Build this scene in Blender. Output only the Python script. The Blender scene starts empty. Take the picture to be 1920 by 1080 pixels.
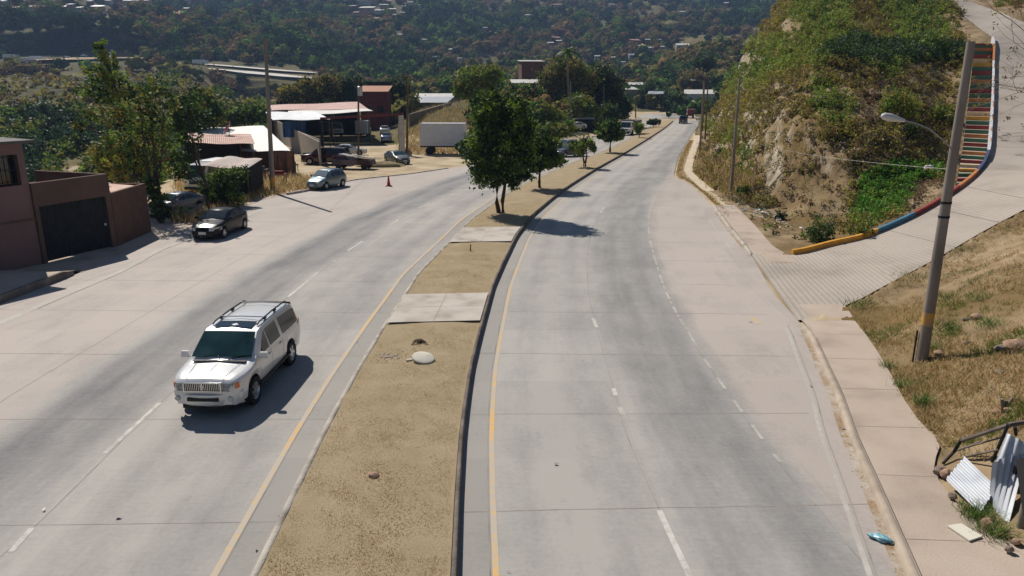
import bpy, math, random
import numpy as np
from mathutils import Vector, Matrix, noise
from mathutils.bvhtree import BVHTree
rng = np.random.default_rng(7)
random.seed(7)
SC = bpy.context.scene
COL = SC.collection
R = math.radians
HAZE = 0.0002
# ---------------------------------------------------------------- camera
FPX, CAMH, HOR = 1370.0, 8.2, 165.0
PIT = math.atan((540 - HOR) / FPX)
cp, sp = math.cos(PIT), math.sin(PIT)
cam = bpy.data.objects.new('camera', bpy.data.cameras.new('camera'))
COL.objects.link(cam)
cam.location = (0, 0, CAMH)
cam.rotation_euler = (R(90) - PIT, 0, 0)
cam.data.sensor_width = 36
cam.data.lens = 36 * FPX / 1920
cam.data.clip_end = 6000
SC.camera = cam
# ---------------------------------------------------------------- light
SUN_EL, SUN_DX, SUN_DY = 46, -0.57, 0.82
w = bpy.data.worlds.new('World'); SC.world = w; w.use_nodes = True
nt = w.node_tree
sky = nt.nodes.new('ShaderNodeTexSky'); sky.sky_type = 'NISHITA'; sky.sun_disc = False
sky.sun_elevation = R(SUN_EL); sky.sun_rotation = math.atan2(SUN_DX, SUN_DY)
sky.air_density = .8; sky.dust_density = 0.1; sky.ozone_density = 1.5
nt.links.new(sky.outputs[0], nt.nodes['Background'].inputs[0])
nt.nodes['Background'].inputs[1].default_value = 0.05
sun = bpy.data.objects.new('sun', bpy.data.lights.new('sun', 'SUN')); COL.objects.link(sun)
sun.data.energy = 5.0; sun.data.angle = R(0.55); sun.data.color = (1, 0.94, 0.85)
sd = Vector((SUN_DX * math.cos(R(SUN_EL)), SUN_DY * math.cos(R(SUN_EL)), math.sin(R(SUN_EL))))
sun.rotation_euler = sd.to_track_quat('Z', 'Y').to_euler()
sun.location = (0, 0, 60)
SC.view_settings.view_transform = 'Standard'; SC.view_settings.look = 'None'
SC.view_settings.exposure = 0.1; SC.view_settings.gamma = 1
SC.view_settings.use_curve_mapping = False
SC.render.engine = 'CYCLES'
SC.cycles.max_bounces = 5; SC.cycles.diffuse_bounces = 2; SC.cycles.glossy_bounces = 2
SC.cycles.transmission_bounces = 2; SC.cycles.transparent_max_bounces = 8; SC.cycles.volume_bounces = 0
SC.cycles.use_adaptive_sampling = True; SC.cycles.adaptive_threshold = 0.02
SC.cycles.use_denoising = True
SC.cycles.caustics_reflective = False; SC.cycles.caustics_refractive = False

# ---------------------------------------------------------------- photo measurements -> places
def ray(x, y):
    X = (x - 960) / FPX; Y = (540 - y) / FPX
    return np.array([X, cp + sp * Y, -sp + cp * Y])
def G(x, y, z=0.0):                 # point at height z seen at a measured photo position
    d = ray(x, y); t = (z - CAMH) / d[2]
    return np.array([d[0] * t, d[1] * t, z])
def P(x, y, Y):                     # point at distance Y ahead
    d = ray(x, y); t = Y / d[1]
    return np.array([d[0] * t, Y, CAMH + d[2] * t])
def S(r, g, b):                     # sRGB bytes -> linear
    f = lambda c: (c / 255) / 12.92 if c / 255 <= .04045 else ((c / 255 + .055) / 1.055) ** 2.4
    return (f(r), f(g), f(b))

# ---------------------------------------------------------------- materials
def node(t, kind, **kw):
    n = t.nodes.new(kind)
    for k, v in kw.items(): setattr(n, k, v)
    return n
MATS = {}
def pmat(name, cols, scale=1.0, rough=.85, metal=0.0, bump=0.0, bscale=None, detail=6, spec=.3, coat=0, trans=0.0,
         stretch=None, emis=None, coord='Object', nrough=.55, contrast=.28, alpha=1):
    if name in MATS: return MATS[name]
    m = bpy.data.materials.new(name); m.use_nodes = True; t = m.node_tree; L = t.links
    b = t.nodes['Principled BSDF']
    b.inputs['Roughness'].default_value = rough; b.inputs['Metallic'].default_value = metal
    b.inputs['Specular IOR Level'].default_value = spec
    b.inputs['Coat Weight'].default_value = coat
    if coat: b.inputs['Coat Roughness'].default_value = .06
    if len(cols) == 1 or isinstance(cols[0], float):
        c = cols if isinstance(cols[0], float) else cols[0]
        b.inputs['Base Color'].default_value = (*c, 1)
        src = None
    if not isinstance(cols[0], float) and len(cols) > 1 or bump:
        tc = node(t, 'ShaderNodeTexCoord'); mp = node(t, 'ShaderNodeMapping')
        L.new(tc.outputs[coord], mp.inputs[0])
        if stretch: mp.inputs['Scale'].default_value = stretch
    if not isinstance(cols[0], float) and len(cols) > 1:
        n1 = node(t, 'ShaderNodeTexNoise'); n1.inputs['Scale'].default_value = scale
        n1.inputs['Detail'].default_value = detail; n1.inputs['Roughness'].default_value = nrough
        L.new(mp.outputs[0], n1.inputs['Vector'])
        r = node(t, 'ShaderNodeValToRGB'); e = r.color_ramp.elements
        k = len(cols); lo, hi = .5 - contrast / 2 * 1.2, .5 + contrast / 2 * 1.2
        e[0].position = lo; e[0].color = (*cols[0], 1); e[1].position = hi; e[1].color = (*cols[-1], 1)
        for i in range(1, k - 1):
            q = e.new(lo + (hi - lo) * i / (k - 1)); q.color = (*cols[i], 1)
        L.new(n1.outputs[0], r.inputs[0]); L.new(r.outputs[0], b.inputs['Base Color'])
        src = r
    if bump:
        n2 = node(t, 'ShaderNodeTexNoise'); n2.inputs['Scale'].default_value = bscale or scale * 4
        n2.inputs['Detail'].default_value = 5
        L.new(mp.outputs[0], n2.inputs['Vector'])
        bp = node(t, 'ShaderNodeBump'); bp.inputs['Strength'].default_value = min(1, bump); bp.inputs['Distance'].default_value = .05
        L.new(n2.outputs[0], bp.inputs['Height']); L.new(bp.outputs[0], b.inputs['Normal'])
    if trans:
        tr = node(t, 'ShaderNodeBsdfTranslucent'); mx = node(t, 'ShaderNodeMixShader'); mx.inputs[0].default_value = trans
        if src: L.new(src.outputs[0], tr.inputs[0])
        else: tr.inputs[0].default_value = b.inputs['Base Color'].default_value
        L.new(b.outputs[0], mx.inputs[1]); L.new(tr.outputs[0], mx.inputs[2])
        L.new(mx.outputs[0], t.nodes['Material Output'].inputs[0])
    if emis: b.inputs['Emission Color'].default_value = (*emis, 1); b.inputs['Emission Strength'].default_value = 1
    MATS[name] = m
    return m
def leafm(name, r, g, b, trans=.36, spec=.25):
    c = S(r, g, b); return pmat(name, [tuple(x * .72 for x in c), c, tuple(min(1, x * 1.3) for x in c)], scale=.9, rough=.6 if spec else 1, spec=spec, trans=trans, detail=3)

# ---------------------------------------------------------------- meshes and scene tree
def link(o, parent=None):
    COL.objects.link(o)
    if parent is not None: o.parent = parent
    return o
def tag(o, label=None, cat=None, group=None, kind=None):
    if label: o['label'] = label
    if cat: o['category'] = cat
    if group: o['group'] = group
    if kind: o['kind'] = kind
    return o
def thing(name, label, cat, loc=(0, 0, 0), rz=0, group=None):
    o = bpy.data.objects.new(name, None); o.empty_display_size = .3; link(o)
    o.location = loc; o.rotation_euler = (0, 0, rz)
    return tag(o, label, cat, group)
def raw_mesh(name, V, F, mats, mi=None, smooth=False, uv=None):
    me = bpy.data.meshes.new(name)
    V = np.asarray(V, dtype=np.float32).reshape(-1, 3); F = np.asarray(F, dtype=np.int32)
    k = F.shape[1]; n = len(F)
    me.vertices.add(len(V)); me.vertices.foreach_set('co', V.ravel())
    me.loops.add(n * k); me.loops.foreach_set('vertex_index', F.ravel())
    me.polygons.add(n); me.polygons.foreach_set('loop_start', np.arange(0, n * k, k, dtype=np.int32))
    for m in mats: me.materials.append(m)
    if mi is not None: me.polygons.foreach_set('material_index', np.asarray(mi, dtype=np.int32))
    if uv is not None:
        u = me.uv_layers.new(name='UVMap'); u.data.foreach_set('uv', np.asarray(uv, dtype=np.float32)[F.ravel()].ravel())
    if smooth: me.polygons.foreach_set('use_smooth', np.ones(n, dtype=bool))
    me.update(); me.validate()
    return me
def mesh_obj(name, me, parent=None, loc=None):
    o = bpy.data.objects.new(name, me); link(o, parent)
    if loc is not None: o.location = loc
    return o
class MB:
    def __init__(s): s.v = []; s.f = []; s.m = []
    def add(s, V, F, mi=0):
        b = len(s.v); s.v.extend([tuple(map(float, q)) for q in V]); s.f.extend([tuple(b + i for i in f) for f in F]); s.m.extend([mi] * len(F)); return s
    def box(s, c, d, rz=0, mi=0, M=None, taper=1.0):
        x, y, z = [q / 2 for q in d]; V = []
        for k in (-1, 1):
            tp = taper if k == 1 else 1
            for i, j in ((-1, -1), (1, -1), (1, 1), (-1, 1)): V.append(Vector((i * x * tp, j * y * tp, k * z)))
        m = M if M is not None else Matrix.Rotation(rz, 3, 'Z')
        V = [m @ q + Vector(c) for q in V]
        return s.add(V, [(3, 2, 1, 0), (4, 5, 6, 7), (0, 1, 5, 4), (1, 2, 6, 5), (2, 3, 7, 6), (3, 0, 4, 7)], mi)
    def tube(s, pts, rad, n=8, mi=0, cap=True):
        pts = [Vector(p) for p in pts]
        if not hasattr(rad, '__len__'): rad = [rad] * len(pts)
        V = []; up = Vector((0, 0, 1))
        for i, p in enumerate(pts):
            d = (pts[min(i + 1, len(pts) - 1)] - pts[max(i - 1, 0)]).normalized()
            a = d.cross(up)
            if a.length < 1e-3: a = d.cross(Vector((1, 0, 0)))
            a.normalize(); b = a.cross(d).normalized()
            for k in range(n):
                t = 2 * math.pi * k / n
                V.append(p + (a * math.cos(t) + b * math.sin(t)) * rad[i])
        F = []
        for i in range(len(pts) - 1):
            for k in range(n):
                k2 = (k + 1) % n; F.append((i * n + k, i * n + k2, (i + 1) * n + k2, (i + 1) * n + k))
        if cap: F.append(tuple(range(n))[::-1]); F.append(tuple((len(pts) - 1) * n + k for k in range(n)))
        return s.add(V, F, mi)
    def lathe(s, prof, n=24, M=Matrix.Identity(4), mi=0):     # prof (r,h) about local z
        V = []; F = []
        for r, h in prof:
            for k in range(n):
                t = 2 * math.pi * k / n; V.append(M @ Vector((r * math.cos(t), r * math.sin(t), h)))
        for i in range(len(prof) - 1):
            for k in range(n):
                k2 = (k + 1) % n; F.append((i * n + k, i * n + k2, (i + 1) * n + k2, (i + 1) * n + k))
        return s.add(V, F, mi)
    def quad(s, a, b, c, d, mi=0): return s.add([a, b, c, d], [(0, 1, 2, 3)], mi)
    def slab(s, a, b, c, d, th, mi=0):       # quad with thickness (downwards)
        V = [Vector(q) for q in (a, b, c, d)]; n = (V[1] - V[0]).cross(V[3] - V[0]).normalized()
        if n.z < 0: n = -n
        W = [q - n * th for q in V]
        return s.add(V + W, [(0, 1, 2, 3), (7, 6, 5, 4), (0, 4, 5, 1), (1, 5, 6, 2), (2, 6, 7, 3), (3, 7, 4, 0)], mi)
    def wall(s, a, b, z0, z1, th=.15, mi=0, z1b=None):    # upright wall a->b
        a = Vector((a[0], a[1], 0)); b = Vector((b[0], b[1], 0)); d = (b - a).normalized(); n = Vector((-d.y, d.x, 0)) * th / 2
        z1b = z1 if z1b is None else z1b
        V = []
        for q, t in ((a, z1), (b, z1b)):
            for sg in (-1, 1):
                for z in (z0, t): V.append(Vector((q.x + n.x * sg, q.y + n.y * sg, z)))
        return s.add(V, [(0, 1, 3, 2), (4, 6, 7, 5), (0, 4, 5, 1), (2, 3, 7, 6), (1, 5, 7, 3), (0, 2, 6, 4)], mi)
    def build(s, name, mats, parent=None, smooth=None, org=None, loc=None):
        if not isinstance(mats, (list, tuple)): mats = [mats]
        me = bpy.data.meshes.new(name)
        V = s.v
        if org is not None: V = [(x - org[0], y - org[1], z - org[2]) for x, y, z in V]
        me.from_pydata(V, [], s.f)
        for m in mats: me.materials.append(m)
        if len(mats) > 1: me.polygons.foreach_set('material_index', s.m)
        if smooth:
            me.polygons.foreach_set('use_smooth', [True] * len(s.f)); me.update(); me.set_sharp_from_angle(angle=R(smooth))
        me.update()
        return mesh_obj(name, me, parent, loc)
def struct(o, kind='structure'): o['kind'] = kind; return o
def px_poly(pts): return np.array([G(*p) for p in pts])

# ---------------------------------------------------------------- road edges, all as x(y)
ML = px_poly([(472, 1080), (577, 865), (607, 805), (665, 700), (722, 607), (765, 542), (780, 517), (845, 452), (880, 415), (935, 375), (980, 347), (1020, 330), (1070, 308), (1120, 290), (1155, 275), (1190, 255), (1222, 237), (1250, 222)])
MR = px_poly([(859, 1080), (864, 935), (871, 820), (877, 765), (887, 695), (902, 632), (927, 540), (947, 495), (970, 447), (1000, 407), (1037, 375), (1067, 352), (1122, 317), (1170, 290), (1215, 262), (1245, 242), (1262, 228), (1266, 222)])
LO = px_poly([(0, 570), (162, 507), (240, 467), (300, 448), (370, 423), (505, 370), (567, 362), (597, 354), (665, 337), (761, 328), (880, 310), (935, 300), (1000, 285), (1060, 270), (1130, 252), (1190, 232), (1200, 222)])
RR = px_poly([(1700, 1080), (1655, 972), (1617, 882), (1590, 820), (1567, 747), (1537, 680), (1512, 622), (1495, 600), (1450, 552), (1407, 477), (1365, 427), (1335, 385), (1310, 360), (1290, 342), (1262, 332), (1270, 297), (1292, 260), (1309, 235), (1311, 222)])
SO = px_poly([(2100, 1130), (1920, 1041), (1870, 1024), (1814, 971), (1767, 927), (1744, 880), (1768, 840), (1730, 808), (1695, 760), (1670, 710), (1647, 670), (1615, 622), (1585, 572), (1480, 476), (1450, 467), (1415, 425), (1385, 395), (1357, 368), (1330, 354), (1316, 340), (1297, 321), (1302, 298), (1312, 259), (1316, 240), (1320, 222)])
def ext(A, slope0=None):
    s0 = (A[1, 0] - A[0, 0]) / (A[1, 1] - A[0, 1])
    if slope0 is not None: s0 = slope0
    return np.vstack([[A[0, 0] - s0 * (A[0, 1] + 40), -40, 0], A])
ML, MR, RR = ext(ML), ext(MR), ext(RR)
LO = ext(LO, 0.02); SO = ext(SO, -.2)
def smooth_x(A):
    ys = A[:, 1]; xs = A[:, 0]
    def f(y):
        y = np.asarray(y, float); acc = 0; wsum = 0
        h = np.clip(y * .03, .3, 4)
        for k, w_ in ((-1, 1), (-.5, 2), (0, 2), (.5, 2), (1, 1)):
            acc = acc + w_ * np.interp(y + k * h, ys, xs); wsum += w_
        return acc / wsum
    return f
fML, fMR, fLO, fRR, fSO = map(smooth_x, (ML, MR, LO, RR, SO))
YEND = 196.0
YS = np.unique(np.concatenate([np.linspace(-40, 8, 9), np.linspace(8, 60, 131), np.linspace(60, YEND, 110)]))
# ---------------------------------------------------------------- ramp (the side street that climbs to the right)
RAMP = [(G(1408, 477), G(1495, 602)), (G(1487, 478), G(1590, 571)), (G(1560, 461, .25), G(1660, 535, .2)), (G(1632, 443, .6), G(1760, 482, .7)),
        (G(1722, 403, 1.3), G(1850, 430, 1.4)), (G(1790, 362, 2.2), G(1920, 393, 2.2)), (G(1835, 325, 3.0), G(2010, 345, 3.2)), (P(1855, 290, 50), P(2090, 300, 47)),
        (P(1860, 240, 56), P(2110, 240, 54)), (P(1863, 180, 64), P(2070, 170, 64)), (P(1864, 120, 73), P(1990, 100, 76)), (P(1862, 75, 80), P(1935, 50, 86)),
        (P(1832, 50, 88), P(1872, 22, 98)), (P(1768, 0, 108), P(1817, 0, 118)), (P(1730, -30, 125), P(1770, -35, 135)), (P(1690, -60, 145), P(1720, -60, 155))]
def catmull(pts, n):
    pts = [np.array(p, float) for p in pts]; out = []
    for i in range(len(pts) - 1):
        p0, p1, p2, p3 = pts[max(i - 1, 0)], pts[i], pts[i + 1], pts[min(i + 2, len(pts) - 1)]
        for k in range(n):
            t = k / n
            out.append(.5 * ((2 * p1) + (-p0 + p2) * t + (2 * p0 - 5 * p1 + 4 * p2 - p3) * t * t + (-p0 + 3 * p1 - 3 * p2 + p3) * t ** 3))
    out.append(pts[-1]); return np.array(out)
RL = catmull([a for a, b in RAMP], 6); RRt = catmull([b for a, b in RAMP], 6)
NL = 12
rampV = np.array([[RL[i] * (1 - k / NL) + RRt[i] * (k / NL) for k in range(NL + 1)] for i in range(len(RL))])
cum = np.concatenate([[0], np.cumsum(np.linalg.norm(np.diff((RL + RRt) / 2, axis=0), axis=1))])
def grid_mesh(name, V3, mats, uv=None, flip=False, smooth=True, mi=None):
    a, b = V3.shape[:2]; idx = np.arange(a * b).reshape(a, b)
    F = np.stack([idx[:-1, :-1], idx[:-1, 1:], idx[1:, 1:], idx[1:, :-1]], -1).reshape(-1, 4)
    if flip: F = F[:, ::-1]
    return raw_mesh(name, V3.reshape(-1, 3), F, mats, mi, smooth, None if uv is None else uv.reshape(-1, 2))

# ---------------------------------------------------------------- terrain: lines running away from the viewer, each a list of (distance, photo row) or fixed points
def col(px, *pts):
    out = []
    for q in pts:
        Y, py, n = q[0], q[1], q[2] if len(q) > 2 else 0
        if isinstance(py, str): z = float(py); x = P(px, 300, Y)[0]; out.append((x, Y, z, n))
        else: p = P(px, py, Y); out.append((p[0], Y, p[2], n))
    t = P(px, 300, 10)[0] / 10
    first = out[0]
    if first[1] > 11: out.insert(0, (t * 10, 10, 0 if first[2] < 3 else 0, 0))
    out.insert(0, (t * 55, -60, 0, 0))
    return np.array(out)
Z = '0'
far = [(1500, -120, 6), (2200, -260, 6)]
C = [
 (-900, col(-900, (30, Z), (60, '-4', 1), (120, '-6', 2), (250, 165, 3), (420, 110, 3), (600, 20, 3), (800, -60, 5), *far)),
 (-300, col(-300, (45, Z), (60, '-5', 1), (120, '-9', 2), (220, 165, 3), (330, 150, 3), (470, 112, 1), (486, 106, 1), (500, 40, 4), (560, 20, 3), (800, -30, 5), *far)),
 (0, col(0, (45, Z), (56, '-4', 1), (90, '-8', 1.5), (140, 235, 2), (190, 175, 1.5), (250, 146, 1), (330, 150, 2), (395, 128, .6), (470, 108, .4), (484, 106, .6), (489, 42, 3), (560, 26, 2), (750, 0, 4), (950, -30, 6), *far)),
 (130, col(130, (46, Z), (58, '-3', 1), (90, '-7', 1.5), (140, 225, 2), (190, 175, 1.5), (250, 142, 1), (330, 150, 2), (395, 128, .5), (470, 106, .4), (484, 104, .6), (489, 42, 3), (560, 28, 2), (750, 2, 4), (950, -30, 6), *far)),
 (260, col(260, (60, Z), (75, '-2', 1), (110, '-5', 1.5), (150, 215, 1.5), (200, 170, 1.2), (260, 136, 1), (330, 150, 2), (400, 124, 1), (470, 110, 1), (486, 104, 1), (493, 62, 3), (560, 45, 4), (800, 5, 6), (1000, -30, 6), *far)),
 (360, col(360, (90, Z), (110, '-2', 1), (150, 205, 1), (210, 165, 1), (255, 150, 1), (330, 165, 2), (400, 126, 1), (440, 118, .5), (480, 114, 1), (500, 90, 4), (600, 60, 5), (800, 10, 6), (1000, -25, 6), *far)),
 (450, col(450, (110, Z), (130, '-2', 1), (160, 215, 1), (200, 192, 1), (240, 185, 1), (330, 200, 2), (395, 188, 1.5), (404, 150, .5), (430, 126, .3), (460, 120, 1), (500, 100, 4), (620, 50, 5), (800, 10, 6), (1000, -25, 6), *far)),
 (560, col(560, (130, Z), (150, '-2', 1), (200, 215, 1.5), (300, 205, 2), (380, 190, 2), (397, 158, .5), (425, 136, .3), (450, 128, 1), (520, 98, 4), (640, 50, 5), (820, 8, 6), (1000, -25, 6), *far)),
 (690, col(690, (150, Z), (170, '-2', 1), (230, 215, 1.5), (300, 195, 2), (380, 165, 2), (470, 135, 2), (620, 85, 5), (760, 35, 5), (900, 5, 6), (1050, -20, 6), *far)),
 (752, col(752, (100, '0'), (130, '.3', .1), (150, '1', .5), (230, 208, 1.5), (300, 190, 2), (380, 165, 2), (470, 140, 2), (620, 90, 5), (760, 42, 5), (900, 5, 6), (1050, -20, 6), *far)),
 (768, col(768, (98, '0'), (102, 262, .3), (112, 246, .4), (122, 236, .4), (142, 215, .5), (180, 210, 1), (260, 200, 2), (380, 165, 2), (480, 140, 2), (620, 95, 5), (760, 45, 5), (900, 8, 6), (1050, -20, 6), *far)),
 (800, col(800, (99, '0'), (103, 266, .4), (115, 235, .5), (128, 212, .5), (142, 203, .5), (180, 208, 1), (260, 200, 2), (380, 165, 2), (480, 140, 2), (620, 95, 5), (760, 45, 5), (900, 8, 6), (1050, -20, 6), *far)),
 (880, col(880, (98, '0'), (103, 262, .4), (115, 228, .5), (130, 200, .5), (150, 190, .7), (200, 195, 1), (280, 185, 2), (380, 162, 2), (480, 140, 3), (620, 98, 5), (760, 50, 5), (900, 12, 6), (1050, -15, 6), *far)),
 (960, col(960, (104, '0'), (112, 255, .5), (130, 225, .6), (160, 200, 1), (210, 195, 1), (280, 180, 2), (380, 158, 2), (480, 136, 3), (620, 100, 5), (760, 58, 5), (900, 18, 6), (1080, -15, 6), *far)),
 (1100, col(1100, (135, '0'), (150, 235, .5), (180, 215, 1), (240, 200, 1), (300, 182, 1.5), (380, 160, 2), (480, 132, 3), (620, 98, 5), (760, 60, 5), (900, 22, 6), (1080, -15, 6), *far)),
 (1190, col(1190, (262, '0'), (280, 196, 1), (330, 182, 1.5), (400, 160, 2), (480, 132, 3), (620, 96, 5), (760, 60, 5), (900, 25, 6), (1080, -12, 6), *far)),
 (1280, col(1280, (250, '0'), (275, 203, .5), (300, 192, .5), (330, 186, 1), (400, 162, 2), (480, 135, 3), (620, 94, 5), (760, 55, 5), (900, 25, 6), (1080, -12, 6), *far)),
 (1325, col(1325, (205, '0'), (235, 214, .5), (285, 196, .4), (330, 186, 1), (400, 150, 2), (480, 130, 3), (620, 90, 5), (760, 55, 5), (900, 25, 6), (1080, -12, 6), *far)),
 (1345, col(1345, (60, '0'), (66, 330, .4), (85, 285, .6), (110, 240, .7), (150, 208, .8), (190, 200, .8), (240, 210, 1), (330, 190, 1), (400, 155, 2), (480, 130, 3), (620, 92, 5), (760, 55, 5), (900, 22, 6), (1080, -12, 6), *far)),
 (1390, col(1390, (54, '0'), (59, 352, .4), (67, 300, .7), (80, 235, .8), (100, 175, .8), (125, 118, .8), (145, 108, .8), (175, 130, 1), (250, 165, 2), (350, 160, 2), (480, 130, 3), (620, 85, 5), (760, 50, 5), (900, 22, 6), (1080, -12, 6), *far)),
 (1435, col(1435, (46.5, '0'), (51, 392, .3), (56.5, 350, .5), (60, 280, .8), (70, 205, .8), (88, 130, .8), (110, 68, .8), (128, 50, .8), (160, 75, 1), (250, 120, 2), (350, 130, 2), (480, 112, 3), (620, 80, 5), (760, 45, 5), (900, 20, 6), (1080, -12, 6), *far)),
 (1480, col(1480, (41, '0'), (46, 418, .2), (50, 392, .3), (53, 330, .8), (56, 262, .8), (64, 190, .8), (80, 105, .8), (100, 30, .8), (118, -8, .8), (140, -10, 1), (200, 20, 2), (350, 70, 2), (620, 40, 5), (900, 10, 6), (1080, -12, 6), *far)),
 (1560, col(1560, (39.5, '0'), (43.5, 425, .2), (47, 400, .4), (50, 330, .9), (54, 250, .9), (60, 180, .8), (72, 95, .8), (88, 25, .8), (110, -40, .8), (140, -60, 1), (200, -20, 2), (350, 30, 2), (900, -20, 6), (1080, -40, 6), *far)),
 (1640, col(1640, (40.5, '.1'), (43, 424, .2), (46.5, 385, .4), (50, 315, .7), (54, 240, .7), (60, 180, .6), (72, 105, .6), (88, 40, .7), (110, -20, .8), (140, -50, 1), (350, 30, 2), (900, -20, 6), (1080, -40, 6), *far)),
 (1720, col(1720, (41, '.9'), (44, 395, .2), (48, 345, .4), (53, 270, .5), (60, 200, .5), (70, 130, .5), (84, 72, .5), (100, 35, .6), (125, -10, .8), (160, -40, 1), (350, 0, 2), (900, -20, 6), (1080, -40, 6), *far)),
 (1780, col(1780, (12, '.1', .1), (25, '1', .1), (41, '1.8'), (46, 372, .1), (50, 330, .3), (57, 262, .4), (66, 185, .4), (76, 115, .4), (88, 62, .4), (106, 8, .5), (130, -30, .8), (170, -50, 1), (350, -20, 2), (1080, -60, 6), *far)),
 (1850, col(1850, (11.6, '.12', .05), (16, '.5', .1), (26, '1.3', .1), (40, '2.0'), (50, '3.8'), (57, '5.4'), (65, '8'), (74, '10.8'), (82, '13.4', .1), (95, '17', .2), (115, 5, .5), (140, -30, .8), (170, -50, 1), (350, -20, 2), (1080, -60, 6), *far)),
 (1920, col(1920, (11.2, '.14', .05), (16, '.9', .1), (26, '1.8', .12), (38, '2.1', .05), (50, '3.9'), (57, '5.5'), (65, '8'), (76, '11'), (88, '15', .1), (105, '20', .3), (130, '27', .8), (170, '36', 1), (350, -20, 2), (1080, -60, 6), *far)),
 (2150, col(2150, (10, '.5', .1), (16, '2', .15), (26, '3', .15), (38, '3.5', .1), (50, '5'), (57, '6'), (65, '9', .1), (76, '13', .3), (88, '18', .3), (105, '24', .5), (130, '30', .8), (170, '38', 1), (350, -20, 2), (1080, -60, 6), *far)),
 (2700, col(2700, (6, '1', .1), (16, '5', .2), (26, '8', .3), (38, '10', .3), (50, '12'), (65, '16', .3), (88, '24', .5), (130, '34', .8), (170, '42', 1), (350, -20, 2), (1080, -60, 6), *far)),
]
TY = np.unique(np.concatenate([np.linspace(-60, 6, 12), np.arange(6, 30, .45), np.arange(30, 66, .4), np.arange(66, 130, .9), np.geomspace(130, 520, 110), np.geomspace(520, 2200, 70), np.arange(474, 506, 2.0), np.arange(390, 410, 2.0)]))
cps = [c[0] for c in C]
colX = np.array([np.interp(TY, c[1][:, 1], c[1][:, 0]) for c in C])
colZ = np.array([np.interp(TY, c[1][:, 1], c[1][:, 2]) for c in C])
colN = np.array([np.interp(TY, c[1][:, 1], c[1][:, 3]) for c in C])
cc = np.unique(np.concatenate([np.linspace(-900, 0, 46), np.arange(0, 1300, 8.0), np.arange(1300, 1980, 5.0), np.linspace(1980, 2700, 40)]))
def lerpc(A):
    out = np.empty((len(cc), len(TY)))
    for j in range(len(TY)): out[:, j] = np.interp(cc, cps, A[:, j])
    return out
X, Zt, N = lerpc(colX), lerpc(colZ), lerpc(colN)
Yg = np.tile(TY, (len(cc), 1))
# soften kinks along each line
for _ in range(2):
    Zt[:, 1:-1] = .25 * Zt[:, :-2] + .5 * Zt[:, 1:-1] + .25 * Zt[:, 2:]
    Zt[1:-1] = .25 * Zt[:-2] + .5 * Zt[1:-1] + .25 * Zt[2:]
nz = np.zeros_like(Zt)
BIG = np.clip((Yg - 280) / 250, 0, 1) * (N > 2)
for i in range(len(cc)):
    for j in range(len(TY)):
        a = N[i, j]
        if a > .01:
            y = TY[j]; s = .22 if y < 62 else (.09 if y < 200 else .022)
            q = Vector((X[i, j] * s, y * s, Zt[i, j] * s * 1.5))
            if BIG[i, j] > 0: nz[i, j] += BIG[i, j] * 17 * (noise.noise(Vector((X[i, j] * .011, y * .006, 3))) + .55 * noise.noise(Vector((X[i, j] * .027, y * .018, 8))))
            nz[i, j] += (.28 * noise.ridged_multi_fractal(Vector((X[i, j] * .9, y * .9, Zt[i, j] * .25)), 1.0, 2.0, 3, 1.0, 2.0) - .5 if (a > .75 and y < 66) else 0) + a * (noise.fractal(q, 1.0, 2.1, 4) * .9 + (noise.ridged_multi_fractal(q * 1.7, 1.0, 2.0, 3, 1.0, 2.0) - 1.2) * .25)
Zt = Zt + nz
# embankments meet flat ground and the ramp
def inside_flat(x, y):
    lo = np.where(y < 58, fLO(y) - 3.0, fLO(y) - .5); hi = fSO(y)
    d = np.maximum(lo - x, x - hi)
    return d
d = inside_flat(X, Yg)
flatzone = (Yg < 262)
kerbz = np.where((X > fRR(Yg)) & (Yg < 60), .06, -.06)
wgt = np.clip(1 - d / 1.6, 0, 1) * flatzone
wgt = np.where(Yg > 205, wgt * np.clip(1 - (Yg - 205) / 30, 0, 1), wgt)
Zt = Zt * (1 - wgt) + kerbz * wgt
rs = rampV.reshape(-1, 3)
STL = catmull([P(x_, y_, Y_) for x_, y_, Y_ in [(1788, 372, 45.0), (1800, 310, 51.5), (1808, 250, 57.5), (1815, 190, 63.5), (1822, 130, 71.5), (1828, 82, 79)]], 8)
STR = catmull([P(x_, y_, Y_) for x_, y_, Y_ in [(1830, 345, 46.5), (1851, 300, 50.5), (1857, 245, 56.2), (1860, 185, 63.4), (1861, 125, 72.2), (1861, 82, 79)]], 8)
stz = (STL[:, 2] + STR[:, 2]) / 2
stairV = np.array([[(STL[i, 0] * (1 - k / 6) + STR[i, 0] * k / 6, STL[i, 1] * (1 - k / 6) + STR[i, 1] * k / 6, stz[i] - .3) for k in range(7)] for i in range(len(stz))])
dense = np.concatenate([np.concatenate([rampV, (rampV[:, :-1] + rampV[:, 1:]) / 2], 1).reshape(-1, 3), stairV.reshape(-1, 3)])
stairbvh = BVHTree.FromPolygons([tuple(p) for p in stairV.reshape(-1, 3)], [(i * 7 + k, i * 7 + k + 1, (i + 1) * 7 + k + 1, (i + 1) * 7 + k) for i in range(len(stz) - 1) for k in range(6)])
near = (X > 8) & (Yg > 22) & (Yg < 165)
ii = np.argwhere(near)
T = np.stack([X[near], Yg[near]], 1)
rampbvh = BVHTree.FromPolygons([tuple(p) for p in rs], [(i * (NL + 1) + k, i * (NL + 1) + k + 1, (i + 1) * (NL + 1) + k + 1, (i + 1) * (NL + 1) + k) for i in range(len(RL) - 1) for k in range(NL)])
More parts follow.
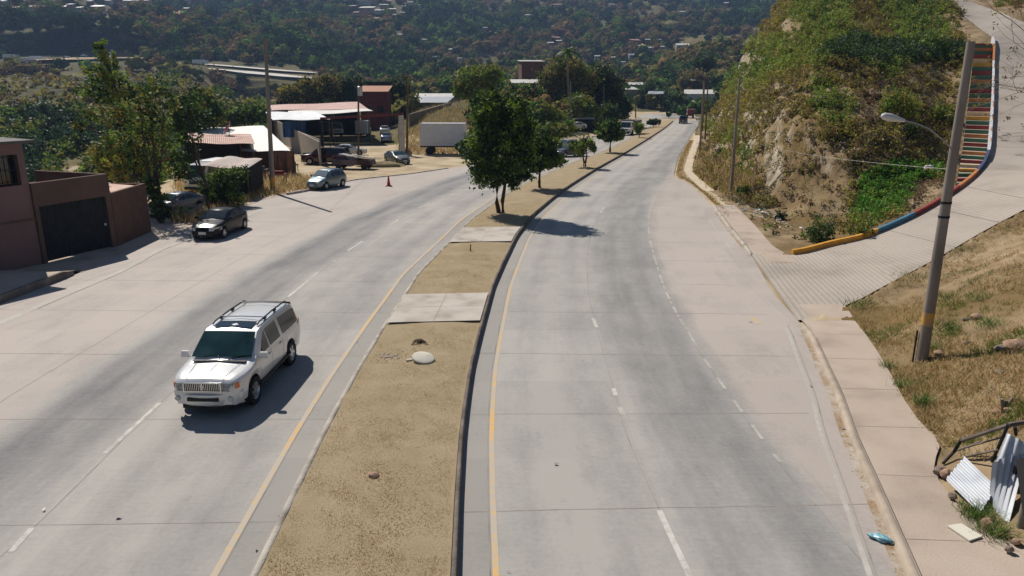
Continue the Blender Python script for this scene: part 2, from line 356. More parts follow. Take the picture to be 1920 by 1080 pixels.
for c0 in range(0, len(T), 4000):
    D = np.linalg.norm(T[c0:c0 + 4000, None, :] - dense[None, :, :2], axis=2); k = D.argmin(1); dm = D[np.arange(len(k)), k]
    for q in range(len(k)):
        i, j = ii[c0 + q]
        hit = rampbvh.ray_cast(Vector((T[c0 + q, 0], T[c0 + q, 1], 200)), Vector((0, 0, -1)))
        hs_ = stairbvh.ray_cast(Vector((T[c0 + q, 0], T[c0 + q, 1], 200)), Vector((0, 0, -1)))
        if hit[0] is not None: Zt[i, j] = hit[0].z - .12
        elif hs_[0] is not None: Zt[i, j] = min(Zt[i, j], hs_[0].z - .15)
        elif dm[q] < 4:
            wv = np.clip(1 - (dm[q] - .8) / 3.2, 0, 1); Zt[i, j] = Zt[i, j] * (1 - wv) + (dense[k[q], 2] + .02) * wv
onroad = (X > fLO(Yg) - .4) & (X < fRR(Yg) + .5) & (Yg < 200)
Zt = np.where(onroad, np.minimum(Zt, -.05), Zt)
TV = np.stack([X, Yg, Zt], -1)
a_, b_ = TV.shape[:2]
idx = np.arange(a_ * b_).reshape(a_, b_)
TF = np.stack([idx[:-1, :-1], idx[1:, :-1], idx[1:, 1:], idx[:-1, 1:]], -1).reshape(-1, 4)
tvl = [tuple(p) for p in TV.reshape(-1, 3)]
BV = BVHTree.FromPolygons(tvl, [tuple(f) for f in TF.tolist()])
def gz(x, y):
    h = BV.ray_cast(Vector((x, y, 900)), Vector((0, 0, -1)))
    return h[0].z if h[0] is not None else 0.0
CAMV = Vector((0, 0, CAMH))
def hitpx(px, py):
    h = BV.ray_cast(CAMV, Vector(ray(px, py)).normalized())
    return h[0] if h[0] is not None else None
fc = TV.reshape(-1, 3)[TF].mean(1)
ccf = np.repeat((cc[:-1] + cc[1:]) / 2, len(TY) - 1)
emb = (ccf > 1300) & (fc[:, 1] < 200) & ((fc[:, 0] > fSO(np.clip(fc[:, 1], -40, 196)) - .5) | (fc[:, 1] > 196))
emb &= fc[:, 1] > -60
hil = (fc[:, 1] > 110) & ~emb & ((fc[:, 1] > 262) | (fc[:, 0] < fLO(np.clip(fc[:, 1], -40, 196)) - 2) | (ccf > 1300))
grd = ~emb & ~hil

# ground materials
def soil_mat(name, cols, rock, scale, rockscale, thr=(.62, .8), patch=None, patchscale=.05):
    m = pmat(name, cols, scale=scale, rough=.95, bump=1, bscale=scale * 6, contrast=.42, spec=.1)
    t = m.node_tree; L = t.links; b = t.nodes['Principled BSDF']
    base = b.inputs['Base Color'].links[0].from_socket
    tc = node(t, 'ShaderNodeTexCoord')
    if patch:
        n0 = node(t, 'ShaderNodeTexNoise'); n0.inputs['Scale'].default_value = patchscale; n0.inputs['Detail'].default_value = 8
        L.new(tc.outputs['Object'], n0.inputs['Vector'])
        mr = node(t, 'ShaderNodeMapRange'); mr.inputs[1].default_value = .45; mr.inputs[2].default_value = .6
        L.new(n0.outputs[0], mr.inputs[0])
        mp = node(t, 'ShaderNodeMix', data_type='RGBA'); L.new(mr.outputs[0], mp.inputs[0]); L.new(base, mp.inputs[6])
        mp.inputs[7].default_value = (*patch, 1); base = mp.outputs[2]
    g = node(t, 'ShaderNodeNewGeometry'); sx = node(t, 'ShaderNodeSeparateXYZ'); L.new(g.outputs['Normal'], sx.inputs[0])
    n = node(t, 'ShaderNodeTexNoise'); n.inputs['Scale'].default_value = rockscale; n.inputs['Detail'].default_value = 9; n.inputs['Roughness'].default_value = .65
    mpp = node(t, 'ShaderNodeMapping'); mpp.inputs['Scale'].default_value = (1, 1, .45); L.new(tc.outputs['Object'], mpp.inputs[0]); L.new(mpp.outputs[0], n.inputs['Vector'])
    cr = node(t, 'ShaderNodeValToRGB'); cr.color_ramp.elements[0].position = .36; cr.color_ramp.elements[1].position = .66
    cr.color_ramp.elements[0].color = (*rock[0], 1); cr.color_ramp.elements[1].color = (*rock[1], 1)
    L.new(n.outputs[0], cr.inputs[0])
    ad = node(t, 'ShaderNodeMath', operation='MULTIPLY_ADD'); L.new(n.outputs[0], ad.inputs[0]); ad.inputs[1].default_value = .35
    L.new(sx.outputs[2], ad.inputs[2])
    mr2 = node(t, 'ShaderNodeMapRange'); mr2.inputs[1].default_value = thr[1] + .17; mr2.inputs[2].default_value = thr[0] + .17
    L.new(ad.outputs[0], mr2.inputs[0])
    mx = node(t, 'ShaderNodeMix', data_type='RGBA'); L.new(mr2.outputs[0], mx.inputs[0]); L.new(base, mx.inputs[6]); L.new(cr.outputs[0], mx.inputs[7])
    L.new(mx.outputs[2], b.inputs['Base Color'])
    return m
M_emb = soil_mat('dry_bank_soil', [S(100, 84, 62), S(146, 126, 98), S(172, 152, 124)], [S(100, 90, 74), S(196, 182, 158)], .7, 1.6, thr=(.46, .7), patch=S(118, 98, 64), patchscale=.12)
M_hil = soil_mat('valley_slope', [S(62, 66, 42), S(104, 96, 62), S(138, 120, 84)], [S(24, 25, 30), S(50, 48, 50)], .03, .05, thr=(.5, .8), patch=S(62, 66, 42), patchscale=.012)
M_grd = pmat('dusty_ground', [S(150, 132, 106), S(184, 165, 136), S(200, 184, 156)], scale=.35, rough=.95, bump=.5, bscale=6, contrast=.35, spec=.1)
def sub(name, mask, mat):
    F = TF[mask]; u, inv = np.unique(F, return_inverse=True)
    me = raw_mesh(name, TV.reshape(-1, 3)[u], inv.reshape(-1, 4), [mat], smooth=True)
    return struct(mesh_obj(name, me))
o = sub('ground', grd, M_grd); o = sub('embankment', emb, M_emb); o = sub('hills', hil, M_hil)

# ---------------------------------------------------------------- concrete surfaces
def road_mat(name, base, dark, lanes, width, gut, pink=7.9):
    m = bpy.data.materials.new(name); m.use_nodes = True; t = m.node_tree; L = t.links; b = t.nodes['Principled BSDF']
    b.inputs['Roughness'].default_value = .8; b.inputs['Specular IOR Level'].default_value = .35
    uv = node(t, 'ShaderNodeUVMap'); uv.uv_map = 'UVMap'; sx = node(t, 'ShaderNodeSeparateXYZ'); L.new(uv.outputs[0], sx.inputs[0])
    def M(op, a, b_=None, c=None):
        n = node(t, 'ShaderNodeMath', operation=op)
        for i, q in enumerate((a, b_, c)):
            if q is None: continue
            if isinstance(q, (int, float)): n.inputs[i].default_value = q
            else: L.new(q, n.inputs[i])
        return n.outputs[0]
    def nz(scale, st, det=6, ro=.6):
        mp = node(t, 'ShaderNodeMapping'); mp.inputs['Scale'].default_value = st; L.new(uv.outputs[0], mp.inputs[0])
        n = node(t, 'ShaderNodeTexNoise'); n.inputs['Scale'].default_value = scale; n.inputs['Detail'].default_value = det; n.inputs['Roughness'].default_value = ro
        L.new(mp.outputs[0], n.inputs[0]); return n.outputs[0]
    u, v = sx.outputs[0], sx.outputs[1]
    big = nz(.16, (1, .35, 1)); fine = nz(9, (1, 1, 1), 4, .7); streak = nz(1.3, (1, .05, 1), 6); blot = nz(.6, (1, .5, 1), 8, .7); broom = nz(5, (.12, 3.2, 1), 3); drip = nz(1.6, (1, .8, 1), 2, .4)
    # worn dark traffic bands: sum of soft bumps over u
    band = None
    for c, wd, am in lanes:
        e = M('DIVIDE', M('SUBTRACT', M('ADD', u, M('MULTIPLY', M('SUBTRACT', big, .5), 1.5)), c), wd); e = M('MULTIPLY', e, e); g = M('MULTIPLY', M('POWER', 2.718, M('MULTIPLY', e, -1)), am)
        band = g if band is None else M('ADD', band, g)
    k = M('MULTIPLY', band, M('ADD', .45, M('ADD', M('MULTIPLY', big, .7), M('MULTIPLY', streak, .6))))
    k = M('ADD', k, M('MULTIPLY', M('SUBTRACT', blot, .5), 1.15)); k = M('ADD', k, M('MULTIPLY', M('SUBTRACT', fine, .5), .5)); k = M('ADD', k, M('MULTIPLY', M('SUBTRACT', streak, .5), .5)); k = M('ADD', k, M('MULTIPLY', M('LESS_THAN', drip, .25), .1)); k = M('ADD', k, M('MULTIPLY', M('SUBTRACT', broom, .5), .22))
    k = M('MAXIMUM', M('MINIMUM', k, 1.0), 0.0)
    mx = node(t, 'ShaderNodeMix', data_type='RGBA'); L.new(k, mx.inputs[0]); pk = node(t, 'ShaderNodeMapRange'); pk.inputs[1].default_value = pink - .25; pk.inputs[2].default_value = pink + .25; L.new(M('ADD', u, M('MULTIPLY', big, .6)), pk.inputs[0]); pm_ = node(t, 'ShaderNodeMix', data_type='RGBA'); L.new(pk.outputs[0], pm_.inputs[0]); pm_.inputs[6].default_value = (*base, 1); pm_.inputs[7].default_value = (*S(181, 170, 161), 1); L.new(pm_.outputs[2], mx.inputs[6]); mx.inputs[7].default_value = (*dark, 1)
    out = mx.outputs[2]
    # slab-to-slab tone
    cell = node(t, 'ShaderNodeTexWhiteNoise'); cell.noise_dimensions = '2D'
    cv = node(t, 'ShaderNodeCombineXYZ'); L.new(M('FLOOR', M('DIVIDE', M('SUBTRACT', u, gut), 3.5)), cv.inputs[0]); L.new(M('FLOOR', M('DIVIDE', v, 4.6)), cv.inputs[1]); L.new(cv.outputs[0], cell.inputs[0])
    tone = M('ADD', .92, M('MULTIPLY', cell.outputs[0], .12))
    # gutter strip next to the kerb
    gm = M('LESS_THAN', u, gut)
    tone = M('MULTIPLY', tone, M('SUBTRACT', 1.0, M('MULTIPLY', gm, .2)))
    vm = node(t, 'ShaderNodeVectorMath', operation='SCALE'); L.new(out, vm.inputs[0]); L.new(tone, vm.inputs['Scale'])
    L.new(vm.outputs[0], b.inputs['Base Color'])
    bp = node(t, 'ShaderNodeBump'); bp.inputs['Strength'].default_value = .25; bp.inputs['Distance'].default_value = .02; L.new(fine, bp.inputs['Height']); L.new(bp.outputs[0], b.inputs['Normal'])
    return m
CONC = S(178, 170, 160)
M_rl = road_mat('worn_concrete_left', S(173, 167, 160), S(104, 104, 106), [(1.8, .8, .3), (3.4, .5, .2), (5.5, .85, .5), (7.1, .9, .65)], 14, .62, 8.6)
M_rr = road_mat('worn_concrete_right', S(173, 168, 161), S(106, 106, 108), [(1.6, .45, .16), (3.2, .45, .2), (5.0, .9, .45), (6.6, .9, .45)], 11, .62, 7.8)
def carriageway(name, fin, fout, mat, sign):
    rows = []; uvs = []; vv = 0; last = None
    nx = 8
    for y in YS:
        xi, xo = float(fin(y)), float(fout(y)); dx = (float(fin(y + .5)) - float(fin(y - .5)))
        cosq = 1 / math.sqrt(1 + dx * dx)
        if last is not None: vv += (y - last) / cosq
        last = y
        rows.append([(xi + (xo - xi) * k / nx, y, 0) for k in range(nx + 1)])
        uvs.append([(abs(xo - xi) * k / nx * cosq, vv) for k in range(nx + 1)])
    return struct(mesh_obj(name, grid_mesh(name, np.array(rows), [mat], np.array(uvs), flip=sign < 0)))
carriageway('road', lambda y: fMR(y) - .02, lambda y: fRR(y) + .02, M_rr, -1)
carriageway('road', lambda y: fML(y) + .02, lambda y: fLO(y) - .02, M_rl, 1)
# far bend of the road
far_px = [[(1195, 222.5), (1311, 222.5)], [(1192, 219), (1312, 218)], [(1170, 216), (1311, 213)], [(1120, 213), (1298, 209)], [(1050, 210.5), (1262, 206)], [(980, 208), (1190, 203)]]
rows = catmull([np.concatenate([G(*a), G(*b)]) for a, b in far_px], 5)
rw = np.array([[r[:3] * (1 - k / 6) + r[3:] * k / 6 + [0, 0, .006] for k in range(7)] for r in rows])
uvf = np.array([[(k * 1.8, i * 5) for k in range(7)] for i in range(len(rw))])
struct(mesh_obj('road', grid_mesh('road_bend', rw, [M_rr], uvf, flip=False)))

# strips: kerbs, joints, markings
def ribbon(pts, wd, z=.004, side=0):
    pts = np.array(pts, float); d = np.gradient(pts[:, :2], axis=0); d /= np.linalg.norm(d, axis=1)[:, None] + 1e-9
    n = np.stack([-d[:, 1], d[:, 0]], 1); a = pts.copy(); b = pts.copy()
    a[:, :2] += n * wd * (.5 + side); b[:, :2] -= n * wd * (.5 - side); a[:, 2] += z; b[:, 2] += z
    return a, b
def ribbon_mb(mb, pts, wd, z=.004, side=0, mi=0):
    a, b = ribbon(pts, wd, z, side); n = len(a)
    mb.add(list(a) + list(b), [(i + n, i + n + 1, i + 1, i) for i in range(n - 1)], mi)
def along(f, y0, y1, off=0, step=.5, z=0):
    ys = np.arange(y0, y1 + 1e-6, step); x = f(ys) + off
    return np.stack([x, ys, np.full_like(ys, z)], 1)
def offs(f, y0, y1, dist, step=.6, z=0):       # perpendicular offset
    ys = np.arange(y0, y1 + 1e-6, step); x = f(ys); dx = (f(ys + .5) - f(ys - .5)); L_ = np.sqrt(1 + dx * dx)
    return np.stack([x + dist / L_, ys - dist * dx / L_, np.full_like(ys, z)], 1)
def worn(name, paint, under, thr=.5, sc=5, soft=.12):
    m = pmat(name, [paint, paint], rough=.8); t = m.node_tree; L = t.links; b = t.nodes['Principled BSDF']
    tc = node(t, 'ShaderNodeTexCoord'); n = node(t, 'ShaderNodeTexNoise'); n.inputs['Scale'].default_value = sc; n.inputs['Detail'].default_value = 7; n.inputs['Roughness'].default_value = .7
    n3 = node(t, 'ShaderNodeTexNoise'); n3.inputs['Scale'].default_value = .5; L.new(tc.outputs['Object'], n3.inputs[0])
    av = node(t, 'ShaderNodeMath', operation='MULTIPLY_ADD'); L.new(n3.outputs[0], av.inputs[0]); av.inputs[1].default_value = .6; L.new(n.outputs[0], av.inputs[2])
    L.new(tc.outputs['Object'], n.inputs[0]); mr = node(t, 'ShaderNodeMapRange'); mr.inputs[1].default_value = thr + .3 - soft; mr.inputs[2].default_value = thr + .3 + soft; L.new(av.outputs[0], mr.inputs[0])
    mx = node(t, 'ShaderNodeMix', data_type='RGBA'); mx.inputs[6].default_value = (*paint, 1); mx.inputs[7].default_value = (*under, 1); L.new(mr.outputs[0], mx.inputs[0]); L.new(mx.outputs[2], b.inputs['Base Color'])
    return m
M_yel = worn('worn_yellow_paint', S(216, 174, 104), S(186, 174, 156), .42)
M_fnt = worn('faint_white_paint', S(192, 187, 178), S(178, 171, 162), .42)
M_whi = worn('worn_white_paint', S(206, 202, 194), S(174, 168, 160), .5)
M_wh2 = worn('thin_white_paint', S(196, 191, 183), S(172, 166, 158), .42)
M_joint = pmat('joint_seam', [S(84, 79, 74), S(158, 150, 142), S(150, 143, 134)], scale=.8, rough=.9, contrast=.5)
M_kerb = pmat('kerb_concrete', [S(140, 132, 122), S(178, 170, 158), S(192, 184, 170)], scale=1.5, rough=.9, bump=.4, bscale=14)
M_walk = pmat('pavement_concrete', [S(158, 142, 128), S(184, 167, 151), S(192, 176, 160)], scale=.5, rough=.9, bump=.25, bscale=30, contrast=.4)
mb = MB(); ribbon_mb(mb, offs(fML, 8, 190, -.66), .13); ribbon_mb(mb, offs(fMR, 8, 190, .66), .12)
struct(mb.build('edge_line', M_yel))
def dash(mb, a, b, wd, mi=0):
    A, B = G(*a), G(*b); ribbon_mb(mb, [A, (A + B) / 2, B], wd, .005, 0, mi)
mb = MB()
for a, b in [((197, 850), (300, 755)), ((540, 557), (597, 510)), ((625, 491), (629, 488)), ((652, 470), (680, 452)), ((730, 422), (747, 412)), ((785, 390), (805, 382)), ((840, 367), (852, 362)), ((880, 352), (890, 348)), ((60, 990), (20, 1035)),
             ((1236, 957), (1300, 1095)), ((1112, 597), (1119, 614)), ((1150, 728), (1155, 742)), ((1162, 763), (1168, 778)), ((1126, 399), (1133, 388))]: dash(mb, a, b, .12)
struct(mb.build('lane_line', M_whi)); mb = MB()
r2 = [(1224, 378), (1218, 400), (1216, 425), (1219, 452), (1226, 478), (1237, 515), (1249, 548), (1262, 575), (1275, 598), (1290, 622), (1320, 672), (1345, 708), (1375, 750), (1410, 797), (1450, 851), (1477, 882)]
for k in range(len(r2) - 1):
    a, b = np.array(r2[k], float), np.array(r2[k + 1], float)
    dash(mb, tuple(a), tuple(a + (b - a) * .5), .085)
    if k > 8: continue
    dash(mb, tuple(a + (b - a) * .62), tuple(a + (b - a) * .82), .075)
struct(mb.build('lane_line', M_wh2)); mb = MB(); ribbon_mb(mb, offs(fRR, 8, 25.5, -.62), .1); ribbon_mb(mb, offs(fRR, 36, 47, -.8), .1); ribbon_mb(mb, offs(fLO, 20, 52, 1.7), .3); struct(mb.build('edge_line', M_fnt))
def between(f, g, y): return f(y), g(y)
jl = MB()
def pxline(pts, wd=.022): 
    q = catmull([G(*p) for p in pts], 5); ribbon_mb(jl, q, wd, .003)
pxline([(-80, 1110), (60, 992), (225, 830), (300, 755), (540, 557), (627, 490), (680, 452), (747, 412), (805, 382), (850, 362)])
pxline([(-60, 800), (0, 755), (55, 720), (235, 612), (370, 532), (475, 472), (560, 430), (680, 380)])
pxline([(1300, 1105), (1236, 955), (1177, 820), (1150, 728), (1115, 600), (1103, 540), (1104, 455), (1125, 400), (1170, 350), (1215, 300)])
pxline([(1680, 1120), (1600, 1035), (1545, 965), (1470, 880), (1350, 717), (1260, 570), (1220, 450), (1222, 398), (1240, 350)])
ribbon_mb(jl, offs(fML, 8, 120, -.58), .02, .0035); ribbon_mb(jl, offs(fMR, 8, 120, .56), .02, .0035); ribbon_mb(jl, offs(fRR, 8, 25, -.5), .03, .0035)
ribbon_mb(jl, offs(fLO, 27, 50, 1.9), .05, .0035)
for f, g, y0, y1, st, lean in ((fMR, fRR, 8.4, 100, 4.55, .0), (fML, fLO, 8.0, 100, 4.6, .0)):
    y = y0
    while y < y1:
        xa, dxa = float(f(y)), float(f(y + .5) - f(y - .5)); L_ = abs(float(g(y)) - xa)
        sgn = 1 if g is fRR else -1
        pts = []
        for k in range(13):
            u = L_ * k / 12; xx = xa + sgn * u; yy = y - sgn * dxa * u * (.75 if sgn > 0 else .75) + random.uniform(-.015, .015)
            if sgn > 0 and xx > fRR(yy) - .02: break
            pts.append((xx, yy, 0))
        if len(pts) > 2: ribbon_mb(jl, pts, random.choice([.012, .018, .026]), .003)
        y += st
struct(jl.build('road_joint', M_joint))

# kerbs
def kerb(name, f, y0, y1, side, wd=.16, h=.15, step=.6, z0=-.03, mat=None, drop=None):
    ys = np.arange(y0, y1 + 1e-6, step); rows = []; h_ = h
    for y in ys:
        if drop: h = max(.012, h_ * float(np.clip((y - drop[1]) / (drop[0] - drop[1]), 0, 1)))
        x = float(f(y)); dx = float(f(y + .5) - f(y - .5)); L_ = math.sqrt(1 + dx * dx); nx, ny = side / L_, -side * dx / L_
        j = random.uniform(-.002, .002)
        rows.append([(x, y, z0), (x + nx * (.02 + j), y + ny * .02, h - .02 + j), (x + nx * .04, y + ny * .04, h + j), (x + nx * wd, y + ny * wd, h + j), (x + nx * (wd + .01), y + ny * (wd + .01), z0)])
    return struct(mesh_obj(name, grid_mesh(name, np.array(rows), [mat or M_kerb], flip=side > 0, smooth=False)))
kerb('kerb', fML, -38, 190, 1, h=.12); kerb('kerb', fMR, -38, 190, -1, h=.21, wd=.11, mat=pmat('dirty_shaded_kerb', [S(92, 84, 78), S(132, 122, 112)], scale=1.5, rough=.95, bump=.5, bscale=14))  # median's right kerb: dirty concrete, darkened further so its face reads as shaded
kerb('kerb', fRR, -38, 25.3, 1, wd=.2, h=.13, drop=(23.5, 25.3), mat=pmat('dusty_kerb', [S(160, 146, 130), S(188, 172, 154)], scale=1.5, rough=.9)); kerb('kerb', fRR, 36.6, 52, 1, h=.11, drop=(39, 36.6))
kerb('kerb', fLO, -38, 32.6, -1, h=.32, drop=(31.6, 32.9), mat=MATS['dirty_shaded_kerb']); kerb('kerb', fLO, 58, 62.5, -1, h=.16); kerb('kerb', fLO, 64, 78, -1, h=.08)  # near left kerb shares the colour with shade painted in
# median verge
rows = []; vs = []
for y in YS:
    a, b = float(fML(y)) + .14, float(fMR(y)) - .13
    rows.append([(a + (b - a) * k / 10, y, .1 + .05 * math.sin(math.pi * k / 10) + random.uniform(0, .02)) for k in range(11)])
M_med = pmat('dry_grass_verge', [S(128, 110, 86), S(164, 147, 118), S(176, 158, 130), S(200, 188, 164)], scale=.8, rough=1, bump=.6, bscale=60, contrast=.62, detail=10, nrough=.7, spec=.05)
struct(mesh_obj('verge', grid_mesh('verge', np.array(rows), [M_med], flip=True)))
def cross(y0, y1, name='median_path'):
    rows = []
    for y in np.linspace(y0, y1, 7):
        a, b = float(fML(y)) + .15, float(fMR(y)) - .14
        rows.append([(a + (b - a) * k / 8, y + .25 * (k / 8), .19) for k in range(9)])
    rows = np.array(rows); mb = MB()
    o = struct(mesh_obj(name, grid_mesh(name, rows, [M_walk2], flip=True)))
    j = MB(); m = rows[3]; ribbon_mb(j, m, .02, .004); ribbon_mb(j, rows[:, 4], .02, .004); struct(j.build('path_joint', M_joint))
M_walk2 = pmat('grey_pavement', [S(160, 150, 138), S(188, 178, 166), S(196, 187, 176)], scale=.8, rough=.9, bump=.2, bscale=30)
cross(float(G(800, 614)[1]), float(G(800, 560)[1])); cross(float(G(900, 460)[1]), float(G(900, 432)[1]))
# right pavement, upper pavement, footpath
def sheet(name, fa, fb, y0, y1, z, mat, n=6, step=.5, taper=None):
    ys = np.arange(y0, y1 + 1e-6, step)
    zf = z if callable(z) else (lambda y: z)
    rows = [[(float(fa(y)) + (float(fb(y)) - float(fa(y))) * k / n, y, zf(y)) for k in range(n + 1)] for y in ys]
    return struct(mesh_obj(name, grid_mesh(name, np.array(rows), [mat], flip=True)))
sheet('pavement', lambda y: fRR(y) + .15, fSO, -30, 27.8, lambda y: float(np.interp(y, [23.5, 25.5], [.128, .008])), M_walk)
sheet('pavement', lambda y: fRR(y) + .15, fSO, 34.6, 52.3, lambda y: float(np.interp(y, [36.6, 39], [.006, .108])), M_walk)
sheet('pavement', lambda y: fLO(y) - 5.2, lambda y: fLO(y) - .15, -38, 33.2, lambda y: float(np.interp(y, [31.5, 33.2], [.315, .014])), M_walk)
sheet('pavement', lambda y: fLO(y) - 4, lambda y: fLO(y) + .05, 32.7, 50, .012, M_walk)
sheet('pavement', lambda y: fLO(y) - 1.6, lambda y: fLO(y) - .02, 50, 64, .014, M_walk)
path = catmull([G(1308, 254), G(1298, 284), G(1288, 317), G(1300, 335), G(1325, 356), G(1345, 372)], 8)
mb = MB(); ribbon_mb(mb, path, 1.15, .03); struct(mb.build('footpath', pmat('path_dirt', [S(190, 172, 148), S(210, 194, 170)], scale=1, rough=.95)))
jl = MB()
for y in np.arange(9.5, 25, 2.35): ribbon_mb(jl, [(float(fRR(y)) + .2, y, .128), ((float(fRR(y)) + float(fSO(y))) / 2, y - .05, .128), (float(fSO(y)), y - .1, .128)], .014, .004)
ribbon_mb(jl, offs(fRR, 8, 25, .17, z=.128), .015, .004)
struct(jl.build('pavement_joint', pmat('pavement_seam', [S(128, 116, 104), S(170, 155, 140), S(176, 160, 146)], scale=.9, contrast=.5)))
# gutter dirt
mb = MB()
ribbon_mb(mb, offs(fRR, 8, 25.5, -.09), .16, .006); ribbon_mb(mb, offs(fRR, 36, 50, -.1), .16, .006)
struct(mb.build('gutter_dirt', worn('gutter_silt', S(152, 128, 98), S(182, 172, 160), .5, 3)))
# ramp surface with cross grooves
mr = pmat('ramp_concrete', [S(152, 141, 130), S(176, 165, 153), S(184, 173, 161)], scale=.35, rough=.9, contrast=.4)
t = mr.node_tree; L = t.links
uvn = node(t, 'ShaderNodeUVMap'); uvn.uv_map = 'UVMap'
wv = node(t, 'ShaderNodeTexWave'); wv.bands_direction = 'Y'; wv.inputs['Scale'].default_value = 1.15; wv.inputs['Distortion'].default_value = 1.2; wv.inputs['Detail'].default_value = 2; wv.inputs['Detail Scale'].default_value = 1.5
L.new(uvn.outputs[0], wv.inputs[0]); bp = node(t, 'ShaderNodeBump'); bp.inputs['Strength'].default_value = .35; bp.inputs['Distance'].default_value = .03
gm_ = node(t, 'ShaderNodeMapRange'); gm_.inputs[1].default_value = 0; gm_.inputs[2].default_value = .45; gm_.inputs[3].default_value = .84; gm_.inputs[4].default_value = 1.0; L.new(wv.outputs[1], gm_.inputs[0]); vs_ = node(t, 'ShaderNodeVectorMath', operation='SCALE'); L.new(t.nodes['Principled BSDF'].inputs['Base Color'].links[0].from_socket, vs_.inputs[0]); L.new(gm_.outputs[0], vs_.inputs['Scale']); L.new(vs_.outputs[0], t.nodes['Principled BSDF'].inputs['Base Color']); L.new(wv.outputs[1], bp.inputs['Height']); L.new(bp.outputs[0], t.nodes['Principled BSDF'].inputs['Normal'])
uvr = np.array([[(np.linalg.norm(RRt[i] - RL[i]) * k / NL, cum[i]) for k in range(NL + 1)] for i in range(len(RL))])
rv = rampV.copy(); rv[:8, :, 2] += .014; skirt = rv[:1].copy(); skirt[:, :, 2] -= .2; skirt[:, :, 0] -= .02
struct(mesh_obj('ramp_street', grid_mesh('ramp_street', rv, [mr], uvr, flip=True)))
# ---------------------------------------------------------------- foliage
LM = dict(dark=leafm('leaf_dark', 46, 66, 34), mid=leafm('leaf_mid', 84, 110, 44), lite=leafm('leaf_light', 128, 150, 58), olive=leafm('leaf_olive', 134, 130, 62),
          yel=leafm('leaf_yellow', 158, 146, 64), blu=leafm('leaf_bluish', 70, 92, 66), brn=leafm('leaf_brown', 128, 104, 74), bright=leafm('leaf_bright', 96, 152, 48),
          gry=leafm('leaf_greyish', 112, 104, 88))
M_bark = pmat('bark', [S(64, 52, 42), S(98, 82, 66)], scale=4, rough=.95, bump=.5, stretch=(1, 1, .25))
M_barkl = pmat('pale_bark', [S(120, 108, 92), S(160, 148, 130)], scale=4, rough=.95, stretch=(1, 1, .25))
def leaves(centers, radii, mats, n_per, size, clump=14, shell=.55, flat=0.0):
    """centres (k,3) radii (k,3): clumps of leaf blades through each volume; returns V,F,mi"""
    Vs, Ms = [], []
    for c, r, mi_opts, n in zip(centers, radii, mats, n_per):
        nc = max(2, int(n / clump))
        d = rng.normal(size=(nc, 3)); d /= np.linalg.norm(d, axis=1)[:, None]
        rr = rng.random(nc) ** (1 / 3.0) * (1 - shell) + shell * rng.random(nc) ** .25
        rr = np.clip(rr * rng.uniform(.7, 1.3, nc), 0, 1.3)
        cl = c + d * rr[:, None] * r
        k = rng.integers(0, nc, n)
        p = cl[k] + rng.normal(size=(n, 3)) * np.mean(r) * (.16 if nc > 6 else .3)
        mi = np.array(mi_opts)[rng.integers(0, len(mi_opts), nc)][k]
        Vs.append(p); Ms.append(mi)
    p = np.concatenate(Vs); mi = np.concatenate(Ms); n = len(p)
    nrm = rng.normal(size=(n, 3)); nrm[:, 2] = np.abs(nrm[:, 2]) * (1 + flat * 3); nrm /= np.linalg.norm(nrm, axis=1)[:, None]
    a = np.cross(nrm, rng.normal(size=(n, 3))); a /= np.linalg.norm(a, axis=1)[:, None]; b = np.cross(nrm, a)
    s = size * rng.uniform(.6, 1.3, n)[:, None] if np.isscalar(size) else size[:n, None]
    V = np.stack([p - a * s * .62, p - b * s * .36 + a * s * .1, p + a * s * .62, p + b * s * .36 + a * s * .1], 1).reshape(-1, 3)
    F = np.arange(n * 4).reshape(-1, 4)
    return V, F, mi
def crown_mesh(name, blobs, mats, dens, size, org, clump=14, shell=.55):
    """blobs: (centre, radii)"""
    cs = [np.array(b[0]) for b in blobs]; rs_ = [np.array(b[1]) for b in blobs]
    vol = [max(20, int(dens * (r[0] * r[1] + r[0] * r[2] + r[1] * r[2]) / 3)) for r in rs_]
    opts = []
    for b in blobs: opts.append(b[2] if len(b) > 2 else list(range(len(mats))))
    V, F, mi = leaves(cs, rs_, opts, vol, size, clump, shell)
    V = V - np.array(org)
    return raw_mesh(name, V, F, mats, mi)
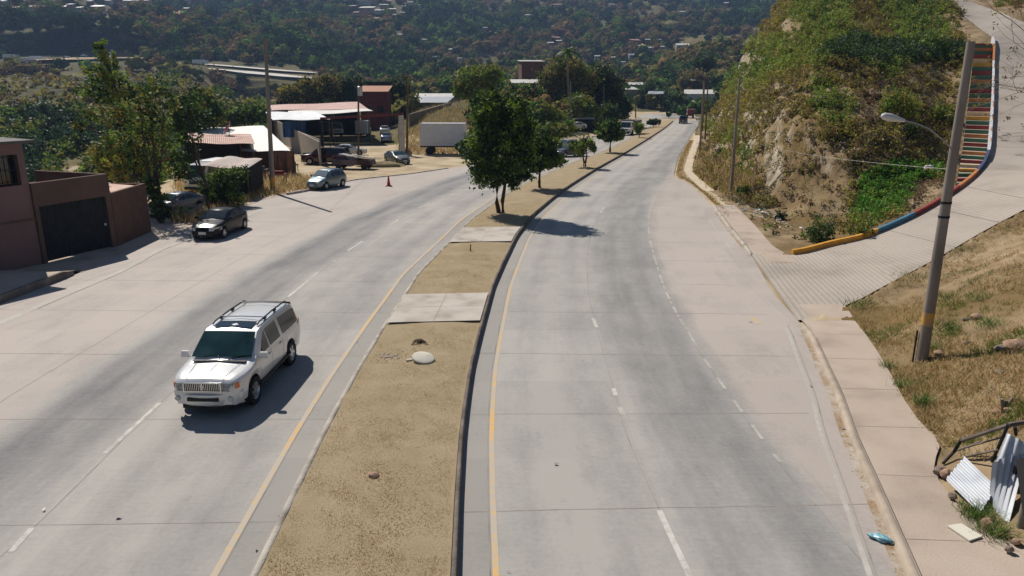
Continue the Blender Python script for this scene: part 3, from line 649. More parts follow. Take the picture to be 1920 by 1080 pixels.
def tree(name, label, base, blobs, mats, dens=900, size=.16, trunk=.14, stems=1, group=None, lean=(0, 0), cat='tree', bark=None, limbs=True, shell=.55, clump=14, fork=.35):
    base = np.array(base, float); t = thing(name, label, cat, tuple(base), 0, group)
    mb = MB(); top = max(b[0][2] for b in blobs); zlow = min(b[0][2] - b[1][2] for b in blobs)
    cx = np.mean([b[0][0] for b in blobs]); cy = np.mean([b[0][1] for b in blobs])
    for s in range(stems):
        ox = (s - (stems - 1) / 2) * trunk * 3.2
        p0 = Vector((ox * .6, 0, -.15)); zf = (zlow - base[2]) * (.9 + .1 * s) if zlow > base[2] + .4 else (top - base[2]) * fork
        zf = max(zf, .4)
        p1 = Vector((ox + lean[0] * .5 + random.uniform(-.1, .1), lean[1] * .5, zf)); p2 = Vector(((cx - base[0]) * .8 + ox * 1.5, (cy - base[1]) * .8, (top - base[2]) * .82))
        mid = (p0 + p1) / 2 + Vector((random.uniform(-.12, .12), random.uniform(-.1, .1), 0))
        mb.tube([p0, mid, p1, (p1 + p2) / 2, p2], [trunk * 1.25, trunk, trunk * .8, trunk * .5, trunk * .15], 8)
        if limbs:
            for i, b in enumerate(blobs):
                if i % stems != s: continue
                c = Vector(b[0]) - Vector(base); q = p1.lerp(p2, random.uniform(0, .45)) if c.z > p1.z else p1
                m_ = (q + c) / 2 + Vector((0, 0, -.08 * (c - q).length))
                mb.tube([q, m_, c], [trunk * .45, trunk * .3, trunk * .1], 5)
                for k in range(3):
                    e = c + Vector([random.uniform(-.7, .7) * b[1][j] for j in range(3)]); mb.tube([c.lerp(q, .3), (c + e) / 2 + Vector((0, 0, .05)), e], [trunk * .2, trunk * .13, trunk * .05], 4)
    mb.build('trunk', bark or M_bark, t, smooth=60)
    mesh_obj('crown', crown_mesh('crown', blobs, mats, dens, size, base, clump, shell), t)
    return t
def pxblob(px, py, Y, rx, ry, ryy=None, opts=None):
    c = P(px, py, Y); s = Y / cp / FPX * 1.0
    zc = Y * cp - (c[2] - CAMH) * sp; s = zc / FPX
    r = (rx * s, (rx * s if ryy is None else ryy), ry * s)
    return (c, r) if opts is None else (c, r, opts)
D4 = [LM['dark'], LM['mid'], LM['lite'], LM['olive']]
DK = [LM['dark'], LM['dark'], LM['dark'], LM['mid'], LM['mid'], LM['lite']]
GM = 'trees along the grassy median'
# median trees
b1 = G(940, 400, .12); Y = b1[1]
tree('median_tree', 'tallest dark dense two-stemmed tree on the median, nearest the paved crossing', b1,
     [pxblob(*q) for q in [(925, 200, Y, 34, 30), (960, 205, Y - .6, 32, 28), (905, 235, Y + .4, 30, 30), (945, 245, Y, 44, 36), (985, 240, Y, 26, 26), (905, 285, Y, 32, 32), (948, 295, Y - .5, 42, 34), (985, 290, Y, 20, 26), (915, 325, Y, 34, 24), (958, 332, Y, 24, 18), (985, 328, Y, 14, 12), (925, 182, Y, 18, 14)]],
     DK, dens=1950, size=.175, trunk=.13, stems=2, group=GM, clump=20, shell=.3)
b2 = G(1012, 353, .12); Y = b2[1]
tree('median_tree', 'round dark tree second on the median, behind the tallest one', b2,
     [pxblob(*q) for q in [(1005, 262, Y, 26, 20), (1030, 272, Y, 22, 18), (990, 285, Y, 26, 20), (1018, 295, Y, 30, 18), (1042, 302, Y, 16, 12), (1000, 312, Y, 18, 10), (980, 258, Y, 16, 16)]],
     DK, dens=1800, size=.2, trunk=.12, group=GM, clump=18, shell=.35)
b3 = G(1096, 313, .12); Y = b3[1]
tree('median_tree', 'sparse spreading tree with splayed thin stems on the median', b3,
     [pxblob(*q) for q in [(1075, 275, Y, 14, 9), (1100, 268, Y, 18, 10), (1112, 278, Y, 9, 8), (1086, 285, Y, 10, 6)]], [LM['mid'], LM['lite'], LM['olive'], LM['dark']], dens=900, size=.24, trunk=.1, stems=2, group=GM)
b4 = G(1144, 286, .12); Y = b4[1]
tree('median_tree', 'neat rounded green tree on a single straight stem on the median', b4,
     [pxblob(*q) for q in [(1145, 238, Y, 18, 13), (1132, 250, Y, 14, 10), (1158, 252, Y, 14, 10), (1145, 256, Y, 18, 8)]], [LM['mid'], LM['dark'], LM['lite']], dens=1300, size=.3, trunk=.12, group=GM)
b5 = G(1199, 258, .12); Y = b5[1]
tree('median_tree', 'slim pale green sapling on the median beside the white lorry', b5, [pxblob(1199, 238, Y, 9, 8), pxblob(1196, 246, Y, 6, 5)], [LM['lite'], LM['mid']], dens=800, size=.35, trunk=.08, group=GM)
b6 = G(1226, 238, .12); Y = b6[1]
tree('median_tree', 'low wide dark sapling farthest along the median', b6, [pxblob(1220, 229, Y, 8, 4), pxblob(1230, 229, Y, 8, 4)], [LM['blu'], LM['dark']], dens=800, size=.4, trunk=.08, group=GM)
b7 = G(1260, 226, .12); tree('median_tree', 'tiny shrub-like tree at the far tip of the median', G(1254, 221, .05), [pxblob(1254, 215, G(1254, 221)[1], 5, 4)], [LM['dark'], LM['mid']], dens=500, size=.5, trunk=.08, group=GM)
# roadside trees on the left, beyond the brick wall
GL = 'roadside trees beyond the brick wall'
b = (-21.9, 47.0, 0)
tree('tall_tree', 'tall thin-stemmed tree with dark tiered crown rising highest beside the brick wall', (-26.5, 52.5, 0),
     [pxblob(*q) for q in [(188, 88, 53, 14, 14), (200, 115, 53, 22, 16), (180, 140, 53, 26, 16), (215, 150, 53, 28, 18), (160, 170, 53, 20, 14), (200, 180, 53, 26, 14), (240, 178, 52, 24, 18), (172, 215, 53, 20, 12), (220, 225, 53, 20, 12), (150, 235, 53, 16, 14)]],
     [LM['dark'], LM['mid'], LM['olive'], LM['lite']], dens=640, size=.2, trunk=.16, group=GL, clump=16, fork=.4)
tree('tall_tree', 'bushy two-stemmed tree with yellowing leaves just past the brick wall', (-22.4, 46.0, 0),
     [pxblob(*q) for q in [(285, 165, 47, 30, 22), (262, 195, 47, 28, 22), (310, 190, 47, 26, 24), (280, 230, 47, 36, 26), (245, 255, 47, 28, 24), (310, 255, 47, 28, 24), (270, 290, 47, 26, 22), (225, 300, 48, 26, 20), (290, 330, 46.5, 18, 22), (295, 375, 46, 12, 22)]],
     [LM['mid'], LM['dark'], LM['mid'], LM['lite'], LM['yel'], LM['dark']], dens=520, size=.17, trunk=.12, stems=2, group=GL, clump=14)
tree('tall_tree', 'dark glossy tree on a bare curved stem beside the parked vans', (-20.5, 49.0, 0),
     [pxblob(*q) for q in [(345, 195, 50, 26, 22), (325, 225, 50, 24, 22), (370, 215, 51, 24, 20), (350, 255, 50, 26, 20), (335, 300, 50, 22, 22), (360, 290, 50, 16, 20), (345, 330, 50, 22, 14)]],
     [LM['dark'], LM['mid'], LM['blu']], dens=820, size=.185, trunk=.12, group=GL, clump=16)
tree('tall_tree', 'leafy pale green tree standing behind the rusty tin shelter', (-30, 60, -.3),
     [pxblob(*q) for q in [(225, 270, 60, 30, 24), (195, 290, 60, 26, 20), (250, 300, 60, 24, 20), (215, 320, 60, 28, 14)]], [LM['lite'], LM['mid'], LM['olive'], LM['yel']], dens=900, size=.26, trunk=.14, group=GL)
tree('bushy_tree', 'wide olive tree standing behind the white tin roof', (-36, 88, 0),
     [pxblob(*q) for q in [(375, 190, 88, 30, 22), (345, 205, 88, 28, 22), (395, 215, 88, 26, 20), (360, 235, 88, 32, 18)]], [LM['olive'], LM['mid'], LM['dark']], dens=600, size=.34, trunk=.2, group='trees behind the yards')
tree('roadside_bush', 'dark leafy bush at the foot of the bushy two-stemmed tree', (-20.8, 45.6, 0), [pxblob(*q) for q in [(290, 375, 45.5, 16, 22), (305, 400, 45.2, 14, 16), (280, 345, 45.5, 14, 16)]], [LM['dark'], LM['mid']], dens=2000, size=.15, trunk=.05, cat='bush')
tree('roadside_bush', 'low green bush between the two stems by the parked pale grey car', (-18.9, 47.2, 0), [pxblob(*q) for q in [(330, 405, 46.8, 16, 10), (345, 398, 47, 12, 10)]], [LM['mid'], LM['lite']], dens=2000, size=.14, trunk=.04, cat='bush')
tree('tall_tree', 'mixed yellow and green tree rising behind the low brick building', (-25, 49.5, 0),
     [pxblob(*q) for q in [(235, 215, 50, 26, 24), (255, 250, 50, 30, 24), (230, 280, 50, 26, 22), (265, 310, 50, 26, 20), (240, 335, 50, 20, 14), (300, 285, 49, 26, 22)]], [LM['mid'], LM['lite'], LM['yel'], LM['dark'], LM['brn']], dens=850, size=.18, trunk=.12, group=GL)
# shrub in front of the white van
tree('leafy_bush', 'big dark creeper-like bush in front of the small tin canopy', (-20.5, 52.5, 0),
     [pxblob(*q) for q in [(400, 345, 52, 24, 22), (425, 335, 52.5, 26, 20), (450, 328, 53, 18, 16), (405, 375, 52, 22, 20), (435, 370, 52.5, 22, 22), (390, 365, 52, 14, 14)]], [LM['dark'], LM['mid'], LM['dark'], LM['lite']], dens=1900, size=.15, trunk=.08, cat='bush')
# yards' background trees
GB = 'trees behind the yards'
for lab, x, Y, bl, ms in [
    ('broad dark tree with dry yellow tips behind the red roofed shed', 560, 165, [(545, 185, 26, 22), (580, 170, 28, 22), (610, 165, 26, 22), (570, 195, 34, 16), (535, 200, 20, 16)], ['dark', 'olive', 'yel', 'brn']),
    ('dense dark mango-like tree left of the red-brown tower house', 640, 172, [(635, 165, 26, 22), (665, 165, 20, 20), (650, 185, 28, 16)], ['dark', 'dark', 'mid']),
    ('dark tree with silvery leaves right of the red-brown tower house', 750, 168, [(745, 165, 24, 20), (765, 185, 20, 18), (740, 195, 18, 16)], ['dark', 'blu', 'olive']),
    ('low green tree left of the red roofed shed behind the white tin roof', 470, 120, [(455, 215, 26, 16), (485, 212, 22, 14), (430, 225, 20, 14)], ['mid', 'dark', 'lite'])]:
    base = P(x, 230, Y); base[2] = gz(base[0], Y)
    tree('bushy_tree', lab, base, [pxblob(a, b_, Y, c_, d_) for a, b_, c_, d_ in bl], [LM[m_] for m_ in ms], dens=330, size=.5, trunk=.25, group=GB)
# grove right of the truck
GR = 'trees of the grove beyond the median'
for lab, x, Y, bl, ms in [
    ('yellow-green leafy tree just behind the tall median tree', 890, 118, [(890, 150, 34, 22), (920, 145, 26, 20), (870, 165, 22, 18)], ['mid', 'lite', 'olive']),
    ('dark tree at the foot of the grassy bank beside the box truck', 868, 90, [(868, 275, 16, 14), (885, 285, 16, 12)], ['dark', 'mid']),
    ('green tree under the small brick house', 985, 150, [(960, 180, 26, 20), (990, 175, 22, 16), (1005, 190, 20, 18)], ['mid', 'dark', 'lite']),
    ('tallest brownish tree crowned under the palm', 1060, 160, [(1060, 135, 34, 24), (1035, 150, 26, 24), (1090, 150, 28, 24), (1060, 170, 36, 24), (1030, 180, 24, 20)], ['olive', 'brn', 'yel', 'mid', 'dark']),
    ('big dark green tree at the right of the grove', 1130, 165, [(1120, 150, 30, 26), (1145, 165, 24, 26), (1125, 190, 34, 24), (1155, 195, 20, 26), (1170, 205, 14, 18)], ['dark', 'mid', 'dark']),
    ('fresh green tree with feathery crown near the street lamp', 1085, 145, [(1085, 200, 28, 20), (1105, 215, 26, 16), (1065, 215, 26, 16)], ['mid', 'lite', 'olive']),
    ('pale green bush-like tree above the parked cars', 1020, 128, [(1010, 215, 28, 18), (1035, 225, 26, 16), (990, 225, 22, 18)], ['lite', 'mid', 'olive']),
    ('shaded green tree hanging over the dark lean-to', 1120, 150, [(1120, 222, 22, 16), (1140, 215, 20, 18)], ['dark', 'mid']),
    ('silvery green bushy tree in front of the parked cars', 1040, 112, [(1035, 245, 26, 14), (1060, 240, 20, 12), (1010, 248, 18, 12)], ['olive', 'lite', 'mid'])]:
    base = P(x, 230, Y); base[2] = gz(base[0], Y)
    tree('grove_tree', lab, base, [pxblob(a, b_, Y, c_, d_) for a, b_, c_, d_ in bl], [LM[m_] for m_ in ms], dens=420, size=.45, trunk=.22, group=GR)
for lab, x, py, Y, r, hh, ms in [('round tree left of the pale factory', 1265, 190, 262, 20, 14, ['dark', 'mid']), ('tree right in front of the pale factory door', 1240, 180, 275, 16, 14, ['mid', 'blu']), ('dark tree behind the open-sided shed', 1225, 165, 300, 22, 14, ['dark', 'mid']),
                             ('palm-like bushy tree at the road bend', 1272, 205, 240, 12, 8, ['blu', 'dark', 'mid']), ('dark rounded tree on the slope above the factory', 1320, 118, 330, 18, 14, ['dark', 'dark', 'mid']), ('brownish tree behind the factory', 1300, 150, 320, 24, 14, ['brn', 'olive']),
                             ('dark tree at the right end of the factory', 1365, 175, 230, 22, 22, ['dark', 'mid'])]:
    base = P(x, 200, Y); base[2] = gz(base[0], Y)
    tree('valley_tree', lab, base, [pxblob(x, py, Y, r, hh), pxblob(x - r * .5, py + hh * .4, Y, r * .6, hh * .7), pxblob(x + r * .5, py + hh * .3, Y, r * .6, hh * .7)], [LM[m_] for m_ in ms], dens=160, size=.8, trunk=.3, group='trees round the factory')
# palm
pb = P(1066, 230, 158); pb[2] = gz(pb[0], 158); pt = thing('palm_tree', 'palm with drooping fronds rising above the grove', 'palm', tuple(pb))
tp = P(1064, 96, 152) - pb; mb = MB(); mb.tube([(0, 0, 0), tuple(tp * .5), tuple(tp)], [.28, .22, .18], 8); mb.build('trunk', M_barkl, pt, smooth=60)
mb = MB()
for k in range(16):
    a = 2 * math.pi * k / 16 + random.uniform(-.15, .15); el = random.uniform(-.2, 1.1); Ln = random.uniform(2.4, 3.2); pts = []
    for q in range(7):
        s = q / 6; pts.append(Vector(tp) + Vector((math.cos(a) * math.cos(el) * Ln * s, math.sin(a) * math.cos(el) * Ln * s, math.sin(el) * Ln * s - 1.9 * s * s)))
    side = Vector((-math.sin(a), math.cos(a), 0))
    for q in range(6):
        w0, w1 = .38 * math.sin(math.pi * (q / 6 * .9 + .1)), .38 * math.sin(math.pi * ((q + 1) / 6 * .9 + .1))
        for sg in (-1, 1): mb.quad(pts[q], pts[q + 1], pts[q + 1] + side * w1 * sg - Vector((0, 0, .22)), pts[q] + side * w0 * sg - Vector((0, 0, .22)))
mb.build('crown', LM['mid'], pt)

# ---------------------------------------------------------------- scrub on the embankment (uncountable), sampled over its surface
def inpoly(x, y, poly):
    c = False; n = len(poly)
    for i in range(n):
        x1, y1 = poly[i]; x2, y2 = poly[(i + 1) % n]
        if (y1 > y) != (y2 > y) and x < (x2 - x1) * (y - y1) / (y2 - y1) + x1: c = not c
    return c
ROCK = [(1418, 300), (1440, 240), (1470, 215), (1530, 225), (1545, 262), (1590, 290), (1600, 340), (1585, 400), (1590, 425), (1520, 430), (1480, 400), (1440, 360), (1425, 330)]
BRIGHT = [(1620, 330), (1680, 308), (1760, 310), (1770, 325), (1712, 345), (1700, 395), (1650, 412), (1600, 408), (1605, 370)]
DARKB = [(1545, 95), (1600, 70), (1660, 90), (1740, 85), (1800, 95), (1798, 108), (1700, 118), (1600, 125), (1545, 115)]
STRAW = [(1290, 260), (1320, 230), (1350, 290), (1400, 330), (1450, 360), (1460, 400), (1380, 385), (1330, 350), (1290, 320)]
BROWNP = [(1700, 345), (1780, 335), (1790, 365), (1740, 405), (1700, 400)]
SOILP = [(1690, 120), (1790, 115), (1800, 205), (1740, 200), (1700, 150)]
PATHB = [(1610, 190), (1650, 150), (1670, 160), (1640, 240), (1600, 215)]
TOPS = [(1745, 25), (1790, 30), (1860, 75), (1815, 80), (1780, 60)]
types = {'g': [], 's': []}; RLd = np.concatenate([RL[:, :2], (RL[1:, :2] + RL[:-1, :2]) / 2, STL[:, :2], STR[:, :2]])
def add_b(kind, c, r, opts, n): types[kind].append((c, r, opts, n))
embM = [LM['dark'], LM['mid'], LM['lite'], LM['olive'], LM['yel'], LM['brn'], LM['bright'], LM['blu'], LM['gry']]
for _ in range(9000):
    px = random.uniform(1285, 1985); py = random.uniform(-70, 450)
    if px > 1800 and py < 440 and not (px > 1870 and py < 15) and not (px < 1825 and py < 30): 
        if px > 1796: continue
    h = hitpx(px, py)
    if h is None or h.y > 230 or h.y < 36: continue
    if h.x < float(fSO(h.y)) + .3: continue
    if rampbvh.ray_cast(Vector((h.x, h.y, 200)), Vector((0, 0, -1)))[0] is not None: continue
    dist = h.y; f = dist / 55
    if inpoly(px, py, BRIGHT): o_, n, s = [6, 6, 2, 1], 60, .45
    elif inpoly(px, py, DARKB): o_, n, s = [0, 0, 1, 7], 80, .9
    elif inpoly(px, py, ROCK):
        if random.random() < .84: continue
        o_, n, s = [8, 5, 3], 22, .35
    elif inpoly(px, py, STRAW): o_, n, s = [4, 5, 3, 8], 26, .4
    elif inpoly(px, py, BROWNP) or inpoly(px, py, PATHB):
        if random.random() < .5: continue
        o_, n, s = [5, 5, 8], 24, .4
    elif inpoly(px, py, SOILP) or inpoly(px, py, TOPS):
        if random.random() < .6: continue
        o_, n, s = [5, 3, 4], 24, .4
    elif h.y < 55 and px < 1620 and h.x - float(fSO(h.y)) < 4.2:
        if random.random() < .75: continue
        o_, n, s = random.choice([[5, 4], [6, 1], [3, 5]]), 14, .22
    else:
        q = noise.noise(Vector((px * .012, py * .012, 3))); q2 = noise.noise(Vector((px * .03, py * .03, 9)))
        if py < 130 or h.y > 75:
            if q > .18: o_ = [1, 1, 2, 3]
            elif q > -.12: o_ = [3, 2, 2, 3]
            else: o_ = [3, 4, 5, 3]
            n, s = 60, .75
            if q2 < -.35: continue
        else:
            if q > .2: o_ = [1, 3, 2]
            elif q > -.1: o_ = [5, 3, 4]
            else: o_ = [5, 8, 4, 3]
            n, s = 34, .5
            if q2 < -.2 and random.random() < .6: continue
    rr = s * random.uniform(.5, 1.25) * (1 + .25 * (f - 1) * (f > 1))
    if h.y < 75 and np.min(np.linalg.norm(RLd - np.array([h.x, h.y]), axis=1)) < rr + .35: continue
    add_b('g', np.array([h.x, h.y, h.z + rr * .35]), np.array([rr, rr, rr * .8]), o_, int(1.9 * n * (rr / s) ** 1.3))
def flush(name, lst, mats, size, clump, scale_with_y=True):
    V, F, mi = leaves([a[0] for a in lst], [a[1] for a in lst], [a[2] for a in lst], [a[3] for a in lst], 1.0, clump)
    V = V.reshape(-1, 4, 3); c = V.mean(1, keepdims=True); sz = size * (np.clip(c[:, :, 1:2], 45, 150) / 55) ** .8 if scale_with_y else size
    V = c + (V - c) * sz
    return struct(mesh_obj(name, raw_mesh(name, V.reshape(-1, 3), F, mats, mi)), 'stuff')
tag(flush('scrub', types['g'], embM, .145, 8), 'tangled dry and green scrub covering the steep bank', 'scrub')
# countable shrubs standing out of the scrub
GS = 'shrubs standing out on the bank'
for lab, px, py, r, ms in [('bright yellow-green round shrub alone on bare soil left of the stairs', 1682, 195, 30, ['lite', 'yel', 'mid']), ('dark shrub at the edge of the bare soil near the stair top', 1790, 108, 16, ['dark', 'mid']),
                           ('pale green shrub on the crest above the dark thicket', 1745, 85, 22, ['mid', 'lite']), ('small dark shrub at the foot of the second lamp post', 1395, 358, 12, ['dark', 'mid']),
                           ('green shrub half way down beside the painted stairs', 1765, 215, 20, ['lite', 'mid', 'olive']), ('broad-leaved green plant in the ditch behind the yellow kerb', 1535, 432, 24, ['blu', 'mid', 'mid']),
                           ('dark weed clump in the ditch beside the litter', 1463, 404, 9, ['dark', 'blu']), ('olive shrub below the bright grass patch', 1620, 432, 14, ['mid', 'olive']), ('dark bush low on the bank under the street lamp head', 1700, 245, 16, ['dark', 'mid']),
                           ('silvery agave-like plant in the tall straw near the path', 1350, 287, 10, ['gry', 'blu'])]:
    h = hitpx(px, py + r * .8)
    if h is None: continue
    s = h.y / FPX; bl = [((h.x, h.y, h.z + r * s * .8), (r * s, r * s, r * s * .9)), ((h.x - r * s * .4, h.y, h.z + r * s * .4), (r * s * .7,) * 3), ((h.x + r * s * .45, h.y, h.z + r * s * .45), (r * s * .7,) * 3)]
    tree('shrub', lab, (h.x, h.y, h.z), bl, [LM[m_] for m_ in ms], dens=1500 * (50 / h.y), size=.14 * h.y / 50, trunk=.05, group=GS, cat='shrub')

HL = [('top left ridge', [(5, 12, 'white', 9), (42, 10, 'rust', 10), (60, 22, 'white', 8), (85, 22, 'white', 6), (100, 10, 'rust', 8), (118, 22, 'white', 8), (135, 18, 'grey', 8), (150, 24, 'white', 8), (170, 10, 'grey', 6), (185, 22, 'grey', 12), (205, 8, 'white', 7), (222, 6, 'grey', 8), (240, 8, 'white', 8), (255, 10, 'rust', 12), (275, 8, 'white', 8), (240, 22, 'white', 6), (292, 21, 'white', 5), (345, 4, 'rust', 12), (370, 6, 'white', 14), (395, 4, 'rust', 14), (310, 3, 'white', 9), (350, 24, 'white', 6), (30, 24, 'rust', 8), (12, 3, 'white', 12)]),
      ('upper middle slope', [(652, 4, 'white', 7), (680, 10, 'white', 14), (700, 8, 'grey', 12), (662, 18, 'white', 8), (690, 26, 'white', 16), (712, 27, 'white', 10), (735, 24, 'white', 9), (752, 4, 'grey', 10), (760, 18, 'white', 7), (740, 35, 'white', 5), (705, 42, 'rust', 8), (670, 30, 'rust', 8), (755, 30, 'white', 5), (720, 16, 'grey', 9), (770, 10, 'white', 6), (728, 8, 'rust', 7)]),
      ('lower middle slope', [(750, 73, 'white', 5), (848, 66, 'white', 4), (860, 68, 'white', 5), (797, 82, 'white', 5), (848, 101, 'white', 7), (862, 118, 'white', 5), (785, 15, 'white', 4), (930, 8, 'white', 5), (910, 59, 'grey', 5), (815, 115, 'grey', 4), (933, 30, 'white', 4)]),
      ('slope right of the palm', [(992, 35, 'white', 9), (1027, 37, 'white', 6), (1045, 15, 'rust', 9), (1042, 78, 'rust', 9), (1048, 84, 'white', 6), (1032, 88, 'white', 7), (1148, 14, 'white', 8), (1180, 13, 'white', 5), (1278, 28, 'white', 8), (1235, 82, 'white', 5), (1190, 84, 'rust', 11), (1214, 82, 'white', 5), (1279, 95, 'white', 14), (1243, 96, 'white', 6), (1222, 98, 'white', 9), (1198, 101, 'white', 6), (1120, 114, 'white', 6), (1147, 117, 'white', 7), (1185, 112, 'grey', 8), (1365, 12, 'white', 9), (1430, 5, 'white', 7), (1455, 9, 'grey', 8), (1300, 6, 'white', 5), (1340, 4, 'grey', 5), (1343, 132, 'white', 6), (1168, 126, 'grey', 5)])]
# ---------------------------------------------------------------- woods on the far slopes
farM = [leafm('wood_dark', 42, 58, 32, .3, 0), leafm('wood_green', 74, 100, 44, .3, 0), leafm('wood_olive', 122, 120, 62, .3, 0), leafm('wood_dry', 138, 112, 78, .3, 0), leafm('wood_light', 116, 146, 64, .3, 0)]
CLEAR = [[(0, 104), (275, 103), (275, 128), (0, 134)], [(370, 114), (610, 132), (610, 166), (500, 162), (370, 144)], [(1290, 190), (1350, 190), (1350, 200), (1260, 200)], [(326, 22), (336, 22), (352, 48), (338, 48)],
         [(-250, 40), (180, 40), (250, 50), (310, 105), (-250, 108)], [(1195, 80), (1215, 80), (1222, 110), (1200, 105)], [(1160, 60), (1430, 50), (1430, 75), (1300, 85), (1180, 62)], [(640, 0), (780, 0), (770, 35), (650, 40)]]
lst = []
tries = 0
while len(lst) < 7600 and tries < 19000:
    tries += 1
    px = random.uniform(-250, 1500); py = random.uniform(-75, 240) if random.random() < .75 else random.uniform(-60, 110)
    cl = [inpoly(px, py, c_) for c_ in CLEAR]
    pr = 0 if any(cl[:4]) else ((.12 if py > 55 else .45) if cl[4] else (.4 if any(cl[5:]) else 1))
    if any(abs(px - hx) < hw_ * .75 + 2 and -4 < py - hy < 9 for _, L__ in HL for hx, hy, _c, hw_ in L__): continue
    h = hitpx(px, py)
    if h is None or h.y < 105 or h.y > 1700: continue
    if h.y < 272 and px < 720: continue
    if h.y < 270 and -60 < h.x < 60 and (fLO(min(h.y, 190)) - 6 < h.x < fSO(min(h.y, 190)) + 2): continue
    if px > 1300 and h.y < 220: continue
    if 700 < px < 900 and h.y < 150: continue
    if random.random() > pr: continue
    q = noise.noise(Vector((h.x * .009, h.y * .007, 5))) + .5 * noise.noise(Vector((h.x * .03, h.y * .02, 1)))
    if q < -.34 and random.random() < .75: continue
    rr = random.choice([random.uniform(1.8, 3.5), random.uniform(3.2, 5.6)]) * (1.0 if h.y > 300 else .6) * (1 + max(0, h.y - 600) / 1200)
    o_ = random.choice([[0, 0, 0], [0, 0, 1], [1, 1, 4]] if q > .12 else ([[0, 0, 0], [1, 1, 0], [2, 2, 1], [3, 3, 2]] if q > -.12 else [[2, 2, 2], [3, 3, 2], [3, 3, 3], [0, 1, 0]]))
    if random.random() < .08: o_ = [4, 1]
    if py > 90 and px > 850 and random.random() < .4: o_ = [3, 2]
    if cl[4]: o_ = [0, 0]
    lst.append((np.array([h.x, h.y, h.z + rr * .6]), np.array([rr, rr, rr * .9]), [random.choice(o_)] * 3 + [random.choice(o_)], int(26 + 19 * rr)))
V, F, mi = leaves([a[0] for a in lst], [a[1] * 1.05 for a in lst], [a[2] for a in lst], [int(a[3] * 1.1) for a in lst], 1.0, 6)
V = V.reshape(-1, 4, 3); c = V.mean(1, keepdims=True); V = c + (V - c) * np.clip(c[:, :, 1:2] / 460, .6, 1.8)
import bmesh
bm_ = bmesh.new(); bmesh.ops.create_icosphere(bm_, subdivisions=2, radius=1); bm_.verts.ensure_lookup_table()
IV = np.array([v.co[:] for v in bm_.verts]); IF = np.array([[v.index for v in f.verts] for f in bm_.faces]); bm_.free()
BVs, BFs, BMi = [], [], []
for q, a in enumerate(lst):
    for s_ in range(3):
        off = rng.normal(size=3) * a[1] * .42 * (s_ > 0); off[2] *= .5
        rad = a[1] * (.72 if s_ == 0 else .5)
        vv = IV * (rng.uniform(.45, 1.25, len(IV))[:, None]) * rad + a[0] + off
        BFs.append(IF + len(BVs) * len(IV)); BVs.append(vv)
        mm = rng.integers(0, len(a[2]), len(IF)); BMi.append(np.array(a[2])[mm])
BV_ = np.concatenate(BVs); BF_ = np.concatenate(BFs); BM_ = np.concatenate(BMi)
F3 = np.concatenate([F[:, [0, 1, 2]], F[:, [0, 2, 3]]]) + len(BV_)
V = np.concatenate([BV_, V.reshape(-1, 3)]); F = np.concatenate([BF_, F3]); mi = np.concatenate([BM_, mi, mi])
tag(struct(mesh_obj('wood', raw_mesh('wood', V.reshape(-1, 3), F, farM, mi)), 'stuff'), 'dusty dark woodland covering the far hillsides', 'woodland')

gl = []
for _ in range(4200):
    px = random.uniform(-120, 640); py = random.uniform(132, 345)
    h = hitpx(px, py)
    if h is None or h.y > 272 or h.y < 47: continue
    if h.y < 112 and h.x > -31 - max(0, h.y - 60) * .25: continue
    if h.y < 135 and h.x > -50 and px > 480: continue
    q = noise.noise(Vector((px * .011, py * .02, 2))) + .35 * noise.noise(Vector((px * .05, py * .06, 4)))
    crest = h.y > 150 and px < 470
    f = h.y / 100
    if crest:
        if q > .22: o_, n, s = [1, 0, 3], 40, 1.0
        else:
            if random.random() < .35: continue
            o_, n, s = [3, 5, 4, 8], 18, .5
    else:
        if q < -.45: continue
        o_, n, s = ([0, 7, 0] if q > -.05 else [3, 2, 1]), 50, 1.0
    rr = s * random.uniform(.6, 1.4) * f ** .7
    gl.append((np.array([h.x, h.y, h.z + rr * .5]), np.array([rr, rr, rr * .9]), [random.choice(o_), random.choice(o_)], int(n)))
V, F, mi = leaves([a[0] for a in gl], [a[1] for a in gl], [a[2] for a in gl], [a[3] for a in gl], 1.0, 6)
V = V.reshape(-1, 4, 3); c = V.mean(1, keepdims=True); V = c + (V - c) * .3 * (np.clip(c[:, :, 1:2], 45, 300) / 60) ** .75
tag(struct(mesh_obj('gully_scrub', raw_mesh('gully_scrub', V.reshape(-1, 3), F, embM, mi)), 'stuff'), 'dark brush and dry scrub filling the gully behind the yards', 'scrub')

# ---------------------------------------------------------------- grass
def blades(name, pts, h, wd, mats, mi, lean=.5, kind='stuff'):
    n = len(pts); pts = np.asarray(pts); a = rng.uniform(0, 2 * math.pi, n); hh = h * rng.uniform(.5, 1.3, n); dx = np.stack([np.cos(a), np.sin(a), np.zeros(n)], 1)
    b = rng.uniform(0, 2 * math.pi, n); ln = np.stack([np.cos(b), np.sin(b), np.zeros(n)], 1) * (hh * lean * rng.uniform(.3, 1.4, n))[:, None]
    V = np.stack([pts - dx * wd / 2, pts + dx * wd / 2, pts + ln + np.array([0, 0, 1]) * hh[:, None]], 1).reshape(-1, 3)
    return struct(mesh_obj(name, raw_mesh(name, V, np.arange(3 * n).reshape(-1, 3), mats, mi)), kind)
straw = [pmat('straw_pale', [S(212, 190, 148)], rough=.9, spec=.1, trans=.4), pmat('straw_tan', [S(190, 160, 112)], rough=.9, spec=.1, trans=.4), pmat('straw_brown', [S(146, 116, 78)], rough=.9, spec=.1, trans=.4), pmat('grass_green', [S(108, 130, 56)], rough=.9, spec=.1, trans=.4)]
pts = []; mi = []
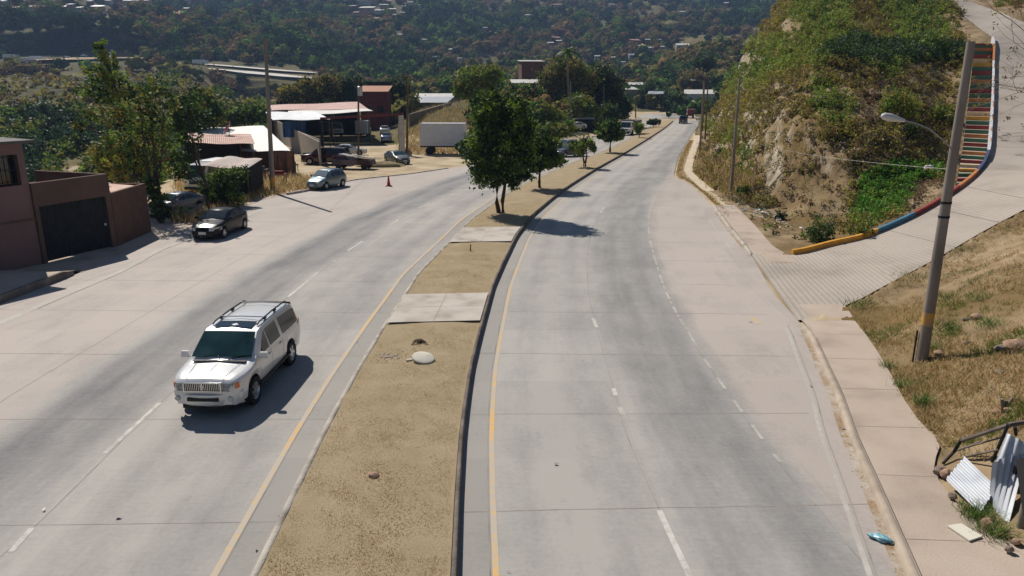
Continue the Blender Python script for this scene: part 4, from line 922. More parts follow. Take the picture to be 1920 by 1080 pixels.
while len(pts) < 85000:
    y = 8.5 + 44 * random.random() ** 1.9
    if G(800, 615)[1] - .1 < y < G(800, 560)[1] + .3 or G(900, 461)[1] < y < G(900, 431)[1] + .2: continue
    u = random.random(); a, b = float(fML(y)) + .2, float(fMR(y)) - .2; x = a + (b - a) * u
    q = noise.noise(Vector((x * .9, y * .9, 0)))
    if q < -.3 and random.random() < .7: continue
    pts.append((x, y, .1 + .05 * math.sin(math.pi * u))); r = random.random()
    mi.append(3 if (r < .05 or (noise.noise(Vector((x * .5, y * .5, 7))) > .42 and r < .3)) else (0 if r < .62 else (1 if r < .97 else 2)))
tag(blades('median_grass', pts, .032, .016, straw, mi, lean=1.5), 'short dry yellowed grass on the median', 'grass')
pts = []; mi = []; hs = []
for _ in range(17500):
    px = random.uniform(1590, 2050); py = random.uniform(400, 860)
    if _ > 11500: px = random.uniform(2050, 2650); py = random.uniform(200, 900)
    h = hitpx(px, py)
    if h is None or h.y > 60 or h.x < float(fSO(h.y)) + .05: continue
    if rampbvh.ray_cast(Vector((h.x, h.y, 200)), Vector((0, 0, -1)))[0] is not None: continue
    q = noise.noise(Vector((h.x * .7, h.y * .7, 1))); q2 = noise.noise(Vector((h.x * .35, h.y * .35, 8)))
    if q2 < -.12 and random.random() < .85: continue
    grn = q > .22
    for k in range(6 if q > -.3 else 2):
        pts.append((h.x + random.gauss(0, .07), h.y + random.gauss(0, .07), h.z - .01)); r = random.random()
        mi.append(3 if (grn and r < .75) or r < .12 else (0 if r < .45 else (1 if r < .8 else 2)))
tag(blades('bank_grass', pts, .15, .022, straw, mi, lean=.9), 'tufts of dry and green grass on the near right bank', 'grass')
pts = []; mi = []
for _ in range(9000):
    if random.random() < .5:
        px = random.uniform(1290, 1520); py = random.uniform(225, 450)
        if py < 250 + (px - 1300) * .75 + 45 * noise.noise(Vector((px * .02, py * .02, 0))) and random.random() < .93: continue
    elif random.random() < .5: px, py = random.uniform(745, 905), random.uniform(185, 290)
    else: px, py = random.uniform(330, 600), random.uniform(330, 420)
    h = hitpx(px, py)
    if h is not None and h.x > 5 and h.y < 56 and (h.x - float(fSO(h.y)) < 4.2 or h.y < 43): continue
    if h is None or h.y > 210 or (h.y < 200 and float(fLO(h.y)) - .6 < h.x < float(fSO(h.y)) + .2): continue
    for k in range(7):
        pts.append((h.x + random.gauss(0, .25), h.y + random.gauss(0, .25), h.z - .02)); r = random.random(); mi.append(3 if r < .14 else (0 if r < .3 else (1 if r < .8 else 2)))
tag(blades('tall_straw', pts, .6, .06, straw, mi, lean=.5), 'tall straw-coloured grass along the verges and banks', 'grass')
# verge between road and footpath
pts = []; mi = []
for _ in range(5000):
    y = random.uniform(47, 120); a = float(fRR(y)) + .25; b = float(fSO(y)) - .9
    if b <= a: continue
    pts.append((random.uniform(a, b), y, .0)); r = random.random(); mi.append(3 if r < .2 else (1 if r < .7 else 2))
tag(blades('verge_grass', pts, .16, .05, straw, mi, lean=.8), 'patchy grass between the road edge and the footpath', 'grass')
# ---------------------------------------------------------------- vehicles
def paint(name, c, metal=.35, rough=.32, coat=.8): return pmat(name, [c], rough=rough, metal=metal, spec=.5, coat=coat)
M_glass = pmat('dark_window_glass', [(.012, .018, .02)], rough=.06, spec=.7)
M_wind = pmat('windscreen_glass', [(.004, .008, .012), (.015, .045, .045), (.035, .085, .08)], scale=1.3, detail=2, rough=.05, spec=.75, contrast=.5)
M_rub = pmat('tyre_rubber', [(.018, .018, .018)], rough=.85, spec=.3)
M_blk = pmat('black_plastic', [(.015, .015, .016)], rough=.55)
M_chr = pmat('chrome', [(.72, .72, .72)], rough=.16, metal=1)
M_alloy = pmat('alloy_rim', [(.55, .55, .56)], rough=.3, metal=.9)
M_lamp = pmat('headlamp_lens', [(.5, .5, .48)], rough=.12, spec=.8, coat=1)
M_amb = pmat('amber_lens', [(.75, .2, .03)], rough=.2, spec=.7)
M_red = pmat('red_lens', [(.35, .015, .01)], rough=.2, spec=.7)
M_plate = pmat('number_plate_blue_white', [(.5, .56, .68)], rough=.5)
def car(name, label, cat, loc, yaw, sp, mats, group=None, detail=2):
    """sp: L W top[(x,z)] belt[(x,z)] wheels(x) wr cowl roofF roofR tail glassend; x forward from centre"""
    L_, W = sp['L'], sp['W']; h = L_ / 2; wr = sp['wr']; hw0 = W / 2
    t = thing(name, label, cat, loc, yaw, group)
    body_m, = mats[:1]
    def itp(tab, x): return float(np.interp(x, [a for a, b in tab], [b for a, b in tab]))
    fr, rr_ = sp.get('fround', .34), sp.get('rround', .2)
    def hw(x):
        e = hw0
        df = h - x; dr = x + h
        if df < fr * 2: e -= sp.get('fin', .2) * (1 - max(df, 0) / (fr * 2)) ** 2.2
        if dr < rr_ * 2: e -= sp.get('rin', .1) * (1 - max(dr, 0) / (rr_ * 2)) ** 2
        return e
    tumble = sp.get('tumble', .3)
    def sect(x, arch=True):
        b, z, w_ = itp(sp['belt'], x), itp(sp['top'], x), hw(x); z = max(z, b + .012)
        zb = itp(sp['sill'], x)
        zs = zb
        if arch:
            for xw in sp['wheels']:
                R_ = wr * 1.17
                if abs(x - xw) < R_: zb = max(zb, wr + math.sqrt(R_ * R_ - (x - xw) ** 2))
        ins = tumble * (z - b)
        m1 = zb + (b - zb) * .38; m2 = zb + (b - zb) * .72
        up = max(0, min(1, (z - b) / .25))
        er = .03 + .05 * up
        pts = [(w_ - .05, zb), (w_ - .005, max(zb + .02, m1)), (w_, m2), (w_ - .035, b), (w_ - .035 - ins - .02 * up, z - er), (w_ - .035 - ins - .06 - .14 * (1 - up), z - .012 * (1 + up)), (.0, z + .02 + .012 * up)]
        return [Vector((x, y, zz)) for y, zz in pts]
    xs = set([-h, h, h - .06, h - .18, -h + .05, -h + .15] + [a for a, b in sp['top']] + [a for a, b in sp['belt']])
    for xw in sp['wheels']:
        for k in range(-6, 7): xs.add(xw + wr * 1.17 * math.sin(k / 6 * math.pi / 2) * .9999)
    xs = sorted(x for x in xs if -h <= x <= h)
    xx = [xs[0]]
    for x in xs[1:]:
        if x - xx[-1] > .004: xx.append(x)
    mb = MB(); rows = []
    for x in xx:
        s_ = sect(x); rows.append(s_ + [Vector((p.x, -p.y, p.z)) for p in s_[-2::-1]])
    n = len(rows[0]); V = [p for r in rows for p in r]
    F = [(i * n + k, i * n + k + 1, (i + 1) * n + k + 1, (i + 1) * n + k) for i in range(len(rows) - 1) for k in range(n - 1)]
    F.append(tuple(range(n))); F.append(tuple((len(rows) - 1) * n + k for k in range(n))[::-1])
    mb.add(V, [f[::-1] for f in F])
    body = mb.build('body', body_m, t, smooth=38)
    # floor and wheel wells
    ub = MB(); zf = itp(sp['sill'], 0); ub.box((0, 0, zf + .12), (L_ - .35, W - .5, .22)); ub.box((0, 0, wr + .12), (L_ * .97, W - .72, wr * 1.3)); ub.build('underbody', M_blk, t)
    # side windows
    def side_pt(x, fr_, sg):
        s_ = sect(x); p = s_[3].lerp(s_[4], fr_); nrm = Vector((0, 1, .35)).normalized() * .006; p = p + nrm
        return Vector((p.x, p.y * sg, p.z))
    for sg in (1, -1):
        for (xa, xb, la, lb) in sp['side']:     # xa rear .. xb front; la/lb: height share at rear/front
            g = MB(); K = 6; V = []
            for k in range(K + 1):
                x = xa + (xb - xa) * k / K; tp = (la + (lb - la) * k / K)
                V += [side_pt(x, .07, sg), side_pt(x, max(.1, tp), sg)]
            g.add(V, [((2 * k, 2 * k + 2, 2 * k + 3, 2 * k + 1) if sg < 0 else (2 * k + 1, 2 * k + 3, 2 * k + 2, 2 * k)) for k in range(K)])
            g.build('side_window', M_glass, t)
    def screen(nm, x0, x1, mat, inset=.1, f0=.05, f1=.93):
        g = MB(); K, J = 5, 6; V = []
        for k in range(K + 1):
            s = f0 + (f1 - f0) * k / K; x = x0 + (x1 - x0) * s; S_ = sect(x, False)
            hwid = S_[5].y * .98 if abs(S_[5].y) > .1 else .4
            base = sect(x0, False); wlow = base[3].y - .11; s5 = sect(x1, False); wtop = s5[5].y - .02
            wv = wlow + (wtop - wlow) * s
            for j in range(J + 1):
                u = -1 + 2 * j / J
                V.append(Vector((x, wv * u, S_[6].z - .012 * u * u)) + Vector((.012 * (1 if x0 > x1 else -1), 0, .014)))
        F = [(k * (J + 1) + j, k * (J + 1) + j + 1, (k + 1) * (J + 1) + j + 1, (k + 1) * (J + 1) + j) for k in range(K) for j in range(J)]
        if x0 < x1: F = [f[::-1] for f in F]
        g.add(V, F); return g.build(nm, mat, t, smooth=60)
    ws = screen('windscreen', sp['cowl'], sp['roofF'], sp.get('wind', M_wind))
    if sp.get('rear', True): screen('rear_window', sp['tail'], sp['roofR'], M_glass)
    # wheels
    for xw in sp['wheels']:
        for sg in (1, -1):
            Mx = Matrix.Translation((xw, sg * (hw0 - .13), wr)) @ Matrix.Rotation(math.pi / 2 * -sg, 4, 'X')
            w_ = MB(); w_.lathe([(wr * .62, .09), (wr * .66, .12), (wr * .93, .12), (wr, .085), (wr, -.1), (wr * .8, -.12), (0.01, -.12)], 28, Mx); tyre = w_.build('wheel', M_rub, t, smooth=40)
            if detail:
                r_ = MB(); r_.lathe([(wr * .64, .1), (wr * .62, .115), (wr * .57, .07), (wr * .5, .045), (.001, .04)], 24, Mx, 0)
                for k in range(6):
                    a = 2 * math.pi * k / 6; c = Mx @ Vector((math.cos(a) * wr * .33, math.sin(a) * wr * .33, .075)); r_.box(c, (wr * .55, wr * .16, .05), M=(Mx.to_3x3() @ Matrix.Rotation(a, 3, 'Z')))
                r_.lathe([(wr * .14, .06), (wr * .13, .1), (.001, .105)], 12, Mx)
                rm = r_.build('rim', sp.get('rim', M_alloy), tyre, smooth=40)
    zb0 = itp(sp['sill'], h)
    # lamps: small shaped pieces on the corners
    def corner(nm, x0, x1, z0, z1, ya, yb, mat, front=True, dz=0):
        for sg in (1, -1):
            g = MB(); V = []; K = 4
            for k in range(K + 1):
                y = ya + (yb - ya) * k / K
                # find x on plan outline for this y
                lo, hi = (0, h) if front else (-h, 0)
                x = h if front else -h
                if y > hw(x) - .03:
                    for q in range(60):
                        xq = x - (q * .01 if front else -q * .01)
                        if hw(xq) - .02 >= y: x = xq; break
                    else: x = x - (.6 if front else -.6)
                o_ = .014 if front else -.014
                V += [Vector((x + o_, sg * (y + .006), z0 + dz * k / K)), Vector((x + o_ * .4 - (.03 if front else -.03), sg * (y + .004), z1 + dz * .5 * k / K))]
            g.add(V, [((2 * k, 2 * k + 2, 2 * k + 3, 2 * k + 1) if (sg > 0) == front else (2 * k + 1, 2 * k + 3, 2 * k + 2, 2 * k)) for k in range(K)])
            g.build(nm, mat, t)
    if sp.get('hl'): corner('headlight', 0, 0, *sp['hl'], sp.get('hlmat', M_lamp))
    if sp.get('amb'): corner('turn_signal', 0, 0, *sp['amb'], M_amb)
    if sp.get('tl'): corner('tail_light', 0, 0, *sp['tl'], M_red, False)
    if detail:
        pl = MB(); pl.box((h + .035, 0, sp.get('plz', .5)), (.02, .42, .15)); pl.build('number_plate', sp.get('platem', M_plate), t)
        pl = MB(); pl.box((-h - .02, 0, sp.get('plzr', .75)), (.02, .34, .15)); pl.build('number_plate', sp.get('platem', M_plate), t)
        for sg in (1, -1):
            mr_ = MB(); xm = sp['cowl'] - .28; s_ = sect(xm); y = s_[3].y; zz = s_[3].z + .1
            mr_.box((xm + .02, sg * (y + .16), zz + .02), (.1, .24 if sp.get('bigm') else .18, .17 if sp.get('bigm') else .12), taper=.85); mr_.box((xm, sg * (y + .02), zz - .06), (.07, .14, .05)); mr_.build('mirror', sp.get('mirm', body_m), t, smooth=30)
        for sg in (1, -1):
            for xd in sp.get('handles', []):
                hd = MB(); s_ = sect(xd); hd.box((xd, sg * (s_[2].y + .012), s_[2].z + (s_[3].z - s_[2].z) * .45), (.17, .03, .035)); hd.build('door_handle', body_m, t)
    # door seams
    if detail > 1:
        sm = MB()
        for sg in (1, -1):
            for xd in sp.get('seams', []):
                s_ = sect(xd, False); sm = MB()
                for a_, b_2 in ((0, 1), (1, 2), (2, 3)):
                    p, q = s_[a_].copy(), s_[b_2].copy(); p.y = (p.y + .003) * sg; q.y = (q.y + .003) * sg
                    d_ = Vector((.006, 0, 0)); sm.quad(p - d_, p + d_, q + d_, q - d_)
                sm.build('door_seam', M_blk, t)
    t_sect = sect
    return t, sect, hw
SUV = dict(L=5.27, W=2.02, wr=.40, wheels=(1.60, -1.43), cowl=1.42, roofF=.62, roofR=-2.28, tail=-2.5, tumble=.24, fin=.24, rin=.12, fround=.42, rround=.3,
    top=[(-2.635, .95), (-2.6, 1.12), (-2.5, 1.3), (-2.3, 1.80), (-2.1, 1.86), (-.8, 1.9), (.3, 1.88), (.62, 1.83), (1.42, 1.24), (1.6, 1.19), (2.3, 1.13), (2.5, 1.08), (2.6, .98), (2.635, .9)],
    belt=[(-2.635, .94), (-2.58, 1.1), (-2.4, 1.2), (0, 1.2), (1.42, 1.17), (1.7, 1.13), (2.45, 1.04), (2.6, .94), (2.635, .88)], sill=[(-2.635, .5), (-2.4, .42), (2.3, .38), (2.5, .36), (2.635, .42)],
    side=[(.30, 1.13, .9, .16), (-.62, .22, .9, .9), (-2.22, -.82, .84, .9)], hl=(.80, 1.0, .52, .86), tl=(.85, 1.2, .78, .98), seams=(1.15, .25, -.7, -1.05), handles=(.42, -.52), bigm=True, plz=.47, amb=(.80, .98, .865, .985), hlmat=pmat('large_headlamp_glass', [(.16, .17, .17), (.42, .42, .4)], scale=9, rough=.12, spec=.8))
t, sect, hw = car('silver_suv', 'large pearl-silver four-wheel-drive driving towards the viewer in the left carriageway', 'car', (-7.74, 19.75, .0), math.atan2(-1, -.045), SUV, [paint('pearl_silver_paint', (.74, .73, .71), .15, .26)]); t.scale = (.955,) * 3
h = SUV['L'] / 2
g = MB(); g.box((h + .015, 0, .92), (.03, .98, .27)); grl = g.build('grille', pmat('grille_recess', [(.05, .05, .055)], rough=.4), t)
g = MB()
for k in range(19): g.box((h + .037, -.45 + k * .05, .925), (.02, .014, .19))
g.build('grille_bars', M_chr, grl)
g = MB(); g.box((h + .035, 0, 1.045), (.05, 1.04, .03)); g.box((h + .035, 0, .81), (.05, 1.0, .02))
for sg in (1, -1): g.box((h + .035, sg * .5, .92), (.05, .035, .27))
g.build('grille_surround', M_chr, grl)
g = MB(); g.box((h + .055, 0, .95), (.02, .035, .2)); g.box((h + .055, 0, .95), (.02, .11, .03)); g.build('emblem', M_chr, grl)
g = MB()          # bumper
rows = []
for k in range(15):
    y = -.95 + 1.90 * k / 14; xo = h + .08 - .36 * abs(y / .95) ** 2.8
    rows.append([Vector((xo - .1, y, .74)), Vector((xo, y, .70)), Vector((xo + .01, y, .58)), Vector((xo - .02, y, .42)), Vector((xo - .12, y, .34))])
V = [p for r in rows for p in r]; g.add(V, [(i * 5 + k, (i + 1) * 5 + k, (i + 1) * 5 + k + 1, i * 5 + k + 1) for i in range(14) for k in range(4)])
bm = g.build('bumper', MATS['pearl_silver_paint'], t, smooth=40)
g = MB(); g.box((h + .08, 0, .585), (.05, .84, .09)); g.build('air_intake', M_blk, bm)
for sg in (1, -1):
    g = MB(); g.lathe([(.001, .02), (.06, .02), (.075, 0), (.075, -.05)], 16, Matrix.Translation((h + .07 - .045, sg * .72, .59)) @ Matrix.Rotation(math.pi / 2, 4, 'Y')); g.build('fog_light', M_lamp, bm, smooth=40)
    g = MB(); g.box((h - .17, sg * (hw(h - .17) - .005), .91), (.13, .035, .15), rz=sg * -.5); g.build('turn_signal', M_amb, t)
    g = MB(); g.tube([(.30, sg * .66, 1.91), (.15, sg * .66, 1.95), (-.9, sg * .66, 1.975), (-1.95, sg * .66, 1.95), (-2.1, sg * .66, 1.9)], .024, 8)
    for xk in (-.3, -1.1): g.box((xk, sg * .66, 1.93), (.16, .05, .07))
    g.build('roof_rail', M_blk, t, smooth=50)
    g = MB(); g.tube([(1.5, sg * .12 + .12, 1.262), (1.36, sg * .4 + .3, 1.33)], .012, 5); g.tube([(1.39, sg * .4 - .1, 1.30), (1.33, sg * .4 + .42, 1.345)], .012, 5); g.build('wiper', M_blk, t)
    g = MB(); g.box((.1, sg * 1.0, .5), (2.5, .12, .05)); g.build('running_board', M_blk, t)
for xk in (-.25, -1.75):
    g = MB(); g.tube([(xk, -.66, 1.97), (xk, 0, 1.985), (xk, .66, 1.97)], .018, 6); g.build('cross_bar', pmat('bar_grey', [(.4, .4, .4)], rough=.4, metal=.6), t)
g = MB(); V = []
for x_, z_ in ((.5, 1.905), (.02, 1.925)):
    for y in (-.56, -.28, 0, .28, .56): V.append((x_, y, sect(x_)[6].z + .01 - abs(y) * .018))
g.add(V, [(k, k + 1, k + 6, k + 5)[::-1] for k in range(4)]); g.build('sunroof', M_glass, t)
g = MB(); g.box((1.52, 0, 1.235), (.12, 1.5, .02)); g.build('cowl_panel', M_blk, t)
for y in (-.62, .62, 0):
    g = MB(); y2 = y * .8; xs_ = [1.62, 1.9, 2.2, 2.5]; 
    g.tube([(x_, y + (y2 - y) * k / 3, sect(x_)[6].z - (.02 if y else .004) * (1) + (.012 if y else .004)) for k, x_ in enumerate(xs_)], .007, 5); g.build('bonnet_crease', MATS['pearl_silver_paint'] if y else pmat('crease_grey', [(.35, .35, .35)], rough=.4), t)

def sedan(L=4.5, W=1.76, H=1.45, wr=.32, hood=.98, belt=.98, trunk=1.05, cow=.95, rf=.2, rr=-1.0, tl=-1.75, hatch=False):
    h = L / 2
    top = [(-h, .62 if not hatch else .8), (-h + .04, trunk - .12), (-h + .2, trunk), (tl, trunk + .02), (rr, H - .04), ((rf + rr) / 2, H), (rf, H - .05), (cow, hood + .02), (h - .5, hood - .12), (h - .12, hood - .26), (h, .55)]
    top = sorted(set(top))
    return dict(L=L, W=W, wr=wr, wheels=(h - .85, -h + .82), cowl=cow, roofF=rf, roofR=rr, tail=tl, tumble=.32, fin=.3, rin=.2, fround=.5, rround=.35,
        top=top, belt=[(-h, .6), (-h + .05, belt - .1), (-h + .3, belt), (cow, belt - .05), (h - .5, belt - .2), (h - .1, belt - .32), (h, .53)], sill=[(-h, .36), (-h + .3, .24), (h - .4, .22), (h, .28)],
        side=[(rf - .45, cow - .14, .9, .12), (rr + .05, rf - .52, .86, .9), (tl + .2, rr, .2, .84)] if not hatch else [(rf - .4, cow - .14, .9, .12), (rr + .35, rf - .48, .9, .9), (tl + .12, rr + .27, .5, .9)],
        hl=(.58, .72, .42, .84), tl=(.72, .9, .5, .84), seams=(cow - .1, rf - .5, rr - .1), handles=(rf - .32, rr + .05), plz=.44, plzr=.7)
heading = lambda dx, dy: math.atan2(dy, dx)
SD = sedan(4.5, 1.78, 1.44); SD['hl'] = (.56, .74, .38, .86); SD['wind'] = M_glass; SD['platem'] = pmat('plate_pale', [(.62, .62, .6)], rough=.5)
car('black_sedan', 'glossy black saloon parked at the kerb past the brick wall', 'car', (-17.0, 42.05, 0), heading(-.06, -1), SD, [pmat('black_paint', [(.004, .004, .006)], rough=.28, spec=.22, coat=.06)])
HT = sedan(4.0, 1.7, 1.58, hood=1.0, belt=1.0, trunk=1.12, cow=1.0, rf=.3, rr=-1.35, tl=-1.85, hatch=True)
HT2 = dict(HT); HT2['hlmat'] = M_lamp; HT2['wind'] = pmat('reflective_windscreen', [(.18, .22, .24)], rough=.1, spec=.9)
car('grey_hatchback', 'small blue-grey hatchback parked facing the viewer near the orange cone', 'car', (-15.75, 62.3, 0), heading(-.42, -1), HT2, [paint('blue_grey_paint', (.14, .2, .22), .5, .3)])
GY = 'vehicles parked in the yards and drive'
white = paint('white_paint', (.72, .72, .7), 0, .35)
def placed(nm, lab, cat, px, py, hd, sp, m, grp=GY, det=1, z=None):
    q = G(px, py); z = gz(q[0], q[1]) if z is None else z
    return car(nm, lab, cat, (q[0], q[1], max(z, 0)), heading(*hd), sp, [m], grp, det)
placed('parked_car', 'dull dark green saloon parked beside the dirt mound, nose to the road', 'car', 745, 306, (.55, -.9), sedan(4.5, 1.7, 1.38), paint('dull_green_paint', (.07, .09, .09), .2, .45, .3))
placed('parked_car', 'blue-silver car nearest in the queue on the gravel drive', 'car', 725, 267, (-.15, 1), sedan(4.3, 1.7, 1.46), paint('blue_silver_paint', (.22, .25, .32), .4, .35))
placed('parked_car', 'white car with an orange roof load, second in the queue on the gravel drive', 'car', 722, 254, (-.15, 1), sedan(4.2, 1.7, 1.5, hatch=True), white)
q = placed('parked_suv', 'pale green-white van-like car at the far end of the drive queue', 'car', 716, 243, (-.1, -1), dict(SUV, plz=.5), paint('pale_green_paint', (.45, .5, .46), .1, .4))[0]
placed('parked_suv', 'maroon four-wheel-drive with chrome window bars parked by the concrete wall', 'car', 613, 308, (-1, .12), dict(SUV, seams=(1.15, .25, -.7)), paint('maroon_paint', (.05, .005, .008), .2, .35))
placed('parked_car', 'white saloon half hidden behind the maroon four-wheel-drive', 'car', 655, 291, (1, .1), sedan(4.4, 1.7, 1.4), white)
placed('parked_car', 'pale grey car behind the tree trunks past the brick wall', 'car', 330, 400, (-.4, -1), sedan(4.4, 1.7, 1.4), paint('pale_grey_paint', (.16, .165, .18), .3, .4))
GF = 'cars on and beside the far road'
placed('parked_car', 'white saloon parked beside the dark lean-to', 'car', 1078, 250, (-1, -.5), sedan(4.4, 1.7, 1.4), white, GF)
placed('parked_car', 'silver saloon under the trees behind the third median tree', 'car', 1060, 281, (-1, -.7), sedan(4.4, 1.7, 1.4), paint('silver_paint', (.45, .46, .46), .4, .35), GF)
placed('parked_car', 'dark car under the trees left of the third median tree', 'car', 1068, 293, (-1, -.7), sedan(4.4, 1.7, 1.4), paint('dark_grey_paint', (.04, .035, .04), .3, .3), GF)
placed('distant_car', 'dark four-wheel-drive driving away down the right carriageway', 'car', 1281, 231.5, (.25, 1), dict(SUV), paint('dark_blue_paint', (.03, .035, .05), .3, .3), GF)
placed('distant_car', 'white car turning by the pale factory', 'car', 1376, 201, (1, -.3), sedan(4.4, 1.7, 1.4), white, GF, 0, z=None)
# box trucks and lorries
def truck(nm, lab, loc, yaw, boxL, boxW, boxH, boxcol, cabcol, cat='lorry', zfl=1.0, cab=True, group=GY, red=None, wheels=None):
    t = thing(nm, lab, cat, loc, yaw, group)
    g = MB(); g.box((0, 0, zfl + boxH / 2), (boxL, boxW, boxH)); b = g.build('cargo_box', boxcol, t)
    g = MB()
    for sg in (1, -1):
        for xx_ in np.linspace(-boxL / 2 + .3, boxL / 2 - .3, 9): g.box((xx_, sg * (boxW / 2 + .006), zfl + boxH / 2), (.03, .02, boxH - .12))
        g.box((0, sg * (boxW / 2 + .012), zfl + .05), (boxL + .04, .05, .14)); g.box((0, sg * (boxW / 2 + .012), zfl + boxH - .03), (boxL + .04, .05, .1))
    g.build('box_trim', pmat('trim_white', [(.7, .7, .7)], rough=.5), b)
    g = MB(); g.box((.3, 0, zfl - .14), (boxL + 1, .8, .22)); g.build('chassis', M_blk, t)
    wx = wheels or [-boxL / 2 + 1.1, boxL / 2 + .9]
    for x_ in wx:
        for sg in (1, -1):
            Mx = Matrix.Translation((x_, sg * (boxW / 2 - .22), .48)) @ Matrix.Rotation(-math.pi / 2 * sg, 4, 'X')
            g = MB(); g.lathe([(.001, .06), (.25, .06), (.28, .16), (.44, .16), (.48, .12), (.48, -.14), (.01, -.16)], 20, Mx); wl = g.build('wheel', M_rub, t, smooth=40)
    if cab:
        x0 = boxL / 2 + .1; g = MB(); V = []
        prof = [(0, .55), (2.0, .55), (2.05, 1.2), (1.85, 1.4), (1.35, 2.35), (.2, 2.45), (0, 2.4)]
        for sg in (-1, 1): V += [(x0 + a, sg * (boxW / 2 - .12 - (.1 if z_ > 2 else 0)), z_) for a, z_ in prof]
        n = len(prof); g.add(V, [tuple(range(n)), tuple(range(n, 2 * n))[::-1]] + [(k, k + n, (k + 1) % n + n, (k + 1) % n) for k in range(n)])
        cb = g.build('cab', cabcol, t, smooth=30)
        g = MB(); w_ = boxW / 2 - .28; g.quad((x0 + 1.86, -w_, 1.44), (x0 + 1.86, w_, 1.44), (x0 + 1.40, w_ - .05, 2.3), (x0 + 1.40, -w_ + .05, 2.3)); g.build('windscreen', M_wind, cb)
        for sg in (1, -1):
            g = MB(); y = sg * (boxW / 2 - .105); q = [(x0 + .3, y, 1.4), (x0 + 1.65, y, 1.4), (x0 + 1.2, sg * (boxW / 2 - .2), 2.2), (x0 + .35, sg * (boxW / 2 - .2), 2.25)]; g.quad(*(q if sg < 0 else q[::-1])); g.build('side_window', M_glass, cb)
            g = MB(); g.box((x0 + 2.05, sg * (boxW / 2 - .4), .85), (.04, .3, .2)); g.build('headlight', M_lamp, cb)
        g = MB(); g.box((x0 + 2.07, 0, .6), (.12, boxW - .25, .2)); g.box((x0 + 2.05, 0, 1.02), (.04, boxW * .45, .22)); g.build('bumper', M_blk, cb)
    return t
M_box = pmat('truck_box_white', [(.62, .62, .62), (.7, .7, .7)], rough=.5, scale=1)
q = G(832, 291); truck('box_truck', 'white box truck parked broadside below the grassy bank', (q[0] - .1, q[1] + 1.5, 0), R(-4), 5.6, 2.3, 2.75, M_box, white, wheels=[-1.7, 3.6], zfl=1.15)
q = G(681, 256); truck('delivery_van', 'white high van seen from behind in the yard under the red beam', (q[0], q[1], 0), R(92), 3.2, 2.0, 2.1, M_box, white, cat='van', zfl=.6)
q = G(376, 366); t_ = truck('delivery_van', 'white high-roofed van facing the viewer under the small tin canopy', (q[0] + .3, q[1] + 3.4, 0), R(-97), 3.4, 2.0, 1.9, M_box, white, cat='van', zfl=.6)
q = G(1177, 253); truck('distant_lorry', 'white-cabbed lorry with dark load coming down the left carriageway', (q[0] + 1, q[1] + 2, 0), R(-115), 4.5, 2.4, 1.6, pmat('dark_load', [(.05, .045, .045)], rough=.8), white, group=GF)
q = G(1299, 222); truck('distant_lorry', 'red lorry driving away at the road bend', (q[0], q[1] + 3, 0), R(80), 3.6, 2.0, 1.4, pmat('red_box', [(.16, .04, .03)], rough=.7), paint('red_paint', (.2, .03, .03)), group=GF)
q = G(617, 256); truck('parked_lorry', 'grey-white old lorry facing out of the open shed', (q[0], q[1] + 2, 0), R(-60), 3.5, 2.2, 1.5, pmat('dark_green_load', [(.05, .07, .06)], rough=.8), white)
# maroon pickup wreck with sheets on it
q = G(662, 318); t = thing('wrecked_pickup', 'stripped maroon pickup piled with tin sheets beside the maroon four-wheel-drive', 'car', (q[0], q[1] + .6, 0), R(-8))
g = MB(); g.box((0, 0, .75), (4.3, 1.7, .5), taper=.95); g.box((-1.1, 0, 1.15), (1.4, 1.5, .5), taper=.8); g.build('body', MATS['maroon_paint'], t)
for x_ in (-1.4, 1.35):
    for sg in (1, -1): g = MB(); g.lathe([(.001, .05), (.3, .09), (.33, .08), (.33, -.08), (.01, -.1)], 18, Matrix.Translation((x_, sg * .75, .33)) @ Matrix.Rotation(-math.pi / 2 * sg, 4, 'X')); g.build('wheel', M_rub, t, smooth=40)
g = MB(); M_sheet = pmat('loose_sheets', [S(120, 118, 116), S(176, 172, 168)], scale=2, rough=.6)
for k in range(6): g.box((random.uniform(-.6, 1.6), random.uniform(-.3, .3), 1.06 + k * .07), (random.uniform(1.2, 2.4), .9, .03), M=Matrix.Rotation(random.uniform(-.5, .5), 3, 'Z') @ Matrix.Rotation(random.uniform(-.18, .18), 3, 'Y'))
tag(g.build('sheet_pile', M_sheet, None, loc=(q[0], q[1] + .6, 0)), 'pile of grey tin sheets lying on the maroon pickup wreck', 'tin sheets')
